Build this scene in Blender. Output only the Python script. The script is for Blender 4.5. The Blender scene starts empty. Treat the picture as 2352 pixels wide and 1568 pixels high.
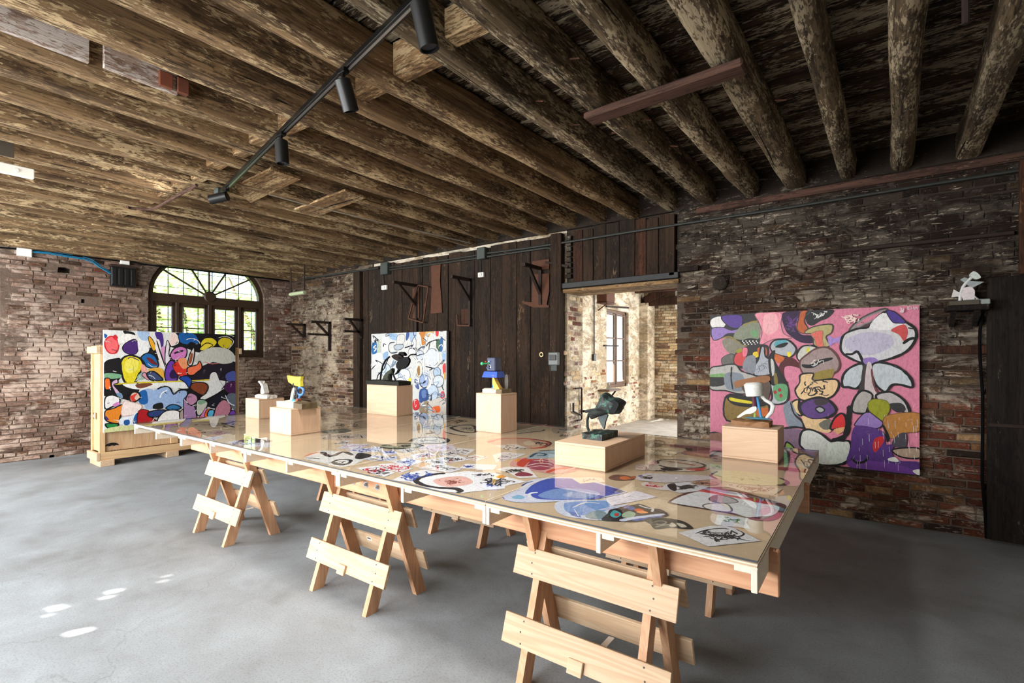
import bpy, bmesh, math, random
from mathutils import Vector, Matrix, noise
from mathutils.geometry import tessellate_polygon

SC = bpy.context.scene
COL = SC.collection
PI = math.pi

# ------------------------------------------------------------------ camera
CF, CT, CHY, CCX, CH = 1130.0, 0.630, 820.5, 1176.0, 1.6      # focal length (px), heading, horizon row, centre, eye height
cam_d = bpy.data.cameras.new('camera')
cam = bpy.data.objects.new('camera', cam_d)
COL.objects.link(cam)
cam_d.sensor_width = 36.0
cam_d.lens = CF * 36.0 / 2352.0
cam_d.shift_y = (CHY - 784.0) / 2352.0
cam_d.clip_start = 0.05
cam_d.clip_end = 300
cam.location = (0, 0, CH)
cam.rotation_euler = (PI / 2, 0, CT)
SC.camera = cam

# ------------------------------------------------------------------ sky, sun, daylight at the openings, exposure
world = bpy.data.worlds.new('world')
SC.world = world
world.use_nodes = True
wn = world.node_tree.nodes
wn['Background'].inputs['Color'].default_value = (0.62, 0.78, 1.0, 1)
wn['Background'].inputs['Strength'].default_value = 5.0

SUN_DIR = Vector((0.40, 1.3, -1.0)).normalized()
sd = bpy.data.lights.new('sun', 'SUN')
sd.energy = 40.0
sd.angle = 0.009
sd.color = (1.0, 0.95, 0.86)
sun = bpy.data.objects.new('sun', sd)
COL.objects.link(sun)
sun.rotation_euler = SUN_DIR.to_track_quat('-Z', 'Y').to_euler()
sun.location = (-6, -14, 18)

def daylight(name, loc, sx, sz, direction, power, color):
    """sky light falling in through one opening, a lamp as large as that opening and standing in it"""
    d = bpy.data.lights.new(name, 'AREA')
    d.shape = 'RECTANGLE'
    d.size = sx
    d.size_y = sz
    d.energy = power
    d.color = color
    o = bpy.data.objects.new(name, d)
    COL.objects.link(o)
    o.location = loc
    o.rotation_euler = Vector(direction).to_track_quat('-Z', 'Y').to_euler()
    return o

OPENINGS = [(-9.6, -7.4), (-6.4, -4.3), (-3.6, -1.5)]          # openings of the front wall, behind the camera
SKYC = (0.97, 0.985, 1.0)
daylight('daylight_far', (-8.5, -2.55, 2.0), 2.2, 2.4, (0, 1, -0.30), 620, SKYC)
daylight('daylight_middle', (-5.35, -2.55, 2.0), 2.1, 2.4, (0, 1, -0.30), 310, SKYC)
daylight('daylight_near', (-2.55, -2.55, 2.0), 2.1, 2.4, (0, 1, -0.30), 280, SKYC)
daylight('fill_annex_end', (-2.2, 12.9, 2.0), 2.0, 2.2, (0, -1, -0.1), 220, (1.0, 0.97, 0.92))  # added lamp brightening the room beyond, in an opening made for it
daylight('fill_annex_side', (2.1, 8.3, 1.95), 2.2, 2.0, (-1, 0.25, -0.05), 330, (1.0, 0.98, 0.95))  # added to brighten the far room's end wall and door reveal

SC.view_settings.view_transform = 'Standard'
SC.view_settings.look = 'None'
SC.view_settings.gamma = 1.0
SC.view_settings.use_curve_mapping = False
SC.view_settings.exposure = 0.13
try:
    SC.cycles.use_denoising = True
    SC.cycles.max_bounces = 10
    SC.cycles.diffuse_bounces = 6
    SC.cycles.transparent_max_bounces = 12
    SC.cycles.sample_clamp_indirect = 6.0
    SC.cycles.caustics_reflective = False
    SC.cycles.caustics_refractive = False
except Exception:
    pass

# ------------------------------------------------------------------ pixel of the photograph -> point on a plane of the room
_cs, _cc = math.sin(CT), math.cos(CT)
def ray(u, v):
    r = (u - CCX) / CF
    return Vector((r * _cc - _cs, r * _cs + _cc, -(v - CHY) / CF))
def at_z(u, v, z):
    d = ray(u, v)
    return Vector((0, 0, CH)) + d * ((z - CH) / d.z)
def at_y(u, v, y):
    d = ray(u, v)
    return Vector((0, 0, CH)) + d * (y / d.y)
def at_x(u, v, x):
    d = ray(u, v)
    return Vector((0, 0, CH)) + d * (x / d.x)
YW = 5.94                                   # room face of the right-hand wall
BW0, BW1 = Vector((-10.6, 1.4, 0)), Vector((-10.4, 5.94, 0))
BDIR = (BW1 - BW0).normalized()
BNRM = Vector((BDIR.y, -BDIR.x, 0))         # back wall, facing the room
def at_back(u, v, off=0.0):
    d = ray(u, v)
    o = Vector((0, 0, CH))
    p = BW0 + BNRM * off
    return o + d * ((p - o).dot(BNRM) / d.dot(BNRM))

# ------------------------------------------------------------------ helpers
def lin(c):
    out = []
    for k in c[:3]:
        k = k / 255.0
        out.append(k / 12.92 if k <= 0.04045 else ((k + 0.055) / 1.055) ** 2.4)
    return (out[0], out[1], out[2], 1.0)

def tag(o, label=None, cat=None, group=None, kind=None):
    if label: o['label'] = label
    if cat: o['category'] = cat
    if group: o['group'] = group
    if kind: o['kind'] = kind
    return o

def empty(name, loc, rz=0.0, label=None, cat=None, group=None, kind=None):
    o = bpy.data.objects.new(name, None)
    o.empty_display_size = 0.1
    o.location = loc
    o.rotation_euler = (0, 0, rz)
    COL.objects.link(o)
    return tag(o, label, cat, group, kind)

def rotz(a): return Matrix.Rotation(a, 4, 'Z')
def rotx(a): return Matrix.Rotation(a, 4, 'X')
def roty(a): return Matrix.Rotation(a, 4, 'Y')
def tr(v): return Matrix.Translation(Vector(v))

def frame_to(p, q, up=(0, 0, 1)):
    """matrix whose x axis runs p -> q, origin in the middle"""
    p = Vector(p); q = Vector(q)
    x = (q - p).normalized()
    up = Vector(up)
    if abs(x.dot(up)) > 0.98: up = Vector((0, 1, 0))
    y = up.cross(x).normalized()
    z = x.cross(y)
    m = Matrix((x, y, z)).transposed().to_4x4()
    m.translation = (p + q) / 2
    return m

class MB:
    def __init__(self):
        self.v = []; self.f = []; self.c = []; self.m = []; self.cur = None; self.mi = 0; self.smooth = False
    def add(self, vs, fs, mat=None):
        b = len(self.v)
        for p in vs:
            p = Vector(p)
            if mat is not None: p = mat @ p
            self.v.append(p)
        for f in fs:
            self.f.append(tuple(b + i for i in f)); self.m.append(self.mi); self.c.append(self.cur)
        return self
    def box(self, ctr, size, mat=None, ch=0.0):
        x, y, z = ctr; a, b, c = size[0] / 2, size[1] / 2, size[2] / 2
        if ch <= 0 or ch * 2.2 > min(size):
            vs = [(x - a, y - b, z - c), (x + a, y - b, z - c), (x + a, y + b, z - c), (x - a, y + b, z - c),
                  (x - a, y - b, z + c), (x + a, y - b, z + c), (x + a, y + b, z + c), (x - a, y + b, z + c)]
            fs = [(0, 3, 2, 1), (4, 5, 6, 7), (0, 1, 5, 4), (1, 2, 6, 5), (2, 3, 7, 6), (3, 0, 4, 7)]
            return self.add(vs, fs, mat)
        vs = []; idx = {}
        for sx in (-1, 1):
            for sy in (-1, 1):
                for sz in (-1, 1):
                    for ax in range(3):
                        p = [a - ch, b - ch, c - ch]
                        p[ax] = (a, b, c)[ax]
                        idx[(sx, sy, sz, ax)] = len(vs)
                        vs.append((x + sx * p[0], y + sy * p[1], z + sz * p[2]))
        fs = []
        I = lambda sx, sy, sz, ax: idx[(sx, sy, sz, ax)]
        for s in (-1, 1):
            q = [I(s, -1, -1, 0), I(s, 1, -1, 0), I(s, 1, 1, 0), I(s, -1, 1, 0)]; fs.append(q if s > 0 else q[::-1])
            q = [I(-1, s, -1, 1), I(-1, s, 1, 1), I(1, s, 1, 1), I(1, s, -1, 1)]; fs.append(q if s > 0 else q[::-1])
            q = [I(-1, -1, s, 2), I(1, -1, s, 2), I(1, 1, s, 2), I(-1, 1, s, 2)]; fs.append(q if s > 0 else q[::-1])
        for s1 in (-1, 1):
            for s2 in (-1, 1):
                q = [I(s1, s2, -1, 0), I(s1, s2, 1, 0), I(s1, s2, 1, 1), I(s1, s2, -1, 1)]; fs.append(q if s1 * s2 < 0 else q[::-1])
                q = [I(s1, -1, s2, 0), I(s1, 1, s2, 0), I(s1, 1, s2, 2), I(s1, -1, s2, 2)]; fs.append(q if s1 * s2 > 0 else q[::-1])
                q = [I(-1, s1, s2, 1), I(1, s1, s2, 1), I(1, s1, s2, 2), I(-1, s1, s2, 2)]; fs.append(q if s1 * s2 < 0 else q[::-1])
        for sx in (-1, 1):
            for sy in (-1, 1):
                for sz in (-1, 1):
                    q = [I(sx, sy, sz, 0), I(sx, sy, sz, 1), I(sx, sy, sz, 2)]
                    fs.append(q if sx * sy * sz > 0 else q[::-1])
        return self.add(vs, fs, mat)
    def bar(self, p, q, w, h, up=(0, 0, 1), ch=0.0):
        p = Vector(p); q = Vector(q)
        return self.box((0, 0, 0), ((q - p).length, w, h), frame_to(p, q, up), ch)
    def tube(self, pts, rad, n=8, cap=True):
        pts = [Vector(p) for p in pts]
        rads = rad if isinstance(rad, (list, tuple)) else [rad] * len(pts)
        b = len(self.v); prev = None
        for i, p in enumerate(pts):
            t = (pts[min(i + 1, len(pts) - 1)] - pts[max(i - 1, 0)]).normalized()
            if prev is None:
                u = Vector((0, 0, 1)) if abs(t.z) < 0.9 else Vector((1, 0, 0))
                x = t.cross(u).normalized()
            else:
                x = (prev - t * prev.dot(t)).normalized()
            prev = x; y = t.cross(x)
            for k in range(n):
                a = 2 * PI * k / n
                self.v.append(p + (x * math.cos(a) + y * math.sin(a)) * rads[i])
        for i in range(len(pts) - 1):
            for k in range(n):
                k2 = (k + 1) % n
                self.f.append((b + i * n + k, b + i * n + k2, b + (i + 1) * n + k2, b + (i + 1) * n + k)); self.m.append(self.mi); self.c.append(self.cur)
        if cap:
            self.f.append(tuple(b + k for k in range(n))[::-1]); self.m.append(self.mi); self.c.append(self.cur)
            e = b + (len(pts) - 1) * n
            self.f.append(tuple(e + k for k in range(n))); self.m.append(self.mi); self.c.append(self.cur)
        return self
    def prism(self, poly, t0, t1, mat=None):
        """poly in local xy extruded along z from t0 to t1"""
        n = len(poly)
        tri = tessellate_polygon([[Vector((p[0], p[1], 0)) for p in poly]])
        vs = [(p[0], p[1], t0) for p in poly] + [(p[0], p[1], t1) for p in poly]
        area = sum(poly[i][0] * poly[(i + 1) % n][1] - poly[(i + 1) % n][0] * poly[i][1] for i in range(n))
        fs = []
        for t in tri:
            a, b, c = [Vector((poly[i][0], poly[i][1])) for i in t]
            if (b.x - a.x) * (c.y - a.y) - (c.x - a.x) * (b.y - a.y) < 0: t = (t[0], t[2], t[1])
            fs.append((t[2], t[1], t[0])); fs.append((t[0] + n, t[1] + n, t[2] + n))
        for i in range(n):
            j = (i + 1) % n
            q = (i, j, j + n, i + n)
            fs.append(q if area > 0 else q[::-1])
        return self.add(vs, fs, mat)
    def lathe(self, prof, mat=None, n=20):
        vs = []; fs = []
        for r, z in prof:
            for k in range(n):
                a = 2 * PI * k / n
                vs.append((r * math.cos(a), r * math.sin(a), z))
        for i in range(len(prof) - 1):
            for k in range(n):
                k2 = (k + 1) % n
                fs.append((i * n + k, i * n + k2, (i + 1) * n + k2, (i + 1) * n + k))
        fs.append(tuple(range(n))[::-1])
        e = (len(prof) - 1) * n
        fs.append(tuple(e + k for k in range(n)))
        return self.add(vs, fs, mat)
    def mesh(self, name):
        me = bpy.data.meshes.new(name)
        me.from_pydata([tuple(p) for p in self.v], [], self.f)
        if any(c is not None for c in self.c):
            at = me.color_attributes.new('paint', 'FLOAT_COLOR', 'CORNER')
            k = 0
            data = []
            for fi, f in enumerate(self.f):
                col = self.c[fi] or (0.5, 0.5, 0.5, 1)
                data.extend(list(col) * len(f))
            at.data.foreach_set('color', data)
        if self.smooth:
            me.polygons.foreach_set('use_smooth', [True] * len(me.polygons))
        me.update()
        return me
    def build(self, name, mats, parent=None, loc=None, smooth=False, angle=None):
        me = self.mesh(name)
        if not isinstance(mats, (list, tuple)): mats = [mats]
        for m in mats: me.materials.append(m)
        if len(mats) > 1: me.polygons.foreach_set('material_index', self.m)
        if smooth:
            if angle is None: me.polygons.foreach_set('use_smooth', [True] * len(me.polygons))
            else:
                me.polygons.foreach_set('use_smooth', [True] * len(me.polygons))
                me.set_sharp_from_angle(angle=angle)
        o = bpy.data.objects.new(name, me)
        COL.objects.link(o)
        if parent is not None: o.parent = parent
        if loc is not None: o.location = loc
        return o

def copy_tree(o, parent=None):
    c = o.copy(); COL.objects.link(c); c.parent = parent
    for ch in list(o.children): copy_tree(ch, c)
    return c

def spline(pts, closed=True, n=4):
    """Catmull-Rom through 2D points"""
    out = []; N = len(pts)
    if N < 3: return list(pts)
    rng = range(N) if closed else range(N - 1)
    for i in rng:
        if closed: p0, p1, p2, p3 = pts[(i - 1) % N], pts[i], pts[(i + 1) % N], pts[(i + 2) % N]
        else: p0, p1, p2, p3 = pts[max(i - 1, 0)], pts[i], pts[i + 1], pts[min(i + 2, N - 1)]
        for k in range(n):
            t = k / n
            out.append(tuple(0.5 * ((2 * p1[a]) + (-p0[a] + p2[a]) * t + (2 * p0[a] - 5 * p1[a] + 4 * p2[a] - p3[a]) * t * t + (-p0[a] + 3 * p1[a] - 3 * p2[a] + p3[a]) * t ** 3) for a in (0, 1)))
    if not closed: out.append(tuple(pts[-1][:2]))
    return out
# ------------------------------------------------------------------ materials
MATS = {}
def new_mat(name):
    m = bpy.data.materials.new(name); m.use_nodes = True
    MATS[name] = m
    nt = m.node_tree
    return m, nt, nt.nodes['Principled BSDF']
class NT:
    """small node builder"""
    def __init__(self, nt): self.nt = nt
    def n(self, t, **kw):
        nd = self.nt.nodes.new(t)
        for k, v in kw.items():
            if k in nd.inputs: nd.inputs[k].default_value = v
            else: setattr(nd, k, v)
        return nd
    def l(self, a, b): self.nt.links.new(a, b)
    def mapping(self, src, scale, rot=(0, 0, 0)):
        mp = self.n('ShaderNodeMapping'); mp.inputs['Scale'].default_value = scale; mp.inputs['Rotation'].default_value = rot
        self.l(src, mp.inputs['Vector']); return mp.outputs[0]
    def noise(self, vec, scale, detail=4.0, rough=0.6, dist=0.0):
        t = self.n('ShaderNodeTexNoise'); t.inputs['Scale'].default_value = scale; t.inputs['Detail'].default_value = detail
        t.inputs['Roughness'].default_value = rough; t.inputs['Distortion'].default_value = dist
        self.l(vec, t.inputs['Vector']); return t.outputs['Fac']
    def ramp(self, fac, stops, mode='LINEAR'):
        r = self.n('ShaderNodeValToRGB'); r.color_ramp.interpolation = mode
        e = r.color_ramp.elements
        while len(e) > len(stops): e.remove(e[-1])
        while len(e) < len(stops): e.new(0.5)
        for i, (p, c) in enumerate(stops):
            e[i].position = p
            e[i].color = (c, c, c, 1) if isinstance(c, (int, float)) else c
        self.l(fac, r.inputs[0]); return r.outputs[0]
    def mix(self, fac, a, b, mode='MIX'):
        m = self.n('ShaderNodeMix', data_type='RGBA', blend_type=mode)
        for s, i in ((fac, 0), (a, 6), (b, 7)):
            if hasattr(s, 'is_linked') or hasattr(s, 'links'): self.l(s, m.inputs[i])
            else: m.inputs[i].default_value = s
        return m.outputs[2]
    def math(self, op, a, b=0.0, clamp=False):
        m = self.n('ShaderNodeMath', operation=op); m.use_clamp = clamp
        for s, i in ((a, 0), (b, 1)):
            if hasattr(s, 'links'): self.l(s, m.inputs[i])
            else: m.inputs[i].default_value = s
        return m.outputs[0]
    def bump(self, h, strength, dist, bsdf, prev=None):
        b = self.n('ShaderNodeBump'); b.inputs['Strength'].default_value = strength; b.inputs['Distance'].default_value = dist
        self.l(h, b.inputs['Height'])
        if prev is not None: self.l(prev, b.inputs['Normal'])
        if bsdf is not None: self.l(b.outputs[0], bsdf.inputs['Normal'])
        return b.outputs[0]
    def pos(self): return self.n('ShaderNodeNewGeometry').outputs['Position']
    def obj(self): return self.n('ShaderNodeTexCoord').outputs['Object']
    def rnd(self): return self.n('ShaderNodeObjectInfo').outputs['Random']
    def sep(self, v):
        s = self.n('ShaderNodeSeparateXYZ'); self.l(v, s.inputs[0]); return s.outputs
    def attr(self, name): return self.n('ShaderNodeAttribute', attribute_name=name).outputs['Color']
    def maprange(self, v, a, b, c=0.0, d=1.0):
        m = self.n('ShaderNodeMapRange'); m.inputs[1].default_value = a; m.inputs[2].default_value = b; m.inputs[3].default_value = c; m.inputs[4].default_value = d
        self.l(v, m.inputs[0]); return m.outputs[0]

def plain(name, rgb, rough=0.6, metal=0.0, spec=0.5, nvar=0.0, scale=20.0, bump=0.0):
    m, nt, b = new_mat(name); N = NT(nt)
    b.inputs['Roughness'].default_value = rough; b.inputs['Metallic'].default_value = metal
    b.inputs['Specular IOR Level'].default_value = spec
    c = lin(rgb)
    f = N.noise(N.obj(), scale, 5.0, 0.65)
    lo = tuple(k * (1 - nvar) for k in c[:3]) + (1,); hi = tuple(min(1, k * (1 + nvar)) for k in c[:3]) + (1,)
    N.l(N.ramp(f, [(0.3, lo), (0.7, hi)]), b.inputs['Base Color'])
    if bump: N.bump(f, bump, 0.01, b)
    return m

def wood(name, light, dark, axis=0, rough=0.6, grain=1.0, rings=0.5, bump=0.15, objvar=0.12):
    """sawn clean timber or plywood with the grain along a local axis"""
    m, nt, b = new_mat(name); N = NT(nt)
    v = N.obj()
    rnd = N.rnd()
    off = N.n('ShaderNodeCombineXYZ')
    for i in range(3): N.l(N.math('MULTIPLY', rnd, 13.0 + 7 * i), off.inputs[i])
    va = N.n('ShaderNodeVectorMath', operation='ADD'); N.l(v, va.inputs[0]); N.l(off.outputs[0], va.inputs[1])
    sc = [9.0, 9.0, 9.0]; sc[axis] = 0.8
    fine = [90.0, 90.0, 90.0]; fine[axis] = 3.0
    n1 = N.noise(N.mapping(va.outputs[0], sc), 1.0, 3.0, 0.5, 0.9)
    w = N.math('SINE', N.math('MULTIPLY', n1, 40.0))
    w = N.maprange(w, -1, 1)
    n2 = N.noise(N.mapping(va.outputs[0], fine), 1.0, 3.0, 0.6)
    f = N.math('ADD', N.math('MULTIPLY', w, rings), N.math('MULTIPLY', n2, grain), True)
    col = N.ramp(f, [(0.15, lin(light)), (0.95, lin(dark))])
    val = N.maprange(rnd, 0, 1, 1 - objvar, 1 + objvar)
    hs = N.n('ShaderNodeHueSaturation'); N.l(val, hs.inputs['Value']); N.l(col, hs.inputs['Color'])
    N.l(hs.outputs[0], b.inputs['Base Color'])
    b.inputs['Roughness'].default_value = rough
    b.inputs['Specular IOR Level'].default_value = 0.3
    N.bump(f, bump, 0.002, b)
    return m

def old_timber(name, base, dark, flake, axis, flake_amt=0.5, soot=0.0, warm=None):
    """worn beams and boards: brown timber, black cracks, flakes of old limewash stretched along the grain"""
    m, nt, b = new_mat(name); N = NT(nt)
    p = N.pos(); rnd = N.rnd()
    off = N.n('ShaderNodeCombineXYZ')
    for i in range(3): N.l(N.math('MULTIPLY', rnd, 31.0 + 11 * i), off.inputs[i])
    va = N.n('ShaderNodeVectorMath', operation='ADD'); N.l(p, va.inputs[0]); N.l(off.outputs[0], va.inputs[1])
    v = va.outputs[0]
    def st(k, cross): s = [cross] * 3; s[axis] = k; return s
    g = N.noise(N.mapping(v, st(0.55, 13.0)), 1.0, 6.0, 0.68, 0.5)
    fine = N.noise(N.mapping(v, st(2.2, 70.0)), 1.0, 4.0, 0.65, 0.3)
    big = N.noise(N.mapping(v, st(1.8, 7.0)), 1.0, 4.0, 0.6)
    col = N.ramp(g, [(0.30, lin(dark)), (0.47, lin(base)), (0.64, lin(warm or base))])
    col = N.mix(N.ramp(fine, [(0.36, 0.6), (0.5, 0.0)]), col, lin(dark))
    # patches where limewash has survived, broken up into chips
    fl = N.noise(N.mapping(v, st(15.0, 64.0)), 1.0, 4.0, 0.65, 0.4)
    thr = N.math('ADD', N.math('MULTIPLY', fl, 0.55), N.math('MULTIPLY', big, 0.6))
    c0 = 0.72 - 0.20 * flake_amt
    fmask = N.ramp(thr, [(c0 - 0.015, 0.0), (c0 + 0.02, 0.85)])
    col = N.mix(fmask, col, lin(flake))
    # bare dark chips
    ch = N.noise(N.mapping(v, st(13.0, 60.0)), 1.0, 4.0, 0.6, 0.4)
    big2 = N.noise(N.mapping(v, st(1.1, 4.0)), 1.3, 3.0, 0.6)
    cmk = N.ramp(N.math('ADD', N.math('MULTIPLY', ch, 0.6), N.math('MULTIPLY', big2, 0.5)), [(0.58, 0.0), (0.62, 0.7)])
    col = N.mix(cmk, col, lin(dark))
    if soot > 0:
        s = N.noise(v, 0.8, 4.0, 0.6)
        sm = N.ramp(s, [(0.35, soot), (0.62, 0.0)])
        col = N.mix(sm, col, (0.012, 0.010, 0.008, 1))
    crack = N.noise(N.mapping(v, st(0.7, 38.0)), 1.0, 2.0, 0.5, 0.3)
    cm = N.ramp(crack, [(0.27, 1.0), (0.31, 0.0)])
    col = N.mix(cm, col, (0.006, 0.004, 0.003, 1))
    N.l(col, b.inputs['Base Color'])
    b.inputs['Roughness'].default_value = 0.85
    b.inputs['Specular IOR Level'].default_value = 0.2
    h = N.math('ADD', N.math('MULTIPLY', fine, 0.5), N.math('MULTIPLY', fmask, 0.25))
    h = N.math('SUBTRACT', N.math('ADD', h, N.math('MULTIPLY', g, 0.8)), cm)
    N.bump(h, 0.8, 0.012, b)
    return m

def masonry(name, mult, white, white_amt, soot_amt, soot_lo, soot_hi, hz=3.0, mortar=False, mcol=(120, 108, 96), pale_x=None):
    """old brick: each brick's own colour, limewash bloom, soot that gathers towards the top"""
    m, nt, b = new_mat(name); N = NT(nt)
    p = N.pos()
    if mortar:
        n0 = N.noise(p, 25.0, 6.0, 0.7)
        d = tuple(k * 0.55 for k in lin(mcol)[:3]) + (1,)
        col = N.ramp(n0, [(0.3, d), (0.75, lin(mcol))])
    else:
        a = N.attr('paint')
        hs = N.n('ShaderNodeHueSaturation'); N.l(a, hs.inputs['Color'])
        N.l(N.maprange(N.rnd(), 0, 1, mult * 0.75, mult * 1.25), hs.inputs['Value'])
        n0 = N.noise(p, 30.0, 6.0, 0.75)
        col = N.mix(N.ramp(n0, [(0.35, 0.6), (0.65, 0.0)]), hs.outputs[0], (0.02, 0.014, 0.01, 1))
    # limewash bloom
    w1 = N.noise(N.mapping(p, (3.0, 3.0, 6.0)), 1.0, 8.0, 0.78, 0.5)
    w2 = N.noise(N.mapping(p, (0.55, 0.55, 0.7)), 1.0, 3.0, 0.5)
    wt = N.math('ADD', w1, N.math('MULTIPLY', w2, 0.5))
    t0 = 0.92 - 0.22 * white_amt
    wm = N.ramp(wt, [(t0, 0.0), (t0 + 0.10, 0.8)])
    col = N.mix(wm, col, lin(white))
    fl = N.noise(N.mapping(p, (9.0, 9.0, 46.0)), 1.0, 6.0, 0.75, 0.5)
    fm = N.ramp(N.math('ADD', fl, N.math('MULTIPLY', w2, 0.25)), [(0.80 - 0.1 * white_amt, 0.0), (0.84 - 0.1 * white_amt, 0.85)])
    col = N.mix(fm, col, lin(white))
    # grime in drifts, darker eroded faces
    gr = N.noise(N.mapping(p, (2.2, 2.2, 5.5)), 1.0, 6.0, 0.7, 0.4)
    col = N.mix(N.ramp(gr, [(0.34, 0.55), (0.5, 0.0)]), col, (0.035, 0.026, 0.020, 1))
    # soot
    z = N.sep(p)
    sz = N.maprange(z[2], soot_lo, soot_hi)
    sn = N.noise(N.mapping(p, (0.7, 0.7, 0.9)), 1.0, 5.0, 0.65)
    sm = N.math('MULTIPLY', N.ramp(N.math('ADD', N.math('MULTIPLY', sz, 0.5), N.math('MULTIPLY', sn, 0.75)), [(0.42, 0.0), (0.78, 1.0)]), soot_amt, True)
    sm = N.math('MULTIPLY', sm, N.math('SUBTRACT', 1.0, N.math('MULTIPLY', fm, 0.8)))
    col = N.mix(sm, col, (0.014, 0.010, 0.008, 1))
    N.l(col, b.inputs['Base Color'])
    b.inputs['Roughness'].default_value = 0.9
    b.inputs['Specular IOR Level'].default_value = 0.15
    h = N.math('ADD', N.noise(p, 60.0, 6.0, 0.75), N.math('MULTIPLY', wm, 0.3))
    N.bump(h, 0.9, 0.012, b)
    return m

M_beam_l = old_timber('beam timber limewashed', (116, 92, 65), (54, 40, 28), (190, 165, 126), 1, 0.50, 0.0, (148, 120, 86))
M_beam_r = old_timber('beam timber sooty', (104, 88, 67), (36, 29, 22), (190, 173, 142), 1, 0.62, 0.45, (132, 114, 88))
M_board = old_timber('ceiling boards', (66, 52, 38), (22, 16, 12), (182, 170, 144), 0, 0.6, 0.35, (92, 74, 54))
M_block = old_timber('timber blocking', (132, 102, 70), (66, 48, 32), (190, 164, 124), 0, 0.6, 0.0, (158, 126, 88))
M_plank = old_timber('dark wall planks', (54, 40, 29), (27, 20, 15), (108, 86, 64), 2, 0.10, 0.5, (68, 49, 35))
M_plank_b = old_timber('dark wall planks greyer', (48, 37, 29), (25, 19, 15), (112, 92, 72), 2, 0.12, 0.5, (60, 45, 34))
M_plank_red = old_timber('reddish wall planks', (70, 44, 31), (30, 21, 15), (136, 98, 62), 2, 0.12, 0.4, (86, 54, 37))
M_darkdoor = old_timber('tarred door leaf', (34, 28, 24), (16, 13, 11), (90, 84, 74), 2, 0.02, 0.2, (44, 36, 30))
M_redboard = old_timber('red brown board', (78, 56, 46), (42, 30, 25), (120, 96, 82), 0, 0.1, 0.0, (92, 66, 55))

M_brick_r = masonry('brick right wall', 1.0, (214, 198, 176), 0.72, 0.86, 0.5, 3.4)
M_mort_r = masonry('mortar right wall', 1.0, (190, 174, 154), 0.5, 0.75, 0.6, 3.4, mortar=True, mcol=(128, 112, 98))
M_brick_c = masonry('brick corner wall', 1.1, (214, 196, 168), 0.7, 0.6, 0.9, 3.6)
M_mort_c = masonry('mortar corner wall', 1.0, (214, 198, 174), 0.6, 0.7, 0.9, 3.6, mortar=True, mcol=(176, 158, 136))
M_brick_b = masonry('brick back wall', 1.12, (200, 180, 164), 0.95, 0.35, 1.2, 4.6)
M_mort_b = masonry('mortar back wall', 1.0, (196, 174, 156), 0.7, 0.35, 1.2, 4.6, mortar=True, mcol=(130, 111, 97))  # joint tone kept dark, putting recess shade into the colour
M_brick_a = masonry('brick annex', 1.1, (240, 226, 204), 0.72, 0.1, 2.5, 5.0)
M_plaster_a = masonry('plaster annex', 1.0, (240, 228, 206), 1.0, 0.15, 2.5, 5.0, mortar=True, mcol=(196, 176, 146))
M_brick_j = masonry('brick jamb', 1.2, (232, 214, 198), 0.78, 0.0, 2.0, 5.0)
M_plaster_dark = masonry('sooty plaster', 1.0, (176, 162, 144), 0.30, 0.6, 1.0, 5.0, mortar=True, mcol=(66, 57, 49))
M_plaster_plain = plain('plain rendered wall', (214, 204, 190), 0.9, nvar=0.15, scale=3.0)

def concrete():
    m, nt, b = new_mat('concrete floor'); N = NT(nt)
    p = N.pos()
    big = N.noise(p, 0.55, 5.0, 0.6, 0.4)
    mid = N.noise(p, 3.0, 6.0, 0.65, 0.5)
    fine = N.noise(p, 90.0, 4.0, 0.7)
    f = N.math('ADD', N.math('MULTIPLY', big, 0.6), N.math('MULTIPLY', mid, 0.4))
    col = N.ramp(f, [(0.34, lin((114, 115, 115))), (0.5, lin((138, 142, 145))), (0.66, lin((154, 160, 164)))])
    col = N.mix(N.ramp(fine, [(0.36, 0.35), (0.5, 0.0)]), col, lin((84, 80, 76)))
    vo = N.n('ShaderNodeTexVoronoi', feature='DISTANCE_TO_EDGE'); vo.inputs['Scale'].default_value = 0.55
    wv = N.n('ShaderNodeVectorMath', operation='ADD'); N.l(p, wv.inputs[0])
    nz = N.n('ShaderNodeTexNoise'); nz.inputs['Scale'].default_value = 2.5; nz.inputs['Detail'].default_value = 5
    N.l(p, nz.inputs['Vector'])
    sc = N.n('ShaderNodeVectorMath', operation='SCALE'); N.l(nz.outputs['Color'], sc.inputs[0]); sc.inputs['Scale'].default_value = 0.5
    N.l(sc.outputs[0], wv.inputs[1]); N.l(wv.outputs[0], vo.inputs['Vector'])
    ck = N.ramp(vo.outputs['Distance'], [(0.0, 0.25), (0.002, 0.0)])
    ckm = N.math('MULTIPLY', ck, N.ramp(big, [(0.45, 0.0), (0.6, 1.0)]))
    col = N.mix(ckm, col, lin((70, 66, 62)))
    st = N.noise(p, 1.3, 4.0, 0.6)
    col = N.mix(N.ramp(st, [(0.60, 0.0), (0.75, 0.35)]), col, lin((88, 80, 72)))
    N.l(col, b.inputs['Base Color'])
    N.l(N.ramp(mid, [(0.3, 0.62), (0.7, 0.8)]), b.inputs['Roughness'])
    b.inputs['Specular IOR Level'].default_value = 0.35
    h = N.math('ADD', N.math('MULTIPLY', fine, 0.3), N.math('MULTIPLY', N.noise(p, 14.0, 4.0, 0.6), 0.7))
    N.bump(h, 0.35, 0.006, b)
    return m
M_floor = concrete()

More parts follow.
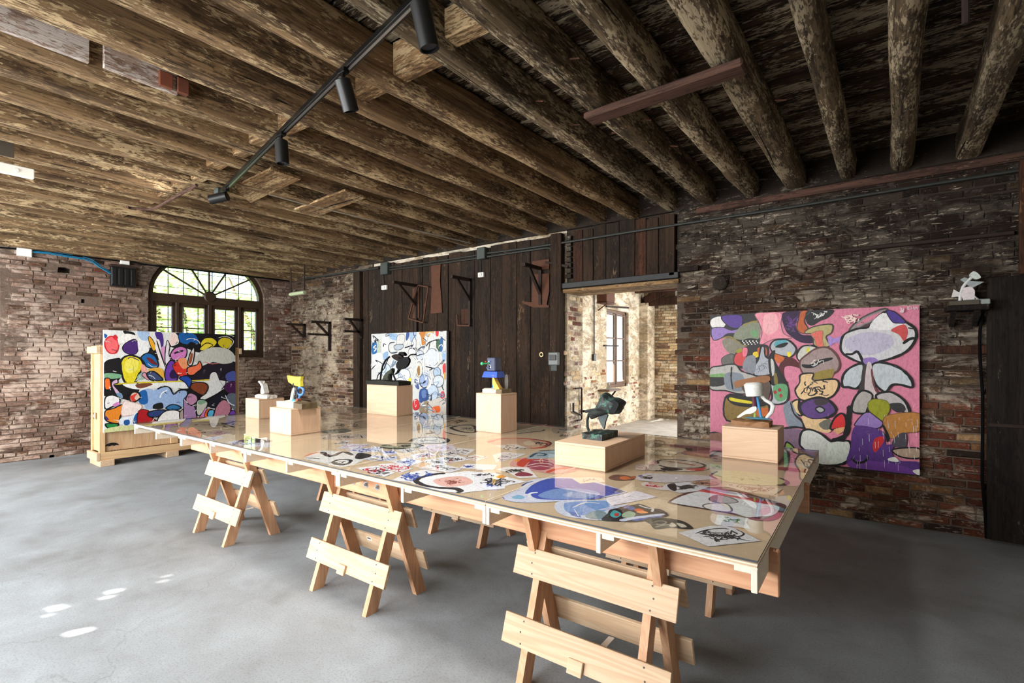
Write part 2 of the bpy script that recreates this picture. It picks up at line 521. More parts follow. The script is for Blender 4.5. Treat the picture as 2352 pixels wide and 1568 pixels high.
M_ply_x = wood('plywood face lengthwise', (218, 187, 158), (200, 163, 131), 0, 0.55, 0.5, 0.28, 0.05, 0.04)
M_ply_z = wood('plywood face upright', (218, 186, 157), (201, 163, 131), 2, 0.55, 0.5, 0.28, 0.05, 0.04)
M_plyedge = plain('plywood edge', (226, 214, 194), 0.6, nvar=0.10, scale=60)
M_plyedge2 = plain('plywood core layer', (196, 172, 140), 0.7, nvar=0.12, scale=60)
M_tabletop = plain('kraft coloured plywood top', (200, 178, 148), 0.55, nvar=0.10, scale=2.5)
M_fir_x = wood('fir beam lengthwise', (216, 168, 132), (190, 136, 102), 0, 0.6, 0.6, 0.4, 0.1, 0.06)
M_fir_y = wood('fir crosswise', (222, 172, 126), (190, 128, 86), 1, 0.6, 0.6, 0.4, 0.1, 0.06)
M_fir_z = wood('fir leg', (214, 172, 136), (188, 138, 102), 2, 0.6, 0.6, 0.4, 0.1, 0.08)
M_pine_x = wood('pine board', (208, 183, 152), (188, 153, 120), 0, 0.55, 0.45, 0.45, 0.08, 0.06)
M_pine_y = wood('pine crate board', (214, 180, 136), (190, 148, 102), 1, 0.6, 0.45, 0.4, 0.08, 0.05)
M_pine_z = wood('pine crate upright', (216, 182, 138), (192, 150, 104), 2, 0.6, 0.45, 0.4, 0.08, 0.05)
M_cratep = wood('crate plywood', (206, 172, 134), (188, 148, 108), 2, 0.6, 0.4, 0.5, 0.05, 0.04)
M_steel = plain('zinc bolt', (190, 194, 198), 0.3, 1.0)
M_screw = plain('dark screw', (70, 60, 50), 0.5, 0.6)
M_black = plain('black metal', (18, 18, 18), 0.45, 0.2)
M_track = plain('black track', (14, 14, 14), 0.3, 0.3)
M_conduit = plain('green grey conduit', (46, 48, 44), 0.55, 0.2, nvar=0.1)
M_boxgrey = plain('grey green box', (58, 64, 60), 0.6, nvar=0.08)
M_white = plain('white plastic', (226, 224, 216), 0.5)
M_iron = plain('rusty iron', (44, 30, 22), 0.75, 0.3, nvar=0.35, scale=30, bump=0.2)
M_rust = plain('rust brown hardboard', (82, 48, 29), 0.85, nvar=0.15, scale=12, bump=0.1)
M_iron_dark = plain('dark iron girder', (46, 46, 46), 0.6, 0.4, nvar=0.2, scale=10)
M_frame_win = plain('dark brown window timber', (52, 36, 22), 0.5, nvar=0.15, scale=14)
M_frame_win2 = plain('brown window timber', (92, 66, 46), 0.55, nvar=0.15, scale=14)
M_blue_cable = plain('blue cable', (22, 120, 160), 0.45)
M_black_cable = plain('black cable', (12, 11, 11), 0.9, spec=0.1)
M_canvas = plain('white canvas edge', (226, 224, 218), 0.8)

def glass_mat(name, tint=(0.97, 0.985, 0.98), ior=1.5, rough=0.0):
    m = bpy.data.materials.new(name); m.use_nodes = True; MATS[name] = m
    nt = m.node_tree; nt.nodes.clear(); N = NT(nt)
    out = N.n('ShaderNodeOutputMaterial'); mixn = N.n('ShaderNodeMixShader')
    fr = N.n('ShaderNodeFresnel'); bf = N.n('ShaderNodeNewGeometry').outputs['Backfacing']
    N.l(N.maprange(bf, 0, 1, ior, 1 / ior), fr.inputs['IOR'])          # the same reflectance from both sides of the thin sheet
    tb = N.n('ShaderNodeBsdfTransparent'); tb.inputs[0].default_value = tint + (1,)
    gl = N.n('ShaderNodeBsdfGlossy'); gl.inputs['Roughness'].default_value = rough; gl.inputs[0].default_value = (1, 1, 1, 1)
    N.l(fr.outputs[0], mixn.inputs[0]); N.l(tb.outputs[0], mixn.inputs[1]); N.l(gl.outputs[0], mixn.inputs[2]); N.l(mixn.outputs[0], out.inputs[0])
    return m
M_acryl = glass_mat('clear acrylic', (0.985, 0.99, 0.985), 1.5, 0.0)
M_pane = glass_mat('window glass', (0.95, 0.97, 0.95), 1.5, 0.0)
M_acryl_edge = plain('acrylic edge', (70, 72, 76), 0.3)

def paint_mat(name, rough, bump):
    m, nt, b = new_mat(name); N = NT(nt)
    a = N.attr('paint')
    o = N.pos()
    n1 = N.noise(N.mapping(o, (60, 60, 25)), 1.0, 4.0, 0.65, 0.6)
    n2 = N.noise(o, 9.0, 5.0, 0.7, 1.2)
    col = N.mix(N.ramp(n1, [(0.35, 0.22), (0.55, 0.0)]), a, (0.0, 0.0, 0.0, 1))
    col = N.mix(N.ramp(n2, [(0.62, 0.0), (0.72, 0.16)]), col, (0.85, 0.84, 0.80, 1))
    N.l(col, b.inputs['Base Color'])
    b.inputs['Roughness'].default_value = rough
    b.inputs['Specular IOR Level'].default_value = 0.3
    N.bump(N.math('ADD', n1, n2), bump, 0.004, b)
    return m
M_paint = paint_mat('oil paint', 0.5, 0.35)
M_ink = paint_mat('drawing paper', 0.75, 0.04)
def vcol(name, rough=0.6, metal=0.0, bump=0.2, spec=0.4):
    m, nt, b = new_mat(name); N = NT(nt)
    n1 = N.noise(N.obj(), 40.0, 5.0, 0.7)
    col = N.mix(N.ramp(n1, [(0.3, 0.3), (0.6, 0.0)]), N.attr('paint'), (0.02, 0.02, 0.02, 1))
    N.l(col, b.inputs['Base Color']); b.inputs['Roughness'].default_value = rough; b.inputs['Metallic'].default_value = metal
    b.inputs['Specular IOR Level'].default_value = spec
    N.bump(n1, bump, 0.004, b)
    return m
def patina():
    m, nt, b = new_mat('green patina'); N = NT(nt)
    f = N.noise(N.obj(), 26.0, 6.0, 0.7, 0.8)
    N.l(N.ramp(f, [(0.45, lin((28, 31, 32))), (0.54, lin((44, 52, 51))), (0.60, lin((52, 106, 90))), (0.75, lin((84, 140, 118)))]), b.inputs['Base Color'])
    b.inputs['Roughness'].default_value = 0.6; N.bump(f, 0.4, 0.006, b)
    return m
M_patina = patina()
M_sculpt = vcol('painted sculpture', 0.6)
M_bronze = vcol('dark patinated bronze', 0.6, 0.0, 0.4, 0.12)
# ------------------------------------------------------------------ the room
random.seed(11)
def proj(p):
    d = -p.x * _cs + p.y * _cc
    if d <= 0.1: return None
    r = p.x * _cc + p.y * _cs
    return (CCX + CF * r / d, CHY - CF * (p.z - CH) / d, d)

def slab(mb, outer, holes, mat, t):
    """a wall with openings: outline in (along, up), front at local y = 0, back at y = t"""
    loops = [outer] + holes
    tri = tessellate_polygon([[Vector((a, b, 0)) for a, b in lp] for lp in loops])
    flat = [p for lp in loops for p in lp]
    n = len(flat)
    vs = [(a, 0, b) for a, b in flat] + [(a, t, b) for a, b in flat]
    fs = []
    for q in tri:
        a, b, c = [flat[i] for i in q]
        if (b[0] - a[0]) * (c[1] - a[1]) - (c[0] - a[0]) * (b[1] - a[1]) < 0: q = (q[0], q[2], q[1])
        fs.append(tuple(q)); fs.append((q[2] + n, q[1] + n, q[0] + n))
    base = 0
    for lp in loops:
        m = len(lp)
        for i in range(m):
            j = (i + 1) % m
            fs.append((base + i, base + j, base + j + n, base + i + n))
        base += m
    mb.add(vs, fs, mat)

def rect(a0, a1, b0, b1): return [(a0, b0), (a1, b0), (a1, b1), (a0, b1)]
def arch(a0, a1, b0, spring, rise, n=18):
    c = (a0 + a1) / 2; r = (a1 - a0) / 2
    pts = [(a0, b0), (a1, b0), (a1, spring)]
    for k in range(1, n):
        t = PI * k / n
        pts.append((c + r * math.cos(t), spring + rise * math.sin(t)))
    return pts + [(a0, spring)]

# floor
mb = MB(); mb.box((-3.7, 1.8, -0.1), (15.2, 9.3, 0.2))
tag(mb.build('floor', M_floor), 'worn grey concrete floor of the old warehouse room', 'floor', kind='structure')

# right-hand wall: slab of mortar, bricks proud of it, planks and doorway
DX0, DX1, DZ = -3.42, -1.88, 2.53
mb = MB()
I = Matrix.Identity(4)
mb.mi = 0; slab(mb, rect(-10.9, -7.6, 0, 3.78), [], tr((0, YW + 0.012, 0)), 0.5)
mb.mi = 1; slab(mb, rect(-7.6, DX0, 0, 3.78), [], tr((0, YW + 0.05, 0)), 0.46)
mb.mi = 2; slab(mb, rect(DX0, DX1, DZ, 3.78), [], tr((0, YW + 0.06, 0)), 0.45)
mb.mi = 2; slab(mb, rect(DX1, 3.4, 0, 3.78), [], tr((0, YW + 0.012, 0)), 0.5)
wall_right = tag(mb.build('wall_right', [M_mort_c, M_plaster_a, M_mort_r]), 'long sooty brick wall with doorway and dark plank partition', 'wall', kind='structure')

# back wall with the arched window, and a second window beyond the left edge of the picture
BANG = math.atan2(BDIR.y, BDIR.x)
MBACK = Matrix((( BDIR.x, -BNRM.x, 0, BW0.x), (BDIR.y, -BNRM.y, 0, BW0.y), (0, 0, 1, 0), (0, 0, 0, 1)))
def back_local(p):
    d = p - BW0
    return Vector((d.dot(BDIR), -d.dot(BNRM), p.z))
W1A0, W1A1, W1B0 = back_local(at_back(341, 740)).x, back_local(at_back(609, 740)).x, 1.60
WSPR, WRISE = 2.78, 0.86
mb = MB()
hole1 = arch(W1A0, W1A1, W1B0, WSPR, WRISE)
hole2 = arch(-2.05, 0.05, 1.55, WSPR, WRISE)
niches = []
for u, v, ru, rv in ((148, 620, 12, 7), (191, 691, 3.5, 5), (120, 1048, 5, 4)):
    q = back_local(at_back(u, v)); e = ru / 145; g_ = rv / 145
    niches.append([(q.x - e, q.z - g_), (q.x + e * 0.9, q.z - g_ * 0.9), (q.x + e, q.z + g_ * 0.6), (q.x + e * 0.3, q.z + g_), (q.x - e * 0.9, q.z + g_ * 0.8)])
slab(mb, rect(-4.3, 4.7, 0, 3.78), [hole1, hole2] + niches, MBACK @ tr((0, 0.014, 0)), 0.36)
for nc in niches:
    qx = sum(a for a, b in nc) / len(nc); qz = sum(b for a, b in nc) / len(nc)
    mb.box((qx, 0.30, qz), (0.4, 0.04, 0.35), MBACK)
wall_back = tag(mb.build('wall_back', M_mort_b), 'pale worn brick end wall with an arched window', 'wall', kind='structure')

# front wall behind the camera and the near end wall
mb = MB()
slab(mb, rect(-11.2, 3.6, 0, 3.78), [rect(a, b, 0.75, 3.26) for a, b in OPENINGS], tr((0, -2.65, 0)), 0.15)
tag(mb.build('wall_front', M_plaster_plain), 'plain rendered wall with tall openings behind the viewer', 'wall', kind='structure')
mb = MB(); mb.box((3.35, 1.7, 1.89), (0.2, 8.8, 3.78))
tag(mb.build('wall_end', M_plaster_plain), 'plain rendered wall beyond the right edge of view', 'wall', kind='structure')
# blind panel added unseen outside the openings, with small tears shaping the sun patches
mb = MB()
gaps = []
for fx, fy, w, h in ((-4.208, 0.827, 0.10, 0.06), (-4.13, 0.77, 0.05, 0.03), (-3.734, 0.832, 0.08, 0.09), (-4.188, 1.117, 0.07, 0.065), (-4.12, 1.06, 0.05, 0.05), (-4.171, 1.421, 0.05, 0.03), (-4.10, 1.37, 0.06, 0.03)):
    z = (fy + 2.825) / 1.3; x = fx - 0.4 * z
    gaps.append([(x - w / 2, z - h / 2), (x + w / 2, z - h / 2 + 0.01), (x + w / 2 - 0.01, z + h / 2), (x - w / 2 + 0.015, z + h / 2 - 0.01)])
slab(mb, rect(-11.2, 3.4, 0.0, 3.78), gaps, tr((0, -2.83, 0)), 0.01)
tag(mb.build('sun_blocker_1', M_white), 'pale blind with small tears, added unseen outside the front openings', 'sun_mask', kind='structure')

# ------------------------------------------------------------------ bricks
def brick_mesh(name, cols, seed, mat):
    rg = random.Random(seed)
    L, H = 0.25, 0.058
    ring = [(-0.5, -0.5), (0, -0.5), (0.5, -0.5), (0.5, 0.5), (0, 0.5), (-0.5, 0.5)]
    mb = MB(); mb.cur = lin(cols)
    vs = []
    for dep, ins, j in ((0.055, 0.0, 0.0), (0.009, 0.0, 0.0022), (0.0, 0.006, 0.0028)):
        for a, b in ring:
            sx = 1 if a > 0 else -1 if a < 0 else 0
            sz = 1 if b > 0 else -1
            vs.append((a * L - sx * ins + rg.uniform(-j, j) * 2, dep + rg.uniform(-j, j) * 1.4, b * H - sz * ins + rg.uniform(-j, j)))
    fs = []
    for r in (0, 6):
        for i in range(6):
            k = (i + 1) % 6
            fs.append((r + i, r + k, r + 6 + k, r + 6 + i))
    fs += [(12, 13, 16, 17), (13, 14, 15, 16)]
    mb.add(vs, fs)
    me = mb.mesh(name); me.materials.append(mat)
    return me, mb

PAL = {
    'red': [(130, 72, 52), (118, 63, 46), (140, 88, 66), (108, 60, 46)],
    'brown': [(116, 84, 64), (98, 70, 54), (130, 100, 78), (106, 74, 54)],
    'dark': [(76, 56, 44), (60, 46, 38), (88, 66, 52), (68, 52, 44)],
    'pink': [(156, 126, 110), (142, 112, 97), (162, 134, 117), (132, 104, 90)],
    'pale': [(232, 208, 168), (218, 190, 148), (238, 220, 186), (206, 172, 132)],
    'ochre': [(170, 130, 88), (150, 110, 74), (182, 146, 104), (140, 100, 66)],
}
BRK = {}
def brick_variants(mat):
    if mat.name in BRK: return BRK[mat.name]
    d = {}
    for k, cols in PAL.items():
        d[k] = [brick_mesh('brick', c, hash((k, i)) % 1000 if False else i * 17 + len(k) * 101, mat) for i, c in enumerate(cols)]
    BRK[mat.name] = d
    return d

def lay_bricks(wall, mat, M, a0, a1, z0, z1, inside, palette, occl, seed, keep=300, wmin=0.17, wmax=0.29, row=0.0705, jag=0.0, everything=True):
    rg = random.Random(seed)
    var = brick_variants(mat)
    items = []
    z = z0; r = 0
    while z < z1 - 0.02:
        h = row - 0.0125 + rg.uniform(-0.004, 0.004)
        a = a0 + (rg.uniform(0, 0.12)) - (0.06 if r % 2 else 0) + (rg.uniform(-jag, jag))
        end = a1 + rg.uniform(-jag, jag)
        while a < end - 0.04:
            L = rg.choice((rg.uniform(wmin, wmax), rg.uniform(0.23, wmax), 0.12))
            if a + L > end: L = end - a
            c = (a + L / 2, z + row / 2 + 0.006 * math.sin(a * 1.7 + r))
            a += L + rg.uniform(0.008, 0.016)
            if L < 0.05 or not inside(c[0], c[1], L): continue
            if rg.random() < 0.008: continue
            pal = palette(c[0], c[1], rg)
            vi = rg.randrange(4)
            dep = rg.uniform(-0.005, 0.006)
            P = M @ Matrix.Translation((c[0], dep, c[1])) @ Matrix.Rotation(rg.uniform(-0.012, 0.012), 4, 'Y') @ Matrix.Diagonal((L / 0.25, 1, h / 0.058, 1))
            pp = proj(P.translation)
            score = -1
            if pp and -20 < pp[0] < 2372 and 0 < pp[1] < 1568 and not any(o[0] < pp[0] < o[2] and o[1] < pp[1] < o[3] for o in occl):
                score = L * h / pp[2] ** 2
            items.append((score, P, pal, vi))
        z += row; r += 1
    items.sort(key=lambda t: -t[0])
    rest = MB()
    for i, (sc_, P, pal, vi) in enumerate(items):
        me, src = var[pal][vi]
        if i < keep and sc_ > 0:
            o = bpy.data.objects.new('brick', me)
            COL.objects.link(o)
            o.parent = wall
            o.matrix_local = P
        else:
            rest.cur = src.c[0]
            rest.add(src.v, src.f, P)
    if rest.v:
        o = rest.build('brickwork', mat, wall)
        tag(o, kind='stuff')

# right-hand section
def pal_r(a, z, rg):
    if z < 1.35:
        return rg.choices(['red', 'brown', 'dark', 'ochre'], [0.62 if a > 0 else 0.3, 0.26, 0.12, 0.12])[0]
    if a < -1.4 and z < 1.6: return rg.choices(['red', 'brown', 'dark'], [0.3, 0.4, 0.3])[0]
    return rg.choices(['brown', 'dark', 'red', 'ochre'], [0.58, 0.36, 0.02, 0.04])[0]
occl_r = [(1630, 702, 2112, 1090), (1280, 940, 1880, 1260), (1660, 870, 1800, 1070)]
lay_bricks(wall_right, M_brick_r, tr((0, YW, 0)), DX1 + 0.02, 2.0, 0.0, 3.62, lambda a, z, L: not (a + L / 2 < DX1 + 0.02), pal_r, occl_r, 5, keep=285, jag=0.035)
# corner section
occl_c = [(843, 760, 1030, 1568), (560, 905, 1200, 1568)]
lay_bricks(wall_right, M_brick_c, tr((0, YW, 0)), -10.42, -8.02, 0.0, 3.62, lambda a, z, L: True, lambda a, z, rg: rg.choices(['brown', 'pink', 'dark', 'ochre'], [0.4, 0.35, 0.2, 0.05])[0], occl_c, 6, keep=0)
# back wall
def in_back(a, z, L):
    for a0, a1, b0 in ((W1A0, W1A1, W1B0), (-2.05, 0.05, 1.55)):
        if a + L / 2 > a0 - 0.0 and a - L / 2 < a1 + 0.0 and z > b0 - 0.02:
            if z < WSPR: return False
            c = (a0 + a1) / 2; rr = (a1 - a0) / 2
            t = max(0.0, abs(a - c) - L / 2) / rr
            if t < 1 and z < WSPR + WRISE * math.sqrt(1 - t * t) + 0.02: return False
    for u, v, ru, rv in ((148, 620, 13, 8), (191, 691, 4, 5), (120, 1048, 6, 4)):
        p = back_local(at_back(u, v))
        if abs(a - p.x) < ru / 140 + L / 2 and abs(z - p.z) < rv / 140 + 0.02: return False
    return True
lay_bricks(wall_back, M_brick_b, MBACK, -0.5, 4.55, 0.0, 3.5, in_back, lambda a, z, rg: rg.choices(['pink', 'brown', 'dark', 'red'], [0.80, 0.15, 0.02, 0.03])[0], [(207, 757, 550, 1080), (300, 940, 700, 1568), (560, 905, 740, 1010)], 7, keep=300)

# ------------------------------------------------------------------ ceiling: boards, beams, blocking
mb = MB(); mb.box((-3.7, 1.8, 3.74), (15.2, 9.3, 0.1))
ceiling = tag(mb.build('ceiling', M_board), 'blackened timber ceiling of boards and heavy beams', 'ceiling', kind='structure')
rg = random.Random(3)
y = -2.6
while y < 6.0:
    w = rg.uniform(0.19, 0.25)
    mb = MB(); mb.box((-3.7, y + w / 2, 3.655 + rg.uniform(-0.006, 0.008)), (14.6, w - 0.012, 0.06), None, 0.006)
    mb.build('plank', M_board, ceiling)
    y += w

def beam_mesh(x, wid, hgt, rnd, seed, zb, y0=-2.64, y1=6.0, slope=0.03, nseg=52):
    """one hewn beam: rounded section, edges that wander, knots"""
    rg = random.Random(seed); o1 = rg.uniform(0, 50)
    mb = MB(); n = 16
    rows = []
    for i in range(nseg + 1):
        t = i / nseg; y = y0 + (y1 - y0) * t
        cx = x - slope * (YW - y) + 0.012 * noise.noise(Vector((o1, y * 0.7, 0)))
        wv = 1 + 0.07 * noise.noise(Vector((o1 + 9, y * 0.8, 0)))
        row = []
        for k in range(n):
            a = 2 * PI * (k + 0.5) / n
            ca, sa = math.cos(a), math.sin(a)
            e = 2.0 / (2.0 + (1 - rnd) * 5.0)
            px = (abs(ca) ** e) * (1 if ca > 0 else -1) * wid / 2
            pz = (abs(sa) ** e) * (1 if sa > 0 else -1) * hgt / 2
            q = Vector((o1 + px * 9, y * 2.2, pz * 9))
            jx = noise.noise(q) * 0.010; jz = noise.noise(q + Vector((7, 0, 3))) * 0.010
            row.append((cx + (px + jx) * wv, y, zb + hgt / 2 + pz * wv + jz))
        rows.append(row)
    vs = [p for r in rows for p in r]
    fs = []
    for i in range(nseg):
        for k in range(n):
            k2 = (k + 1) % n
            fs.append((i * n + k, i * n + k2, (i + 1) * n + k2, (i + 1) * n + k))
    fs.append(tuple(range(n))); fs.append(tuple(nseg * n + k for k in range(n))[::-1])
    mb.add(vs, fs)
    return mb
BEAMS = []   # (x centre at the wall, width)
for x, w in ((1.62, .17), (1.16, .16), (0.705, .17), (0.24, .17), (-0.185, .14), (-0.64, .19), (-1.06, .14), (-1.51, .155), (-1.935, .14), (-2.42, .155), (-2.85, .13), (-3.32, .18), (-3.79, .17), (-4.22, .165)):
    BEAMS.append((x, w))
x = -4.22
rgb = random.Random(21)
while x > -10.1:
    x -= rgb.uniform(0.43, 0.46)
    BEAMS.append((x, rgb.uniform(0.15, 0.18)))
for i, (x, w) in enumerate(BEAMS):
    right = x > -0.9
    rnd = {2: 0.35, 3: 0.9, 4: 0.75, 5: 0.45, 6: 0.4}.get(i, 0.03 if x < -1 else 0.4)
    mb = beam_mesh(x, w, 0.255, rnd, 100 + i, 3.365 + (0.01 if i % 3 else -0.01) * (1 if i > 3 else 0.5) - (0.04 if x < -9.4 else 0))
    o = mb.build('beam', M_beam_r if x > -2.1 else M_beam_l, ceiling, smooth=True, angle=0.7)
# timber against the back wall
mb = beam_mesh(0, 0.18, 0.26, 0.1, 77, 3.27, y0=-2.6, y1=5.95, slope=0)
for k, v in enumerate(mb.v):
    mb.v[k] = Vector((v.x + BW0.x + (v.y - BW0.y) * (BDIR.x / BDIR.y) + 0.15, v.y, v.z))
mb.build('wall_plate', M_beam_l, ceiling, smooth=True, angle=0.7)
# blocking between the beams, all along one line
def beam_x(i, y): return BEAMS[i][0] - 0.03 * (YW - y)
for i in range(7, len(BEAMS) - 4):
    if i in (10,): continue
    xa = beam_x(i, 2.15) - BEAMS[i][1] / 2 + 0.004; xb = beam_x(i + 1, 2.15) + BEAMS[i + 1][1] / 2 - 0.004
    if xa - xb < 0.1: continue
    rgk = random.Random(i * 7)
    hh = rgk.uniform(0.17, 0.21)
    mb = MB(); mb.box((0, 0, 0), (xa - xb + 0.012, rgk.uniform(0.10, 0.14), hh), tr(((xa + xb) / 2, 2.15 + rgk.uniform(-0.04, 0.04), 3.61 - hh / 2)) @ rotz(rgk.uniform(-0.06, 0.06)), 0.008)
    mb.build('blocking', M_block, ceiling)
# wall plate timber above the conduit on the right-hand wall
mb = MB(); mb.box((0.6, YW - 0.01, 3.31), (4.5, 0.05, 0.075), None, 0.01)
mb.build('wall_plate', M_redboard, wall_right)

mb = MB(); mb.box((-4.3, YW + 0.005, 3.54), (12.2, 0.03, 0.36)); mb.build('plaster_band', M_plaster_dark, wall_right)

# ------------------------------------------------------------------ plank partition and the boards over the doorway
def planks(x0, x1, zb, zt, yf, seed, wmin, wmax, mats):
    rg = random.Random(seed); x = x0
    while x < x1 - 0.02:
        w = min(rg.uniform(wmin, wmax), x1 - x)
        zt_ = zt(x + w / 2) + rg.uniform(-0.02, 0.02)
        mb = MB(); d = rg.uniform(-0.008, 0.006)
        mb.box((x + w / 2, yf + 0.02 + d, (zb + zt_) / 2), (w - rg.uniform(0.004, 0.012), 0.04, zt_ - zb), None, 0.004)
        mb.build('plank', rg.choice(mats), wall_right)
        x += w
planks(-7.86, -3.62, 0.0, lambda x: 3.30, YW - 0.01, 31, 0.16, 0.34, [M_plank, M_plank, M_plank_b])
planks(-3.30, -1.96, 2.60, lambda x: 3.34, YW, 32, 0.15, 0.22, [M_plank, M_plank_b, M_plank, M_plank_red])
mb = MB(); mb.box((-7.97, YW - 0.03, 1.62), (0.20, 0.10, 3.24), None, 0.008)
mb.build('post', M_plank, wall_right)
mb = MB(); mb.box((-3.53, YW - 0.03, 1.66), (0.17, 0.09, 3.32), None, 0.008)
mb.build('post', M_plank, wall_right)
mb = MB(); mb.box((-1.93, YW - 0.02, 2.95), (0.07, 0.06, 0.74), None, 0.006)
mb.build('post', M_plank, wall_right)
mb = MB()
for k in range(8):
    mb.cur = lin(random.Random(k).choice(((190, 172, 146), (120, 104, 88), (206, 190, 166))))
    mb.box((-3.37, YW + 0.01, 2.72 + k * 0.075), (0.09, 0.05, 0.062), None, 0.006)
o = mb.build('brickwork', M_brick_r, wall_right); tag(o, kind='stuff')
mb = MB(); mb.box((-2.66, YW - 0.02, 2.585), (1.62, 0.06, 0.075), None, 0.006)
o = mb.build('lintel', M_iron_dark, wall_right)
mb = MB(); mb.box((-2.65, YW + 0.20, 2.515), (1.60, 0.46, 0.05), None, 0.006)
mb.build('door_head', M_block, wall_right)
# brick and plaster reveal of the doorway (left side), set into the wall
MJ = Matrix(((0, -1, 0, DX0), (1, 0, 0, 0), (0, 0, 1, 0), (0, 0, 0, 1)))
lay_bricks(wall_right, M_brick_j, MJ @ tr((0, -0.002, 0)), YW + 0.06, YW + 0.50, 0.0, 2.45, lambda a, z, L: True, lambda a, z, rg: rg.choices(['red', 'pink', 'pale'], [0.5 if z < 1.35 else 0.1, 0.4, 0.5])[0], [(0, 985, 2352, 1568)], 9, keep=0, wmin=0.1, wmax=0.22)

# tarred door leaf at the far right
d2 = empty('door_2', (1.45, YW - 0.03, 0), 0, 'tall black tarred door leaf with iron strap at the right edge', 'door', kind='structure')
mb = MB(); mb.box((-0.305, -0.03, 1.16), (0.66, 0.05, 2.26), None, 0.006); mb.build('leaf', M_darkdoor, d2)
mb = MB(); mb.box((-0.30, -0.062, 1.02), (0.66, 0.012, 0.03), None, 0.003); mb.build('strap', M_iron, d2)
mb = MB(); mb.box((-0.36, -0.04, 2.78), (0.16, 0.05, 0.96), None, 0.006); mb.box((0.06, -0.03, 1.7), (0.06, 0.08, 3.2), None, 0.006); mb.build('frame', M_plank_red, d2)
# ------------------------------------------------------------------ the room beyond the doorway
AX, AY, AH = -4.80, 12.74, 3.55
mb = MB(); mb.box((-1.4, 9.75, -0.1), (7.4, 6.58, 0.2))
tag(mb.build('floor', plain('pale worn floor', (164, 158, 150), 0.8, nvar=0.2, scale=4)), 'pale dusty floor of the room beyond the doorway', 'floor', kind='structure')
MAL = Matrix(((0, -1, 0, AX), (1, 0, 0, 0), (0, 0, 1, 0), (0, 0, 0, 1)))        # along +Y, facing +X
AWY0, AWY1, AWZ0, AWZ1 = 10.20, 11.44, 0.90, 2.70
mb = MB(); slab(mb, rect(6.44, 12.9, 0, 3.7), [rect(AWY0, AWY1, AWZ0, AWZ1)], MAL, 0.17)
wal = tag(mb.build('wall_annex_left', M_plaster_a), 'peeling plaster and brick side wall beyond the doorway', 'wall', kind='structure')
lay_bricks(wal, M_brick_a, MAL @ tr((0, -0.002, 0)), 8.9, 12.2, 0.0, 1.5, lambda a, z, L: not (a + L / 2 > AWY0 - 0.03 and a - L / 2 < AWY1 + 0.03 and z > AWZ0 - 0.04) and noise.noise(Vector((a * 1.3, z * 1.3, 4.0))) < 0.05 + (0.5 - z) * 0.3, lambda a, z, rg: rg.choices(['pale', 'pink', 'red', 'ochre'], [0.45, 0.25, 0.18, 0.12])[0], [], 14, keep=0, wmin=0.12)
# lighter brick end wall with an opening added out of sight for the fill lamp
mb = MB(); slab(mb, rect(-5.2, 2.2, 0, 3.7), [rect(-3.2, -1.2, 0.9, 3.1)], tr((0, AY + 0.012, 0)), 0.3)
wab = tag(mb.build('wall_annex_back', masonry('mortar annex end wall', 1.0, (214, 198, 172), 0.4, 0.0, 2.5, 5.0, mortar=True, mcol=(150, 130, 104))), 'pale yellow brick end wall of the room beyond the doorway', 'wall', kind='structure')
lay_bricks(wab, M_brick_a, tr((0, AY, 0)), -4.75, -3.3, 0.08, 3.0, lambda a, z, L: True, lambda a, z, rg: rg.choices(['pale', 'ochre', 'pink'], [0.8, 0.12, 0.08])[0], [(0, 0, 1490, 1568)], 15, keep=120, row=0.076)
mb = MB(); mb.box((AX + 0.10, 12.42, 1.5), (0.22, 0.5, 3.0), None, 0.01); mb.build('pilaster', M_plaster_a, wab)
mb = MB(); slab(mb, rect(-12.9, -6.4, 0, 3.7), [rect(-9.4, -7.2, 0.9, 3.0)], Matrix(((0, 1, 0, 2.0), (-1, 0, 0, 0), (0, 0, 1, 0), (0, 0, 0, 1))), 0.2)  # opening added for the annex side lamp
tag(mb.build('wall_annex_right', M_plaster_a), 'plaster wall of the far room, out of sight', 'wall', kind='structure')
mb = MB(); mb.box((-1.4, 9.6, 3.62), (7.4, 6.6, 0.12))
wc = tag(mb.build('ceiling', M_plaster_a), 'ceiling of the room beyond the doorway with brown timbers', 'ceiling', kind='structure')
for p, q in (((-5.0, 12.3, 3.02), (-2.9, 12.3, 3.02)), ((-5.0, 11.9, 3.32), (-2.6, 11.9, 3.32)), ((-4.7, 12.25, 3.05), (-3.6, 12.25, 3.5))):
    mb = MB(); mb.bar(p, q, 0.16, 0.2, (0, 0, 1), 0.01); mb.build('beam', M_plank_red, wc)
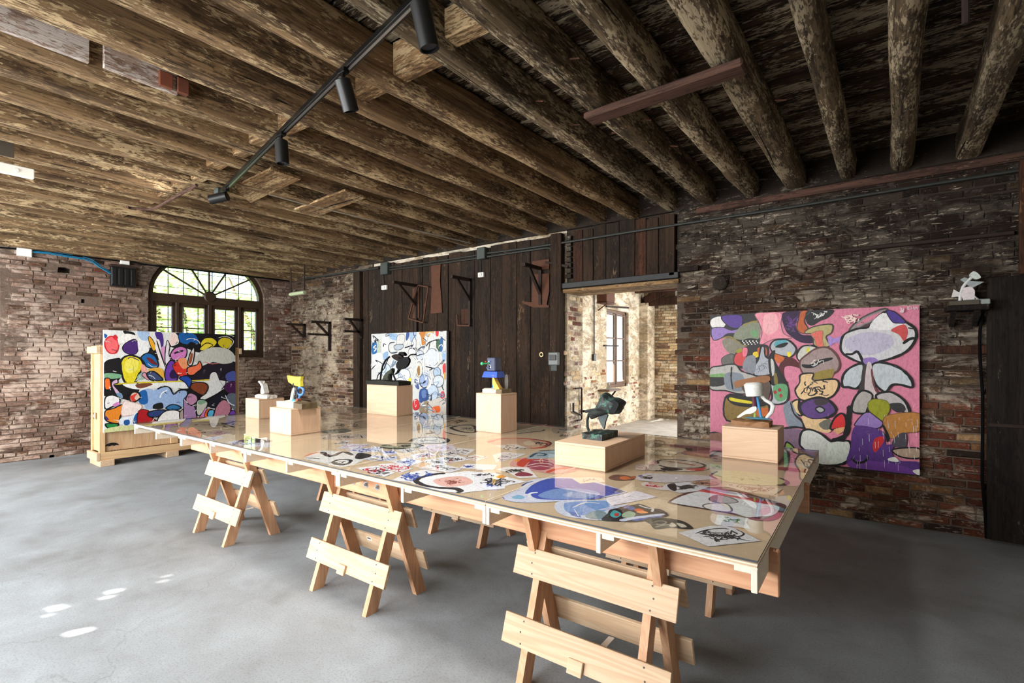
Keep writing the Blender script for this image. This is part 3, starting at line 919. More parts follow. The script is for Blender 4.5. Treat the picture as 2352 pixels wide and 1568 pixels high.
# its window
w2 = empty('window_2', (AX - 0.10, (AWY0 + AWY1) / 2, AWZ0), 0, 'tall brown casement window in the sunlit room beyond the doorway', 'window', kind='structure')
hw = (AWY1 - AWY0) / 2; hz = AWZ1 - AWZ0
mb = MB()
for s in (-1, 1): mb.box((0, s * (hw - 0.035), hz / 2), (0.07, 0.07, hz), None, 0.005)
mb.box((0, 0, 0.035), (0.07, 2 * hw, 0.07), None, 0.005); mb.box((0, 0, hz - 0.035), (0.07, 2 * hw, 0.07), None, 0.005)
mb.build('frame', M_frame_win2, w2)
for s in (-1, 1):
    mb = MB(); a, b = (0.02, hw - 0.07) if s > 0 else (-hw + 0.07, -0.02)
    for yy in (a + 0.03, b - 0.03): mb.box((0.02, yy, hz / 2), (0.045, 0.06, hz - 0.14), None, 0.004)
    for zz in (0.10, 0.62, 1.15, hz - 0.10): mb.box((0.02, (a + b) / 2, zz), (0.04, b - a, 0.05 if zz in (0.10,) else 0.035), None, 0.004)
    c = mb.build('casement', M_frame_win2, w2)
    for z0, z1 in ((0.12, 0.60), (0.64, 1.13), (1.17, hz - 0.12)):
        mb = MB(); mb.box((0.02, (a + b) / 2, (z0 + z1) / 2), (0.004, b - a - 0.06, z1 - z0)); mb.build('pane', M_pane, c)
# little shelf on a bracket under the window with a glass bottle, pipe, switch, hook bar and rusty box
sh = empty('bracket_shelf', (AX, 10.05, 0.86), 0, 'small wooden bracket shelf below the far room window', 'shelf')
mb = MB(); mb.box((0.14, 0, 0.02), (0.28, 0.62, 0.035), None, 0.004); mb.build('board', M_frame_win2, sh)
mb = MB(); mb.bar((0.01, 0.1, -0.28), (0.24, 0.1, 0.0), 0.03, 0.03); mb.build('strut', M_iron, sh)
bt = MB(); bt.lathe([(0.03, 0), (0.032, 0.10), (0.012, 0.15), (0.012, 0.20)], tr((AX + 0.14, 10.0, 0.90)), 12)
tag(bt.build('glass_bottle', glass_mat('bottle glass', (0.85, 0.95, 0.88))), 'small clear glass bottle on the shelf under the far window', 'bottle')
mb = MB(); mb.tube([(AX + 0.03, 9.52, 3.2), (AX + 0.03, 9.52, 1.65)], 0.014); mb.box((AX + 0.04, 9.50, 1.60), (0.05, 0.10, 0.14), None, 0.006)
tag(mb.build('wall_pipe', M_conduit), 'thin grey pipe with switch box on the far room side wall', 'pipe')
mb = MB(); mb.box((AX + 0.12, 9.92, 2.98), (0.22, 0.42, 0.36), None, 0.01); mb.box((AX + 0.12, 9.92, 2.78), (0.26, 0.46, 0.02)); mb.bar((AX + 0.01, 9.75, 2.62), (AX + 0.22, 9.75, 2.76), 0.02, 0.02)
tag(mb.build('meter_box', M_rust), 'rusty brown box high on the far room side wall', 'box')
mb = MB(); mb.bar((AX + 0.02, 10.02, 1.86), (AX + 0.16, 10.46, 1.86), 0.05, 0.03)
tag(mb.build('iron_hook', M_iron), 'rusty iron arm left of the far room window', 'hook')
mb = MB(); mb.bar((AX + 0.03, 10.12, 2.74), (AX + 0.06, 11.3, 2.80), 0.02, 0.04)
tag(mb.build('iron_hook', M_iron), 'thin rusty bar above the far room window', 'hook')
jx = DX0 + 0.02
mb = MB()
mb.tube([(jx + .02, 6.16, 1.16), (jx + .02, 6.34, 1.16), (jx + .02, 6.35, 1.14), (jx + .02, 6.35, 0.72), (jx + .02, 6.33, 0.70), (jx + .02, 6.22, 0.70)], 0.012)
mb.tube([(jx + .02, 6.10, 0.96), (jx + .02, 6.10, 0.84), (jx + .02, 6.35, 0.76)], 0.014); mb.lathe([(0.03, 0), (0.03, 0.03)], tr((jx + 0.02, 6.42, 0.8)), 8)
tag(mb.build('door_bolt', M_iron), 'rusty iron bolt bar on the brick door reveal', 'bolt')
mb = MB(); mb.box((-3.98, 12.62, 3.06), (0.10, 0.06, 0.46), None, 0.006)
tag(mb.build('lamp_housing', M_white), 'pale strip hanging by the far room end wall', 'lamp')

# ------------------------------------------------------------------ arched window in the back wall
def arched_window(name, a0, a1, label, detailed=True):
    root = empty(name, MBACK @ Vector(((a0 + a1) / 2, 0.13, W1B0)), BANG, label, 'window', kind='structure')
    hw = (a1 - a0) / 2; spr = WSPR - W1B0
    def ell(r_in, t): return ((hw - r_in) * math.cos(t), spr + (WRISE - r_in) * math.sin(t))
    # outer frame
    n = 24; mb = MB()
    outer = [(-hw, 0), (hw, 0)] + [ell(0, PI * k / n) for k in range(n + 1)]
    inner = [(-hw + 0.09, 0.09), (hw - 0.09, 0.09)] + [ell(0.09, PI * k / n) for k in range(n + 1)]
    m = len(outer)
    vs = [(a, -0.05, b) for a, b in outer] + [(a, -0.05, b) for a, b in inner] + [(a, 0.06, b) for a, b in outer] + [(a, 0.06, b) for a, b in inner]
    fs = []
    for i in range(m):
        j = (i + 1) % m
        fs += [(i, j, m + j, m + i), (2 * m + j, 2 * m + i, 3 * m + i, 3 * m + j), (m + i, m + j, 3 * m + j, 3 * m + i), (j, i, 2 * m + i, 2 * m + j)]
    mb.add(vs, fs); mb.build('frame', M_frame_win, root)
    tz0, tz1 = 1.03, 1.19
    mb = MB(); mb.box((0, 0, (tz0 + tz1) / 2), (2 * hw - 0.12, 0.11, tz1 - tz0), None, 0.006); mb.build('transom', M_frame_win, root)
    mb = MB(); mb.lathe([(0.115, 0), (0.115, 0.08), (0.09, 0.1)], tr((0, 0.03, tz1)) @ rotx(PI / 2), 20); mb.build('boss', M_frame_win, root)
    for t in (0.62, 1.12, PI / 2, PI - 1.12, PI - 0.62):
        p = ell(0.07, math.atan2(math.sin(t) / max(WRISE, 0.1), math.cos(t) / hw) if False else t)
        mb = MB(); mb.bar((0.1 * math.cos(t), 0, tz1 + 0.1 * math.sin(t) * 0.8), (p[0], 0, p[1]), 0.03, 0.03); mb.build('muntin', M_frame_win, root)
    # casements: narrow, wide, wide, narrow
    w = 2 * hw - 0.18
    edges = [(-w / 2, -w / 2 + 0.36), (-w / 2 + 0.42, -0.035), (0.035, w / 2 - 0.42), (w / 2 - 0.36, w / 2)]
    for k, xx in enumerate((-w / 2 + 0.39, 0.0, w / 2 - 0.39)):
        mb = MB(); mb.box((xx, 0.0, (0.08 + tz0) / 2), (0.06 if k != 1 else 0.07, 0.11, tz0 - 0.06), None, 0.006); mb.build('mullion', M_frame_win, root)
    for x0, x1 in edges:
        mb = MB()
        for xx in (x0 + 0.03, x1 - 0.03): mb.box((xx, -0.01, (0.09 + tz0) / 2), (0.06, 0.06, tz0 - 0.09), None, 0.004)
        for zz in (0.12, tz0 - 0.035): mb.box(((x0 + x1) / 2, -0.01, zz), (x1 - x0, 0.06, 0.07), None, 0.004)
        mb.box(((x0 + x1) / 2, -0.01, 0.56), (x1 - x0, 0.03, 0.02))
        c = mb.build('casement', M_frame_win, root)
        for z0, z1 in ((0.155, 0.55), (0.57, tz0 - 0.07)):
            mb = MB(); mb.box(((x0 + x1) / 2, -0.01, (z0 + z1) / 2), (x1 - x0 - 0.12, 0.004, z1 - z0)); mb.build('pane', M_pane, c)
    # fanlight glass and the iron grille outside
    mb = MB(); poly = [(-hw + 0.09, tz1)] + [(hw - 0.09, tz1)] + [ell(0.09, PI * k / n) for k in range(1, n)]
    mb.prism(poly, -0.002, 0.002, rotx(PI / 2)); mb.build('pane', M_pane, root)
    if detailed:
        mb = MB()
        for k in range(8): mb.bar((-hw + 0.15 + k * 0.255, 0.22, 0.0), (-hw + 0.15 + k * 0.255, 0.22, 1.95), 0.012, 0.012)
        for zz in (0.12, 0.42, 0.72, 0.98, 1.35, 1.66): mb.bar((-hw, 0.225, zz), (hw, 0.225, zz), 0.010, 0.010)
        mb.build('grille', M_iron, root)
    return root
arched_window('window_1', W1A0, W1A1, 'arched dark timber window with fanlight, bright garden behind')
arched_window('window_3', -2.05, 0.05, 'second arched timber window at the extreme left edge', False)

# ------------------------------------------------------------------ outside the windows: eave added against the sun, ground, trees
mb = MB(); mb.box((-11.55, 2.0, 4.0), (1.5, 10.0, 0.1))  # unseen slab added to keep the sun off the arched windows
tag(mb.build('sun_blocker_2', M_frame_win), 'added unseen eave outside the arched windows', 'sun_screen', kind='structure')
mb = MB(); mb.box((AX - 0.17 - 0.30, 10.8, 2.78), (0.60, 3.4, 0.06))  # unseen board added to block sun through the annex window
tag(mb.build('sun_blocker_3', M_frame_win), 'added unseen canopy outside the far room window', 'sun_shade', kind='structure')
mb = MB(); mb.box((-21, 6, -0.5), (20, 40, 0.2))
tag(mb.build('ground', plain('garden grass', (110, 140, 60), 0.9, nvar=0.3, scale=1.0)), 'green garden ground outside the arched window', 'ground', kind='structure')
def leaf_mat():
    m = bpy.data.materials.new('sunlit leaves'); m.use_nodes = True; nt = m.node_tree; nt.nodes.clear(); N = NT(nt)
    out = N.n('ShaderNodeOutputMaterial'); mx = N.n('ShaderNodeMixShader'); mx.inputs[0].default_value = 0.5
    d = N.n('ShaderNodeBsdfDiffuse'); t = N.n('ShaderNodeBsdfTranslucent')
    col = N.ramp(N.noise(N.pos(), 2.3, 4.0, 0.6), [(0.3, lin((120, 156, 76))), (0.7, lin((226, 236, 170)))])
    N.l(col, d.inputs[0]); N.l(col, t.inputs[0]); N.l(d.outputs[0], mx.inputs[1]); N.l(t.outputs[0], mx.inputs[2]); N.l(mx.outputs[0], out.inputs[0])
    return m
M_leaf = leaf_mat()
M_bark = plain('tree bark', (96, 76, 58), 0.9, nvar=0.3, scale=10)
def tree(name, x, y, h, r, zc, n, label, seed):
    rg = random.Random(seed)
    t = empty(name, (x, y, 0), 0, label, 'tree', 'garden trees outside the arched window')
    mb = MB(); mb.tube([(0, 0, -0.3), (rg.uniform(-.2, .2), rg.uniform(-.2, .2), h * 0.5), (rg.uniform(-.5, .5), rg.uniform(-.5, .5), h)], [0.12, 0.09, 0.03], 8); mb.build('trunk', M_bark, t)
    mb = MB()
    for _ in range(n):
        d = Vector((rg.gauss(0, 1), rg.gauss(0, 1), rg.gauss(0, 1))).normalized() * (rg.random() ** 0.4)
        p = Vector((d.x * r, d.y * r, zc + d.z * h * 0.5))
        s = rg.uniform(0.05, 0.12)
        R = Matrix.Rotation(rg.uniform(0, 6.28), 4, 'Z') @ Matrix.Rotation(rg.uniform(-1.2, 1.2), 4, 'X')
        mb.add([(-s, 0, 0), (0, -s * 0.45, 0), (s, 0, 0), (0, s * 0.45, 0.2 * s)], [(0, 1, 2, 3)], tr(p) @ R)
    o = mb.build('foliage', M_leaf, t); tag(o, kind='stuff')
tree('leafy_tree', -14.8, 4.9, 3.6, 1.6, 2.6, 2800, 'light green leafy tree behind the left half of the arched window', 1)
tree('leafy_tree', -16.6, 8.0, 4.2, 1.9, 2.4, 3400, 'dense green tree behind the right half of the arched window', 2)
tree('leafy_tree', -21.5, 6.4, 5.6, 2.4, 4.2, 3600, 'tall pale tree farther back behind the arched fanlight', 3)
tree('leafy_tree', -8.6, 13.5, 4.6, 1.6, 2.4, 2600, 'green tree outside the far room casement window', 4)
mb = MB(); mb.tube([at_x(413, 690, -14), at_x(425, 725, -14), at_x(432, 770, -14), at_x(434, 830, -14)], 0.035, 6)
tag(mb.build('slim_trunk', M_bark), 'thin leaning bare trunk seen through the left casement', 'tree')
# ------------------------------------------------------------------ helpers for things built in room coordinates
def part(mb, name, mat, root, smooth=False, angle=0.6, label=None):
    o = mb.build(name, mat, root, smooth=smooth, angle=angle)
    o.matrix_parent_inverse = root.matrix_basis.inverted() if False else Matrix.Identity(4)
    inv = root.matrix_basis.inverted()
    o.data.transform(inv)
    if label: o['label'] = label
    return o
def root_at(name, loc, label, cat, group=None):
    o = empty(name, loc, 0, label, cat, group)
    return o
# empties made in this run have their basis at once
# ------------------------------------------------------------------ the long table
ZT = 0.882                               # top of the acrylic
TX1, TY0 = -0.321, 1.911
PITCH, TD, NP = 1.237, 2.55, 5
TX0 = TX1 - PITCH * NP
table = root_at('exhibition_table', ((TX0 + TX1) / 2, TY0 + TD / 2, 0), 'huge plywood display table on sawhorses, its top covered with drawings', 'table')
for k in range(NP):
    x1 = TX1 - k * PITCH - 0.0015; x0 = x1 - PITCH + 0.003
    mb = MB()
    xc, yc = (x0 + x1) / 2, TY0 + TD / 2
    mb.mi = 0; mb.box((xc, yc, 0.8535), (x1 - x0, TD, 0.007))
    mb.mi = 1; mb.box((xc, yc, 0.8605), (x1 - x0 - 0.003, TD - 0.003, 0.007))
    mb.mi = 0; mb.box((xc, yc, 0.8663), (x1 - x0, TD, 0.0046))
    mb.mi = 2; mb.box((xc, yc, 0.8696), (x1 - x0, TD, 0.0020))
    part(mb, 'panel', [M_plyedge, M_plyedge2, M_tabletop], table)
ribs = []
for k in range(NP):
    x1 = TX1 - k * PITCH
    ribs += [(x1 - 0.012, 1), (x1 - PITCH / 2, 0), (x1 - PITCH + 0.012, -1)]
for x, e in ribs:
    mb = MB(); mb.box((x, TY0 + TD / 2, 0.807), (0.021, TD - 0.004, 0.086), None, 0.002)
    part(mb, 'rib', M_plyedge, table)
    s = -1 if e == 1 else 1
    mb = MB(); mb.box((x + s * 0.04, TY0 + 0.11, 0.838), (0.058, 0.20, 0.023), None, 0.002)
    part(mb, 'cleat', M_plyedge, table)
for x0, x1, y in ((-5.57, -2.55, 2.130), (-3.1, -0.287, 2.168), (-5.57, -2.9, 3.385), (-3.2, -0.297, 3.423)):
    mb = MB(); mb.bar((x0, y, 0.757), (x1, y, 0.757), 0.036, 0.180, (0, 0, 1), 0.004)
    part(mb, 'stringer', M_fir_x, table)
for u, v in ((812.5, 1105.5), (841, 1112.5), (867, 1118.5)):
    p = at_y(u, v, 2.112)
    mb = MB(); mb.lathe([(0.022, 0), (0.022, 0.003), (0.012, 0.003), (0.012, 0.012), (0.006, 0.012), (0.006, 0.02)], tr(p) @ rotx(PI / 2), 8)
    part(mb, 'bolt', M_steel, table)
sheet_names = ['nearest sheet, at the right end of the table', 'second sheet from the right table end', 'middle sheet of the five on the table', 'second sheet from the left table end', 'farthest sheet, at the left end of the table']
for k in range(NP):
    x1 = TX1 - k * PITCH - 0.001; x0 = x1 - PITCH + 0.002
    mb = MB(); xc, yc = (x0 + x1) / 2, TY0 + TD / 2
    mb.mi = 0; a, b = (x1 - x0) / 2, TD / 2; z0, z1 = 0.8745, ZT
    vs = [(xc - a, yc - b, z0), (xc + a, yc - b, z0), (xc + a, yc + b, z0), (xc - a, yc + b, z0), (xc - a, yc - b, z1), (xc + a, yc - b, z1), (xc + a, yc + b, z1), (xc - a, yc + b, z1)]
    mb.add(vs, [(4, 5, 6, 7)]); mb.mi = 1
    mb.add([vs[i] for i in (0, 1, 5, 4)], [(0, 1, 2, 3)]); mb.add([vs[i] for i in (2, 3, 7, 6)], [(0, 1, 2, 3)])
    if k == 0: mb.add([vs[i] for i in (1, 2, 6, 5)], [(0, 1, 2, 3)])
    if k == NP - 1: mb.add([vs[i] for i in (3, 0, 4, 7)], [(0, 1, 2, 3)])
    tag(mb.build('acrylic_sheet', [M_acryl, M_acryl_edge]), 'clear acrylic cover, ' + sheet_names[k], 'cover', 'clear sheets covering the tabletop')
# thin pale joint lines between the sheets
for k in range(1, NP):
    x = TX1 - k * PITCH
    mb = MB(); mb.box((x, TY0 + TD / 2, ZT - 0.0006), (0.004, TD, 0.002)); part(mb, 'joint', M_plyedge, table)

# ------------------------------------------------------------------ sawhorses
def sawhorse(x, y, label, strap, barcode):
    r = root_at('sawhorse', (x, y, 0), label, 'sawhorse', 'sawhorses carrying the long table')
    SL = 1 / 3.0
    def leg(xc, sgn):
        # side outline in (y, z): foot at sgn*-.19, rises to the other side
        hw = 0.0425 * math.sqrt(1 + SL * SL)
        f = lambda z: sgn * (-0.192 + z * SL)
        pl = [(f(0) - hw, 0.0), (f(0) + hw, 0.0), (f(0.80) + hw * 0.9, 0.79 if sgn < 0 else 0.81), (f(0.80) - hw, 0.81 if sgn < 0 else 0.79)]
        mb = MB(); m = Matrix(((0, 0, 1, xc), (1, 0, 0, 0), (0, 1, 0, 0), (0, 0, 0, 1)))
        mb.prism(pl, -0.0185, 0.0185, m)
        return mb.build('leg', M_fir_z, r)
    for s in (-1, 1):
        leg(s * 0.288, 1); leg(s * 0.327, -1)
        mb = MB(); mb.lathe([(0.019, 0), (0.019, 0.003), (0.010, 0.003), (0.010, 0.012), (0.005, 0.012), (0.005, 0.02)], tr((s * 0.346, 0.0, 0.575)) @ roty(s * PI / 2), 8)
        mb.build('bolt', M_steel, r)
    th = math.atan(SL)
    for sgn in (1, -1):
        for zc, nm in ((0.243, 'lower_board'), (0.548, 'upper_board')):
            ny, nz = -sgn * math.cos(th), math.sin(th)
            cy = sgn * (-0.192 + zc * SL) + ny * 0.0545; cz = zc + nz * 0.0545 - 0.012
            M = tr((0, cy, cz)) @ rotx(-sgn * th)
            mb = MB(); mb.box((0, 0, 0), (0.84, 0.019, 0.138), M, 0.002)
            b = mb.build(nm, M_pine_x, r)
            sm = MB()
            for sx in (-1, 1):
                for dz in (-0.05, 0.0, 0.05):
                    sm.lathe([(0.0045, 0), (0.0045, 0.001)], M @ tr((sx * (0.31 + (0.006 if dz == 0 else -0.004)), -sgn * 0.0095, dz)) @ rotx(sgn * PI / 2), 6)
            o = sm.build('screws', M_screw, b); tag(o, kind='stuff')
            if nm == 'lower_board':
                mb = MB(); mb.box((0, -sgn * 0.017, -0.052), (0.075, 0.016, 0.062), M, 0.002); mb.build('block', M_pine_x, b)
                if barcode and sgn < 0:
                    mb = MB(); mb.mi = 0; mb.box((-0.15, sgn * 0.010, 0.03), (0.05, 0.001, 0.028), M)
                    mb.mi = 1
                    for q in range(9): mb.box((-0.167 + q * 0.0042, sgn * 0.0108, 0.034), (0.0018 + 0.001 * (q % 2), 0.0006, 0.015), M)
                    mb.build('sticker', [M_white, M_black], b)
    if strap:
        mb = MB(); mb.box((0.02, 0, 0.19), (0.03, 0.30, 0.003)); mb.build('strap', M_white, r)
    return r
sawhorse(-4.705, 2.15, 'sawhorse under the far left front of the table, before the crate', True, False)
sawhorse(-2.815, 2.15, 'middle sawhorse of the front row, barcode sticker on its rear board', False, True)
sawhorse(-1.075, 2.15, 'nearest and largest sawhorse, at the right front of the table', True, False)
sawhorse(-4.715, 3.40, 'rear sawhorse seen between the two left front sawhorses', False, False)
sawhorse(-2.95, 3.40, 'rear sawhorse behind the middle of the table front', False, False)
sawhorse(-1.10, 3.40, 'rear sawhorse at the right end, in shadow under the table', False, False)

# ------------------------------------------------------------------ plywood plinths
PED = []
def plinth(label, cu, cv, lu, ru, tv, inset=(False, True), lidlow=True):
    c = at_z(cu, cv, ZT)
    xl = at_y(lu, cv, c.y).x
    yr = at_x(ru, cv, c.x).y
    d = -c.x * _cs + c.y * _cc
    top = CH - (tv - CHY) * d / CF
    h = top - ZT
    w, dp = c.x - xl, yr - c.y
    r = root_at('plinth', ((xl + c.x) / 2, (c.y + yr) / 2, ZT), label, 'plinth', 'plywood plinths on the table')
    t = 0.014
    mb = MB(); mb.box((0, 0, t / 2), (w, dp, t), None, 0.0012); mb.build('base_board', M_ply_x, r)
    mb = MB(); mb.box((0, 0, h - t / 2), (w, dp, t), None, 0.0012); mb.build('top_board', M_ply_x, r)
    g = 0.0008
    for nm, ctr, sz in (('front_board', (0, -dp / 2 + t / 2, h / 2), (w - 2 * t if inset[0] else w, t, h - 2 * t - 2 * g)), ('back_board', (0, dp / 2 - t / 2, h / 2), (w - 2 * t if inset[0] else w, t, h - 2 * t - 2 * g))):
        mb = MB(); mb.box(ctr, sz, None, 0.0010); mb.build(nm, M_ply_z if h > w else M_ply_x, r)
    for s in (-1, 1):
        mb = MB(); mb.box((s * (w / 2 - t / 2 - (0 if inset[0] else 0.0015)), 0, h / 2), (t, dp if inset[0] else dp - 2 * t - 2 * g, h - 2 * t - 2 * g), None, 0.0010); mb.build('side_board', M_ply_z, r)
    PED.append((Vector(((xl + c.x) / 2, (c.y + yr) / 2, top)), w, dp, c, xl, yr))
    return PED[-1]
P1 = plinth('far left plywood plinth carrying the small white figure', 594.7, 961.6, 564, 652.6, 916.8)
P2 = plinth('plywood plinth carrying the sculpture with the yellow panel', 668.3, 999.7, 619.6, 736.6, 940.2)
P3 = plinth('tall square plinth carrying the black leaf sculpture', 911.3, 955.2, 842.8, 947.7, 886.0)
P4 = plinth('tall narrow plinth carrying the blue hatted sculpture', 1150.4, 995.0, 1093.6, 1187.0, 905.0)
P5 = plinth('low wide plinth carrying the green bronze sculpture', 1390.0, 1083.2, 1274.3, 1481.4, 1026.5, (True, False))
P6 = plinth('plinth at the right end carrying the white cup sculpture', 1786.5, 1064.0, 1658.4, 1800.5, 987.3, (False, False))

# ------------------------------------------------------------------ shipping crate and its feet
CX, CY0, CY1, CTOP = -9.10, 2.262, 4.22, 1.765
crate = root_at('shipping_crate', (CX - 0.22, (CY0 + CY1) / 2, 0), 'large plywood shipping crate standing before the back wall', 'crate')
CM = (CY0 + CY1) / 2; CL = CY1 - CY0
mb = MB(); mb.box((CX - 0.06, CM, 0.98), (0.02, CL - 0.10, 1.54)); part(mb, 'front_panel', M_cratep, crate)
mb = MB(); mb.box((CX - 0.42, CM, 0.98), (0.02, CL - 0.04, 1.54)); part(mb, 'back_panel', M_cratep, crate)
for y in (CY0 + 0.03, CY1 - 0.03):
    mb = MB(); mb.box((CX - 0.235, y, 0.98), (0.37, 0.02, 1.54)); part(mb, 'side_panel', M_pine_z, crate)
    for x in (CX - 0.035, CX - 0.40):
        mb = MB(); mb.box((x, y, 0.93), (0.05, 0.07, 1.46), None, 0.004); part(mb, 'corner_post', M_pine_z, crate)
for y in (CM - 0.02,):
    mb = MB(); mb.box((CX - 0.035, y, 0.93), (0.03, 0.10, 1.44), None, 0.003); part(mb, 'batten', M_pine_z, crate)
mb = MB(); mb.box((CX - 0.012, CM, 0.145), (0.045, CL + 0.03, 0.115), None, 0.004); part(mb, 'bottom_rail', M_pine_y, crate)
mb = MB(); mb.box((CX - 0.44, CM, 0.145), (0.045, CL + 0.03, 0.115), None, 0.004); part(mb, 'bottom_rail', M_pine_y, crate)
for y in (CY0 - 0.022, CY1 + 0.022):
    mb = MB(); mb.box((CX - 0.22, y, 0.145), (0.47, 0.045, 0.115), None, 0.004); part(mb, 'bottom_rail', M_pine_x, crate)
    mb = MB(); mb.box((CX - 0.22, y, CTOP - 0.055), (0.47, 0.045, 0.10), None, 0.004); part(mb, 'top_rail', M_pine_x, crate)
mb = MB(); mb.box((CX - 0.02, CM, CTOP - 0.055), (0.04, CL, 0.10), None, 0.004); part(mb, 'top_rail', M_pine_y, crate)
mb = MB(); mb.box((CX - 0.22, CM, CTOP), (0.44, CL, 0.02), None, 0.003); part(mb, 'lid', M_cratep, crate)
for y in (CY0 + 0.08, CM - 0.06, CY1 - 0.12):
    mb = MB(); mb.box((CX - 0.22, y, 0.045), (0.50, 0.17, 0.09), None, 0.004); part(mb, 'foot', M_pine_x, crate)
mb = MB(); mb.box((CX - 0.25, CY0 - 0.004, 0.73), (0.05, 0.012, 0.10), None, 0.004); mb.box((CX - 0.25, CY0 - 0.012, 0.73), (0.025, 0.012, 0.05), None, 0.004); part(mb, 'latch', M_steel, crate)
mb = MB(); mb.box((CX - 0.23, CY0 + 0.017, 1.36), (0.05, 0.004, 0.12)); part(mb, 'paper_tag', M_white, crate)
# umbrella mark and stencil on the lower front
mb = MB(); q = at_x(257, 1024, CX - 0.048)
um = [(0.085 * math.cos(PI * k / 10), 0.05 * math.sin(PI * k / 10)) for k in range(11)] + [(-0.055, 0.008), (-0.03, 0.0), (0.0, 0.010), (0.03, 0.0), (0.055, 0.008)]
mb.prism([(-a, b) for a, b in um][::-1], 0, 0.001, Matrix(((0, 0, 1, q.x), (1, 0, 0, q.y), (0, 1, 0, q.z), (0, 0, 0, 1))))
part(mb, 'umbrella_mark', M_black, crate)
mb = MB(); q = at_x(270, 1034, CX - 0.048)
for k in range(5): mb.box((q.x + 0.0005, q.y - 0.07 + k * 0.035, q.z), (0.001, 0.022, 0.025 + 0.004 * (k % 2)))
part(mb, 'stencil', plain('grey stencil ink', (120, 96, 74), 0.8), crate)

# ------------------------------------------------------------------ conduits, boxes, switches on the right-hand wall
YC = YW - 0.05
def wallpts(L, y=YC): return [at_y(u, v, y) for u, v in L]
mb = MB(); mb.tube(wallpts([(690, 641), (740, 634), (800, 625), (870, 615.5)]), 0.016, 8)
tag(mb.build('conduit', M_conduit), 'grey conduit from the room corner to the first grey junction box', 'conduit', 'conduits under the beams of the right-hand wall')
mb = MB(); mb.tube(wallpts([(892, 614), (960, 606), (1030, 596), (1095, 586)]), 0.014, 8)
tag(mb.build('conduit', M_conduit), 'upper of two conduits between the two grey junction boxes', 'conduit', 'conduits under the beams of the right-hand wall')
mb = MB(); mb.tube(wallpts([(892, 620), (960, 612), (1030, 602), (1095, 593)]), 0.014, 8)
tag(mb.build('conduit', M_conduit), 'lower of two conduits between the two grey junction boxes', 'conduit', 'conduits under the beams of the right-hand wall')
mb = MB(); mb.tube(wallpts([(1115, 582), (1200, 571), (1300, 556), (1500, 524), (1800, 478), (2100, 429), (2370, 386)]), 0.016, 8)
tag(mb.build('conduit', M_conduit), 'long dark conduit running over the doorway and right brick wall', 'conduit', 'conduits under the beams of the right-hand wall')
mb = MB(); mb.tube(wallpts([(1115, 590), (1200, 577), (1255, 569), (1265, 570), (1270, 578), (1271.5, 700), (1272, 812)]), 0.016, 8)
tag(mb.build('conduit', M_conduit), 'conduit bending down the planks to the meter box by the doorway', 'conduit', 'conduits under the beams of the right-hand wall')
def wbox(name, u0, v0, u1, v1, dep, mat, label, cat, lid=True, detail=None, group=None):
    a = at_y(u0, v1, YW - dep); b = at_y(u1, v0, YW - dep)
    r = root_at(name, ((a.x + b.x) / 2, YW - 0.02, a.z), label, cat, group)
    w, h = b.x - a.x, b.z - a.z
    mb = MB(); mb.box((0, -dep / 2 + 0.012, h / 2), (w, dep - 0.022, h), None, 0.006); mb.build('body', mat, r)
    if lid:
        mb = MB(); mb.box((0, -dep + 0.024, h / 2), (w * 0.94, 0.012, h * 0.94), None, 0.004); mb.build('lid', mat, r)
    if detail: detail(r, w, h, dep)
    return r
wbox('junction_box', 873, 601, 889, 631, 0.11, M_boxgrey, 'dark grey junction box near the corner, left of the plank wall brackets', 'junction box')
wbox('junction_box', 1094, 566, 1113, 596, 0.11, M_boxgrey, 'dark grey junction box above the middle of the plank wall', 'junction box')
def sw(r, w, h, dep):
    mb = MB(); mb.box((0, -dep + 0.013, h / 2), (w * 0.5, 0.01, h * 0.55), None, 0.003); mb.build('rocker', plain('switch rocker', (206, 204, 196), 0.5), r)
wbox('switch_box', 875.5, 654, 887, 666, 0.06, M_white, 'small white switch under the left junction box', 'switch', True, sw)
wbox('switch_box', 1097, 624, 1110, 637, 0.06, M_white, 'small white switch under the middle junction box', 'switch', True, sw)
mb = MB(); mb.tube(wallpts([(880, 631), (881, 653)], YW - 0.03), 0.008, 6); tag(mb.build('drop_pipe', M_conduit), 'short pipe down to the left white switch', 'pipe')
mb = MB(); mb.tube(wallpts([(1103, 596), (1103.5, 624)], YW - 0.03), 0.008, 6); tag(mb.build('drop_pipe', M_conduit), 'short pipe down to the middle white switch', 'pipe')
def meter(r, w, h, dep):
    mb = MB(); mb.box((0, -dep + 0.012, h * 0.6), (w * 0.7, 0.012, h * 0.45), None, 0.003); mb.build('window', M_black, r)
wbox('meter_box', 1259, 809, 1281, 838, 0.13, plain('light grey plastic', (118, 122, 120), 0.5), 'grey meter box on the planks beside the doorway', 'meter box', True, meter)
wbox('socket_box', 1264, 838, 1279, 852, 0.09, M_boxgrey, 'small dark socket below the grey meter box', 'socket', False)
mb = MB(); p = at_y(1244, 814, YW - 0.02)
for k in range(16):
    a0, a1 = 2 * PI * k / 16, 2 * PI * (k + 1) / 16
    mb.bar(p + Vector((0.028 * math.cos(a0), -0.005, 0.028 * math.sin(a0))), p + Vector((0.028 * math.cos(a1), -0.005, 0.028 * math.sin(a1))), 0.008, 0.010)
tag(mb.build('brass_ring', plain('dull brass', (190, 160, 110), 0.4, 0.8)), 'small brass ring on the planks near the meter box', 'ring')

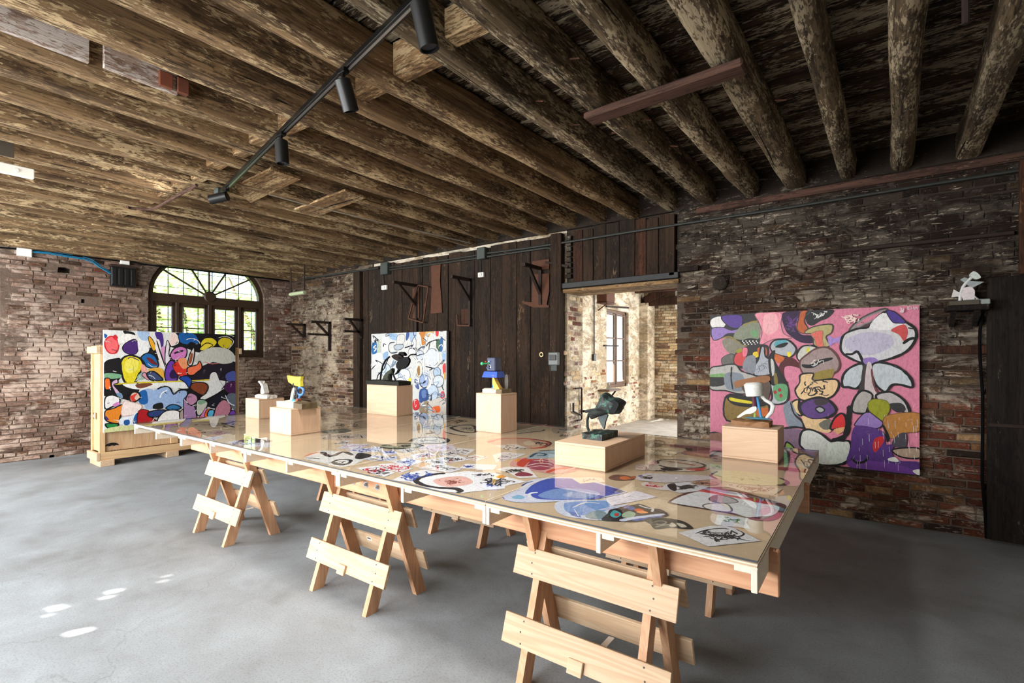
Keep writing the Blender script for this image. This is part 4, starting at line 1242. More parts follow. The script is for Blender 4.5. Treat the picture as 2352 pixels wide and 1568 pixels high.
# wall brackets
def bracket(label, u, vt, vb, ue, rail=None, diag=0.55, group='iron brackets on the wall'):
    X = at_y(u, vt, YW - 0.03).x; zt = at_y(u, vt, YW - 0.03).z; zb = at_y(u, vb, YW - 0.03).z
    ye = at_x(ue, vt, X).y
    r = root_at('wall_bracket', (X, YW, zt), label, 'bracket', group)
    mb = MB(); mb.bar((X, YW - 0.035, zb), (X, YW - 0.035, zt + 0.02), 0.045, 0.045); part(mb, 'upright', M_iron, r)
    mb = MB(); mb.bar((X, YW - 0.02, zt), (X, ye, zt), 0.045, 0.045); part(mb, 'arm', M_iron, r)
    zz = zt - max(0.2, (zt - zb) * diag)
    mb = MB(); mb.bar((X, YW - 0.04, zz), (X, ye + 0.12, zt - 0.02), 0.04, 0.04); part(mb, 'strut', M_iron, r)
    if rail:
        z = at_y(u, rail[1], YW - 0.03).z; y2 = at_x(rail[0], vt, X).y
        mb = MB(); mb.bar((X, YW - 0.02, z), (X, y2, z), 0.04, 0.04); part(mb, 'rail', M_iron, r)
    return r
bracket('leftmost iron bracket, on the brick at the room corner', 699, 746, 774, 657, None, 1.0)
bracket('second iron bracket from the corner, with a long leg on the brick', 757, 741, 806, 715, (707, 769), 0.45)
bracket('third iron bracket, where the brick meets the dark planks', 831, 735, 777, 791, (790, 762), 0.9)
bracket('tall iron bracket behind the white and blue painting, with a loose frame', 957, 656, 766, 903, None, 0.42)
bracket('iron bracket in the middle of the planks, between rust plate and switch', 1080, 643, 748, 1037, None, 0.45)
bracket('iron bracket over rust brown sheets near the doorway', 1242, 617, 700, 1203, None, 0.7)
def plate(name, quad, dep, mat, label, cat):
    p = [at_y(u, v, YW - dep) for u, v in quad]
    mb = MB(); poly = [(q.x, q.z) for q in p]
    mb.prism(poly, 0, 0.008, Matrix(((1, 0, 0, 0), (0, 0, -1, YW - dep), (0, 1, 0, 0), (0, 0, 0, 1))))
    return tag(mb.build(name, mat), label, cat)
plate('rust_plate', [(991, 608), (1013, 606), (1011, 645), (1014, 680), (1016, 718), (990, 720), (992, 660)], 0.028, M_rust, 'tall rust brown plate nailed to the middle planks', 'plate')
plate('rust_plate', [(1223, 600), (1262, 595), (1262, 617), (1240, 620), (1223, 613)], 0.028, M_rust, 'small rust brown sheet above the bracket near the doorway', 'plate')
plate('rust_plate', [(1224, 630), (1262, 628), (1262, 668), (1256, 700), (1262, 702), (1261, 706), (1226, 706), (1200, 696), (1200, 692), (1222, 694)], 0.028, M_rust, 'large rust brown sheet behind the bracket near the doorway', 'plate')
plate('rust_plate', [(948, 662), (963, 660), (963, 730), (948, 732)], 0.024, M_rust, 'narrow rust brown strip behind the loose iron frame', 'plate')
plate('board_patch', [(1060, 710), (1076, 709), (1077, 743), (1060, 744)], 0.026, M_plank_red, 'grey board patch below the middle bracket', 'board')
fr = root_at('iron_rack', at_y(960, 740, YW - 0.08), 'loose rectangular iron frame hanging askew behind the tall bracket', 'frame')
c4 = [at_y(u, v, YW - 0.09) for u, v in ((960, 655), (984, 659), (972, 741), (938, 731))]
for i in range(4):
    mb = MB(); mb.bar(c4[i], c4[(i + 1) % 4], 0.02, 0.02, (0, 1, 0)); part(mb, 'bar', M_rust, fr)
fr2 = root_at('iron_rack', at_y(1066, 748, YW - 0.06), 'small u shaped iron frame below the middle bracket', 'frame')
c3 = [at_y(u, v, YW - 0.07) for u, v in ((1050, 722), (1051, 747), (1079, 748))]
for i in range(2):
    mb = MB(); mb.bar(c3[i], c3[i + 1], 0.022, 0.022, (0, 1, 0)); part(mb, 'bar', M_rust, fr2)
mb = MB(); mb.bar(at_y(1253, 602, YW - 0.1), at_y(1305, 612, YW - 0.02), 0.03, 0.03); tag(mb.build('iron_rod', M_iron), 'short iron rod sticking out above the doorway edge', 'rod')

# right brick wall: rail, plug, timber strip, cable, shelf
mb = MB(); a, b = at_y(1872, 578, YW - 0.02), at_y(2330, 540, YW - 0.02); mb.box(((a.x + b.x) / 2, YW - 0.02, (a.z + b.z) / 2), (b.x - a.x, 0.05, 0.035), None, 0.006)
ln = tag(mb.build('iron_rail', M_iron), 'rusty iron rail fixed along the upper right brick wall', 'rail')
mb = MB(); p = at_y(1977, 595, YW - 0.03); mb.bar(p + Vector((0, 0, 0.10)), p + Vector((0, -0.02, -0.06)), 0.02, 0.012); tag(mb.build('iron_spike', M_iron), 'rusty spike hanging from the iron rail', 'spike')
mb = MB(); p = at_y(1655, 650, YW); mb.lathe([(0.085, 0), (0.085, 0.03), (0.07, 0.045), (0.02, 0.05)], tr((p.x, YW + 0.005, p.z)) @ rotx(PI / 2), 14)
tag(mb.build('flue_plug', M_plaster_dark), 'round plastered flue plug in the brick right of the doorway', 'plug')
mb = MB(); mb.box((at_y(2190, 803, YW).x + 0.06, YW - 0.015, at_y(2190, 803, YW).z), (0.36, 0.05, 0.075), None, 0.006); tag(mb.build('timber_strip', M_plank_red), 'short dark timber strip let into the brick below the shelf', 'timber')
mb = MB(); mb.tube(wallpts([(2258, 712), (2251, 760), (2250, 800), (2253, 850), (2257, 900), (2257, 1000), (2256, 1100), (2263, 1180), (2266, 1236)], YW - 0.04), 0.012, 7)
tag(mb.build('hanging_cable', M_black_cable), 'dark cable hanging from the wall shelf to the floor', 'cable')
sh = root_at('wall_shelf', at_y(2222, 712, YW), 'dark rough wooden wall shelf holding the white sculpture', 'shelf')
z = at_y(2222, 700, YW - 0.12).z; a = at_y(2174, 700, YW - 0.2).x; b = at_y(2272, 700, YW - 0.2).x
mb = MB(); mb.box(((a + b) / 2, YW - 0.12, z - 0.03), (b - a, 0.24, 0.045), None, 0.008); part(mb, 'board', M_darkdoor, sh)
for x in (a + 0.05, b - 0.07):
    mb = MB(); mb.bar((x, YW - 0.01, z - 0.17), (x, YW - 0.18, z - 0.05), 0.035, 0.035); part(mb, 'strut', M_darkdoor, sh)
SHZ = z - 0.0075
for k, (u, v) in enumerate(((1575, 613), (1590, 612), (1620, 535), (1700, 560))):
    p = at_y(u, v, YW - 0.0)
mb = MB(); p = at_y(1585, 618, YW); mb.box((p.x, YW - 0.03, p.z), (0.22, 0.07, 0.06), None, 0.006); tag(mb.build('timber_stub', M_plank), 'dark timber stub end beside the lintel over the doorway', 'timber')

# ------------------------------------------------------------------ back wall: vent box, cables, boxes
def backbox(name, u0, v0, u1, v1, dep, mat, label, cat):
    a = at_back(u0, v1, dep); b = at_back(u1, v0, dep)
    la, lb = back_local(a), back_local(b)
    r = empty(name, MBACK @ Vector(((la.x + lb.x) / 2, 0, la.z)), BANG, label, cat)
    w, h = lb.x - la.x, lb.z - la.z
    return r, w, h
r, w, h = backbox('vent_box', 256, 617, 313, 655, 0.12, M_black, 'black slatted ventilation box high on the back wall', 'vent')
mb = MB(); mb.box((0, -0.05, h / 2), (w, 0.10, h), None, 0.006); mb.build('body', M_black, r)
for k in range(4):
    mb = MB(); mb.box((-w / 2 + w * (k + 0.5) / 4, -0.108, h / 2), (w / 4 - 0.03, 0.016, h - 0.05), None, 0.003); mb.build('slat', M_black, r)
mb = MB(); mb.box((0, -0.06, h + 0.02), (w + 0.02, 0.12, 0.04), None, 0.004); mb.build('lintel', M_iron, r)
for nm, q, lab in (('junction_box', (39, 572, 74, 586), 'white junction box at the far left end of the blue cables'), ('junction_box', (277, 591, 298, 606), 'white junction box just under the beam above the vent')):
    r, w, h = backbox(nm, *q, 0.08, M_white, lab, 'junction box')
    mb = MB(); mb.box((0, -0.05, h / 2), (w, 0.08, h), None, 0.006); mb.build('body', M_white, r)
    mb = MB(); mb.box((0, -0.094, h / 2), (w * 0.92, 0.01, h * 0.9), None, 0.003); mb.build('lid', M_white, r)
def bpts(L, off): return [at_back(u, v, off) for u, v in L]
for k, (dz, lab) in enumerate(((0, 'upper'), (3.5, 'middle'), (6, 'lower'))):
    mb = MB(); mb.tube(bpts([(58 + k * 2, 576), (75, 573 + dz), (110, 576 + dz), (150, 583 + dz), (190, 589 + dz), (212, 596 + dz), (232, 610 + dz), (256, 626 + dz * 0.6)], 0.045 + 0.017 * k), 0.0075, 6)
    tag(mb.build('blue_cable', M_blue_cable), lab + ' of three blue cables running to the black vent box', 'cable', 'blue cables on the back wall')
mb = MB(); mb.tube(bpts([(-30, 566), (60, 573), (150, 584), (250, 596), (277, 600)], 0.04), 0.014, 6)
tag(mb.build('black_cable', M_black_cable), 'black cable along the top of the back wall left of the vent', 'cable', 'black cables on the back wall')
mb = MB(); mb.tube(bpts([(298, 600), (330, 607), (420, 617), (520, 628), (600, 638), (664, 645)], 0.20), 0.016, 6)
tag(mb.build('black_cable', M_black_cable), 'black cable crossing above the arched window to the corner', 'cable', 'black cables on the back wall')

# ------------------------------------------------------------------ ceiling fittings
def along(p, q, t): return p + (q - p) * t
TA, TB = at_z(985, -30, 3.325), at_z(506, 444, 3.325)
track = root_at('lighting_track', (TA + TB) / 2, 'long black lighting track fixed slantwise under the beams', 'track')
mb = MB(); mb.bar(TA, TB, 0.045, 0.035, (0, 0, 1), 0.003); part(mb, 'rail', M_track, track)
mb = MB(); mb.bar(TA - Vector((0, 0, .0185)), TB - Vector((0, 0, .0185)), 0.012, 0.004); part(mb, 'slot', M_steel, track)
mb = MB(); mb.box(TB + Vector((0, 0, 0.02)), (0.09, 0.09, 0.05), None, 0.006); part(mb, 'end_feed', M_boxgrey, track)
M_lens = bpy.data.materials.new('lit lens'); M_lens.use_nodes = True
_b = M_lens.node_tree.nodes['Principled BSDF']; _b.inputs['Emission Color'].default_value = (1, 0.93, 0.8, 1); _b.inputs['Emission Strength'].default_value = 9.0
M_lens_off = plain('dark lens', (70, 72, 74), 0.15)
def spot(u, v, direction, label, ln=0.17, rad=0.047, lit=False, power=95):
    p = at_z(u, v, 3.31)
    d = Vector(direction).normalized()
    r = root_at('spotlight', p, label, 'spotlight', 'black cylinder spotlights on the track')
    j = p + Vector((0, 0, -0.075))
    mb = MB(); mb.box(p + Vector((0, 0, -0.012)), (0.07, 0.04, 0.03), None, 0.003); part(mb, 'adapter', M_track, r)
    mb = MB(); mb.tube([p + Vector((0, 0, -0.02)), j], 0.011, 8); part(mb, 'stem', M_track, r)
    M = tr(j) @ d.to_track_quat('Z', 'Y').to_matrix().to_4x4()
    mb = MB(); mb.lathe([(rad * 0.7, -0.02), (rad, -0.012), (rad, ln), (rad * 0.86, ln), (rad * 0.84, ln - 0.02), (0.005, ln - 0.02)], M, 24); part(mb, 'can', M_black, r, True, 0.5)
    mb = MB(); mb.lathe([(rad * 0.8, 0), (rad * 0.8, 0.002)], M @ tr((0, 0, ln - 0.016)), 20); part(mb, 'lens', M_lens if lit else M_lens_off, r)
    if power:  # beam added to brighten the tabletop, even where the lens is dark
        ld = bpy.data.lights.new('spot_beam', 'SPOT'); ld.energy = power; ld.spot_size = 2.3; ld.spot_blend = 0.9; ld.shadow_soft_size = 0.12; ld.color = (1.0, 0.96, 0.91)
        lo = bpy.data.objects.new('spot_beam', ld); COL.objects.link(lo); lo.parent = r
        lo.location = (j - p) + d * (ln + 0.13); lo.rotation_euler = d.to_track_quat('-Z', 'Y').to_euler()
    return r
spot(966, -22, (0.10, 0.22, -1), 'nearest black spotlight, cut by the top edge of the picture', 0.19)
spot(788, 160, (-0.05, 0.42, -1), 'black spotlight on the track, second from the top edge', 0.16)
spot(646, 305, (0.02, 0.06, -1), 'black spotlight hanging straight down, third along the track', 0.16)
spot(519, 434, (-0.85, -0.65, -0.25), 'small black spotlight with lit face at the far end of the track', 0.16, 0.047, True, 40)
def board(quad, th, mat, label, name='ceiling_board', zz=3.355, cat='board'):
    p = [at_z(u, v, zz) for u, v in quad]
    mb = MB(); poly = [(q.x, q.y) for q in p]
    mb.prism(poly, zz, zz + th)
    return tag(mb.build(name, mat), label, cat)
board([(540, 430), (622, 389), (691, 412), (575, 466)], 0.022, M_block, 'wide worn board nailed under the beams beside the track end')
board([(676, 482), (793, 438), (838, 455), (725, 499)], 0.022, M_block, 'narrow reddish board under the beams right of the track')
pA, pB = at_z(1350, 274, 3.33), at_z(1712, 150, 3.33)
mb = MB(); mb.bar(pA, pB, 0.14, 0.05, (0, 0, 1), 0.012); tag(mb.build('ceiling_board', M_redboard), 'long red brown plank nailed across three dark beams', 'board')
mb = MB(); mb.tube([at_z(292, 475, 3.34), at_z(300, 478, 3.34), at_z(345, 481, 3.34), at_z(360, 476, 3.34), at_z(452, 425, 3.34)], 0.016, 8)
tag(mb.build('bent_pipe', M_redboard), 'bent brown pipe under the far left beams', 'pipe')
bx = -5.05
mb = MB(); mb.tube([at_z(618, 446, 3.36), at_z(700, 468, 3.36), at_z(860, 506, 3.36), at_z(1080, 558, 3.36)], 0.010, 6)
tag(mb.build('ceiling_conduit', plain('pale conduit', (150, 144, 130), 0.5)), 'thin pale conduit running along a beam towards the wall', 'conduit')
se = root_at('motion_sensor', at_z(35, 392, 3.32), 'white motion sensor under the beams at the left edge', 'sensor')
p = at_z(36, 392, 3.30)
mb = MB(); mb.box(p, (0.05, 0.24, 0.09), None, 0.006); part(mb, 'body', M_white, se)
mb = MB(); mb.lathe([(0.02, 0), (0.016, 0.012)], tr(p + Vector((0.025, 0, 0))) @ roty(PI / 2), 12); part(mb, 'lens', M_white, se)
mb = MB(); mb.tube([p + Vector((0, -0.10, 0.03)), p + Vector((0, -0.2, 0.06))], 0.02, 8); part(mb, 'swivel', M_white, se)
p = at_z(7, 348, 3.36)
mb = MB(); mb.box((p.x + 0.02, p.y, 3.40), (0.006, 0.13, 0.16)); tag(mb.build('steel_plate', plain('dull steel plate', (92, 84, 74), 0.5, 0.5)), 'perforated steel plate on a beam at the left edge', 'plate')
# pale boards and two red blocks fixed to the side of a near beam
def bside(u0, u1, z0, z1, th, mat, name, label, cat):
    xb = -3.86
    y0 = at_x(u0, 200, xb).y; y1 = at_x(u1, 200, xb).y
    y0, y1 = sorted((y0, y1)); xb = BEAMS[12][0] - 0.03 * (YW - (y0 + y1) / 2) + BEAMS[12][1] / 2 + 0.008
    mb = MB(); mb.box((xb + th / 2, (y0 + y1) / 2, (z0 + z1) / 2), (th, y1 - y0, z1 - z0), None, 0.004)
    tag(mb.build(name, mat), label, cat)
M_pale = old_timber('pale painted board', (176, 152, 136), (120, 88, 70), (214, 204, 196), 1, 0.9, 0.0, (196, 178, 164))
bside(-60, 202, 3.385, 3.55, 0.03, M_pale, 'patch_board', 'whitish painted board on the beam side at upper left', 'board')
bside(233, 402, 3.385, 3.55, 0.03, M_pale, 'patch_board', 'pale pinkish board on the beam side beside the red blocks', 'board')
bside(357, 388, 3.40, 3.50, 0.05, M_redblock if 'M_redblock' in globals() else plain('red brown block', (126, 70, 46), 0.8, nvar=0.2), 'wood_block', 'left of two red brown blocks on the beam side', 'block')
bside(398, 424, 3.40, 3.50, 0.05, plain('red brown block', (112, 64, 44), 0.8, nvar=0.2), 'wood_block', 'right of two red brown blocks on the beam side', 'block')
# hanging lamp in the corner
YL = 5.30
hl = root_at('hanging_lamp', at_y(683, 673, YL), 'pale green tube lamp hung on two rusty rods in the corner', 'lamp')
for u, v0 in ((668, 624), (699, 612)):
    a = at_y(u, 674, YL)
    mb = MB(); mb.tube([a, (a.x, a.y, 3.40)], 0.014, 6); part(mb, 'rod', M_iron, hl)
mb = MB(); mb.tube([at_y(667, 676, YL), at_y(700, 671, YL)], 0.035, 10); part(mb, 'tube', plain('pale green enamel', (168, 178, 142), 0.5), hl)
# iron rod from the ceiling at the upper right
p = at_z(2218, 55, 3.25)
mb = MB(); mb.tube([p, p + Vector((0, 0, 0.36))], 0.016, 7); tag(mb.build('iron_rod', M_iron), 'rusty rod hanging from the ceiling at the upper right', 'rod')
# big nails left in the beams
NAIL = ['on the second dark beam from the red brown plank', 'just below the red brown plank', 'left of the red brown plank end', 'below the middle of the red brown plank', 'well left of the red brown plank', 'above the right end of the red brown plank', 'lowest, nearest the right brick wall', 'highest, near the top blocking']
for k, (u, v) in enumerate(((1405, 305), (1478, 275), (1310, 287), (1540, 335), (1232, 232), (1780, 230), (1690, 365), (1310, 135))):
    p = at_z(u, v, 3.44); d = random.Random(k).uniform(-0.3, 0.3)
    mb = MB(); mb.tube([p, p + Vector((0.07, d * 0.1, -0.02 + d * 0.05))], 0.006, 5)
    tag(mb.build('old_nail', M_rust), 'bent rusty nail in a beam, ' + NAIL[k], 'nail', 'rusty nails in the beams')
# ------------------------------------------------------------------ painted and drawn surfaces
K = (18, 17, 18); WH = (236, 234, 228)
class Flat:
    """layers of flat colour on a plane: origin O, axes A and B (unit), normal Nn towards the viewer"""
    def __init__(self, O, A, B, Nn, to3d, w=None, h=None, step=0.00009, base=0.0006):
        self.O, self.A, self.B, self.N, self.to3d = O, A, B, Nn, to3d
        self.w, self.h = w, h
        self.mb = MB(); self.k = 0; self.step = step; self.base = base
    def loc(self, p):
        q = self.to3d(*p) - self.O
        a, b = q.dot(self.A), q.dot(self.B)
        if self.w is not None:
            a = min(max(a, 0.0), self.w); b = min(max(b, 0.0), self.h)
        return (a, b)
    def _emit(self, pts, tris, col):
        self.k += 1
        off = self.N * (self.base + self.k * self.step)
        self.mb.cur = lin(col)
        P = [self.O + self.A * a + self.B * b + off for a, b in pts]
        fs = []
        for t in tris:
            n = (P[t[1]] - P[t[0]]).cross(P[t[2]] - P[t[0]])
            fs.append(tuple(t) if n.dot(self.N) >= 0 else (t[0], t[2], t[1]))
        self.mb.add(P, fs)
    def poly(self, col, pts, smooth=True, n=4):
        L = [self.loc(p) for p in pts]
        if smooth: L = spline(L, True, n)
        if self.w is not None: L = [(min(max(a, 0.0), self.w), min(max(b, 0.0), self.h)) for a, b in L]
        tr_ = tessellate_polygon([[Vector((a, b, 0)) for a, b in L]])
        self._emit(L, tr_, col)
    def ribbon(self, col, L, wid, closed=False):
        n = len(L); lft = []; rgt = []
        for i in range(n):
            p0 = L[(i - 1) % n] if (closed or i > 0) else L[i]
            p1 = L[(i + 1) % n] if (closed or i < n - 1) else L[i]
            d = Vector((p1[0] - p0[0], p1[1] - p0[1]))
            if d.length < 1e-9: d = Vector((1, 0))
            d.normalize(); nx = Vector((-d.y, d.x))
            f = 1.0 if closed else (0.45 if i in (0, n - 1) else 1.0)
            f *= 0.8 + 0.35 * noise.noise(Vector((L[i][0] * 23, L[i][1] * 23, self.k)))
            w = wid / 2 * f
            lft.append((L[i][0] + nx.x * w, L[i][1] + nx.y * w)); rgt.append((L[i][0] - nx.x * w, L[i][1] - nx.y * w))
        pts = lft + rgt
        if self.w is not None: pts = [(min(max(a, 0.0), self.w), min(max(b, 0.0), self.h)) for a, b in pts]
        tris = []
        for i in range(n if closed else n - 1):
            j = (i + 1) % n
            tris += [(i, j, n + j), (i, n + j, n + i)]
        self._emit(pts, tris, col)
    def line(self, col, wid, pts, closed=False, n=4):
        L = [self.loc(p) for p in pts]
        self.ribbon(col, spline(L, closed, n) if len(L) > 2 else L, wid, closed)
    def out(self, fill, ocol, wid, pts):
        self.poly(fill, pts); self.line(ocol, wid, pts, True)
    def scribble(self, col, wid, quad, n, seed, wob=0.5):
        """n loose pen strokes inside a patch given by picture points"""
        rg = random.Random(seed)
        L = [self.loc(p) for p in quad]
        c = (sum(p[0] for p in L) / len(L), sum(p[1] for p in L) / len(L))
        def rp():
            a = rg.choice(L); t = rg.uniform(0.0, 0.85); b = rg.choice(L); s = rg.uniform(0, 0.4)
            return (c[0] + (a[0] - c[0]) * t + (b[0] - c[0]) * s * 0.5, c[1] + (a[1] - c[1]) * t + (b[1] - c[1]) * s * 0.5)
        for _ in range(n):
            p = rp(); pts = [p]
            sz = wob * 0.5 * math.dist(L[0], L[len(L) // 2])
            ang = rg.uniform(0, 6.28)
            for _k in range(rg.randint(2, 5)):
                ang += rg.uniform(-1.4, 1.4)
                p = (p[0] + math.cos(ang) * sz * rg.uniform(0.15, 0.5), p[1] + math.sin(ang) * sz * rg.uniform(0.15, 0.5))
                # keep inside the patch roughly
                p = (p[0] + (c[0] - p[0]) * 0.15, p[1] + (c[1] - p[1]) * 0.15)
                pts.append(p)
            self.ribbon(col, spline(pts, False, 3), wid * rg.uniform(0.6, 1.3))
    def finish(self, name, mat, parent):
        return part(self.mb, name, mat, parent)

def crop(ox, oy, s): return lambda x, y: (ox + x / s, oy + y / s)

# ---- painting on the crate: plane x = XP
XP = -9.045
pl = at_x(238.3, 757.4, XP); pb = at_x(239, 993.4, XP); prr = at_x(540.5, 767, XP)
PW, PH = prr.y - pl.y, pl.z - pb.z
pt1 = root_at('painting', (XP - 0.02, (pl.y + prr.y) / 2, pb.z), 'large multicoloured abstract painting in front of the crate', 'painting', 'abstract paintings')
mb = MB(); mb.box((XP - 0.02, pl.y + PW / 2, pb.z + PH / 2), (0.038, PW, PH), None, 0.003); part(mb, 'canvas', M_canvas, pt1)
C5 = crop(200, 740, 4.61)
F = Flat(Vector((XP, pl.y, pb.z)), Vector((0, 1, 0)), Vector((0, 0, 1)), Vector((1, 0, 0)), lambda x, y: at_x(*C5(x, y), XP), PW, PH)
W = 0.022
F.poly((228, 228, 224), [(170, 60), (1600, 60), (1600, 1300), (170, 1300)], False)
F.poly(K, [(380, 90), (500, 110), (500, 180), (430, 150)])
F.poly(K, [(960, 110), (1580, 120), (1580, 350), (1420, 330), (1180, 320), (1060, 280), (880, 260), (900, 180)])
F.poly(K, [(640, 270), (740, 290), (760, 400), (650, 340)])
F.poly(K, [(180, 430), (300, 380), (360, 400), (350, 600), (200, 620)])
F.poly((30, 22, 34), [(1000, 560), (1150, 500), (1330, 420), (1580, 420), (1580, 620), (1300, 600), (1050, 640)])
F.poly(K, [(180, 700), (420, 640), (560, 690), (470, 820), (370, 810), (180, 780)])
F.poly(K, [(960, 690), (1120, 660), (1300, 760), (1480, 700), (1480, 830), (1300, 900), (1180, 820), (1050, 740)])
F.poly((30, 92, 170), [(180, 120), (215, 140), (190, 170)])
F.out((244, 106, 108), (200, 40, 50), W, [(190, 200), (240, 150), (300, 165), (335, 240), (310, 320), (240, 325), (195, 270)])
F.poly((214, 40, 52), [(270, 150), (300, 130), (325, 160), (310, 190), (280, 175)])
F.poly((240, 238, 232), [(330, 170), (420, 120), (530, 150), (480, 190), (380, 220), (340, 240)])
F.out((72, 38, 112), K, W * .6, [(375, 260), (430, 205), (510, 180), (545, 250), (520, 330), (450, 340), (390, 310)])
F.poly((236, 236, 234), [(540, 160), (620, 190), (660, 250), (640, 320), (560, 340), (540, 270)])
F.poly((170, 196, 226), [(530, 100), (650, 100), (640, 190), (570, 180)])
F.out((232, 168, 40), K, W * .5, [(650, 150), (690, 180), (730, 270), (700, 300), (660, 220)])
F.poly((70, 44, 130), [(720, 105), (790, 110), (810, 210), (790, 280), (740, 180)])
F.poly((240, 232, 224), [(730, 190), (770, 200), (800, 400), (830, 480), (790, 480), (750, 360), (720, 260)])
F.line(K, W, [(735, 190), (770, 300), (830, 480)])
F.poly((212, 150, 196), [(780, 280), (830, 260), (850, 380), (820, 420)])
F.out((228, 220, 224), K, W * .7, [(830, 280), (850, 190), (875, 250), (865, 330), (880, 390), (855, 470), (825, 420)])
F.poly((240, 214, 204), [(870, 200), (900, 110), (950, 130), (965, 190), (900, 250)])
F.line(WH, W * .8, [(905, 105), (960, 150), (960, 220), (890, 250)])
F.out((24, 92, 162), K, W * .6, [(975, 115), (1130, 120), (1180, 190), (1170, 230), (1100, 210), (1060, 235), (985, 210)])
F.line(WH, W * .6, [(1050, 185), (1100, 170), (1170, 190), (1200, 230)])
F.out((224, 204, 44), K, W, [(1205, 210), (1250, 165), (1330, 165), (1375, 210), (1340, 260), (1260, 290), (1210, 270)])
F.out((206, 186, 30), K, W, [(1380, 210), (1430, 160), (1510, 170), (1540, 220), (1490, 280), (1410, 260)])
F.line(WH, W * .5, [(1390, 165), (1470, 148), (1545, 190), (1540, 230), (1490, 290)])
F.out((228, 206, 60), K, W * .8, [(1190, 280), (1260, 220), (1330, 240), (1290, 270), (1230, 300)])
F.poly((196, 196, 184), [(1130, 400), (1210, 310), (1330, 265), (1480, 280), (1560, 350), (1540, 420), (1440, 440), (1330, 420), (1200, 440)])
F.line((220, 130, 120), W * .6, [(1240, 420), (1320, 440), (1400, 430)])
F.out((206, 122, 186), K, W, [(880, 350), (920, 280), (1000, 255), (1055, 290), (1040, 370), (970, 400), (910, 400)])
F.line(K, W * 1.6, [(920, 330), (970, 310), (1020, 300)])
F.out((226, 214, 204), K, W, [(1065, 440), (1090, 330), (1130, 265), (1135, 340), (1110, 450)])
F.poly((150, 74, 40), [(1075, 430), (1100, 330), (1120, 340), (1100, 430)])
F.out((22, 100, 164), K, W, [(570, 370), (640, 325), (720, 360), (755, 460), (700, 485), (630, 470), (600, 420)])
F.poly((112, 30, 30), [(630, 370), (690, 390), (745, 450), (690, 440), (650, 410)])
F.line(WH, W * .4, [(640, 435), (690, 470), (740, 470)])
F.out((226, 208, 36), K, W * 1.5, [(355, 430), (390, 370), (470, 350), (570, 390), (590, 480), (540, 560), (500, 640), (410, 640), (370, 560)])
F.poly((236, 224, 90), [(400, 420), (470, 380), (540, 410), (530, 500), (450, 540), (400, 500)])
F.line((40, 60, 40), W * .5, [(490, 470), (495, 530)])
F.line((70, 40, 110), W * .8, [(430, 385), (470, 370), (550, 405)])
F.poly((240, 164, 150), [(575, 440), (620, 480), (640, 560), (580, 540)])
F.poly((226, 170, 60), [(640, 500), (760, 480), (810, 520), (800, 600), (720, 540)])
F.out((104, 56, 160), K, W, [(820, 560), (850, 440), (900, 400), (950, 460), (965, 560), (930, 640), (860, 660)])
F.poly((40, 20, 70), [(900, 500), (940, 530), (960, 580), (900, 600), (870, 560)])
F.out((214, 50, 36), K, W * .5, [(905, 450), (980, 410), (1050, 470), (1055, 570), (980, 570), (930, 520)])
F.poly((232, 150, 100), [(960, 400), (1040, 380), (1060, 470), (1010, 490)])
F.out((238, 116, 76), K, W, [(1065, 480), (1160, 450), (1190, 410), (1215, 480), (1160, 530), (1120, 560), (1065, 550)])
F.poly((120, 170, 130), [(190, 540), (350, 550), (345, 590), (200, 595)])
F.poly((150, 176, 160), [(530, 570), (600, 520), (610, 590), (540, 610)])
F.out((214, 150, 170), K, W * .6, [(580, 560), (610, 530), (660, 590), (640, 610)])
F.out((60, 74, 110), K, W * 1.2, [(630, 540), (700, 520), (760, 560), (800, 610), (720, 620), (660, 600)])
F.line((200, 210, 220), W * .7, [(650, 560), (690, 570), (720, 600)])
F.poly((232, 232, 228), [(380, 650), (560, 640), (820, 630), (1050, 640), (1060, 700), (800, 690), (560, 710), (430, 690)])
F.poly((116, 66, 44), [(510, 660), (640, 640), (690, 660), (560, 700)])
F.line((206, 186, 40), W * 1.3, [(290, 655), (500, 640), (800, 630), (1100, 618), (1300, 608)])
F.out((28, 70, 160), K, W, [(975, 590), (1050, 565), (1105, 610), (1080, 690), (1040, 640)])
F.out((128, 62, 32), K, W, [(1090, 690), (1130, 640), (1240, 640), (1280, 690), (1230, 770), (1150, 740)])
F.poly((222, 222, 218), [(1300, 560), (1360, 530), (1400, 620), (1440, 690), (1390, 740), (1300, 790), (1230, 820), (1200, 800), (1290, 720)])
F.line(K, W * .8, [(1410, 520), (1460, 570), (1465, 650), (1420, 710)])
F.out((72, 82, 150), K, W * .6, [(1460, 560), (1510, 520), (1570, 520), (1570, 620), (1480, 620)])
F.out((70, 22, 70), K, W * .5, [(1450, 700), (1480, 640), (1570, 630), (1570, 750), (1500, 750)])
F.out((238, 110, 40), K, W, [(185, 600), (240, 600), (250, 690), (220, 715), (185, 700)])
F.out((206, 170, 196), K, W * .8, [(255, 640), (310, 600), (325, 640), (280, 660), (330, 720), (380, 800), (330, 790), (280, 720)])
F.poly((110, 142, 170), [(310, 750), (360, 750), (375, 800), (330, 800)])
F.poly((150, 176, 214), [(560, 740), (640, 700), (700, 720), (760, 690), (850, 690), (920, 740), (1000, 710), (1060, 740), (1040, 830), (1000, 900), (860, 900), (640, 920), (600, 860)])
F.line(K, W * 1.3, [(740, 710), (800, 680), (870, 690), (915, 760), (970, 720), (1050, 720), (1060, 770), (1020, 840)])
F.line((240, 240, 240), W, [(770, 800), (790, 750), (850, 715)])
F.poly((24, 92, 160), [(550, 740), (620, 720), (640, 790), (640, 850), (590, 870), (545, 840)])
F.out((220, 190, 170), K, W * 1.2, [(445, 790), (480, 740), (540, 745), (560, 800), (500, 840), (460, 835)])
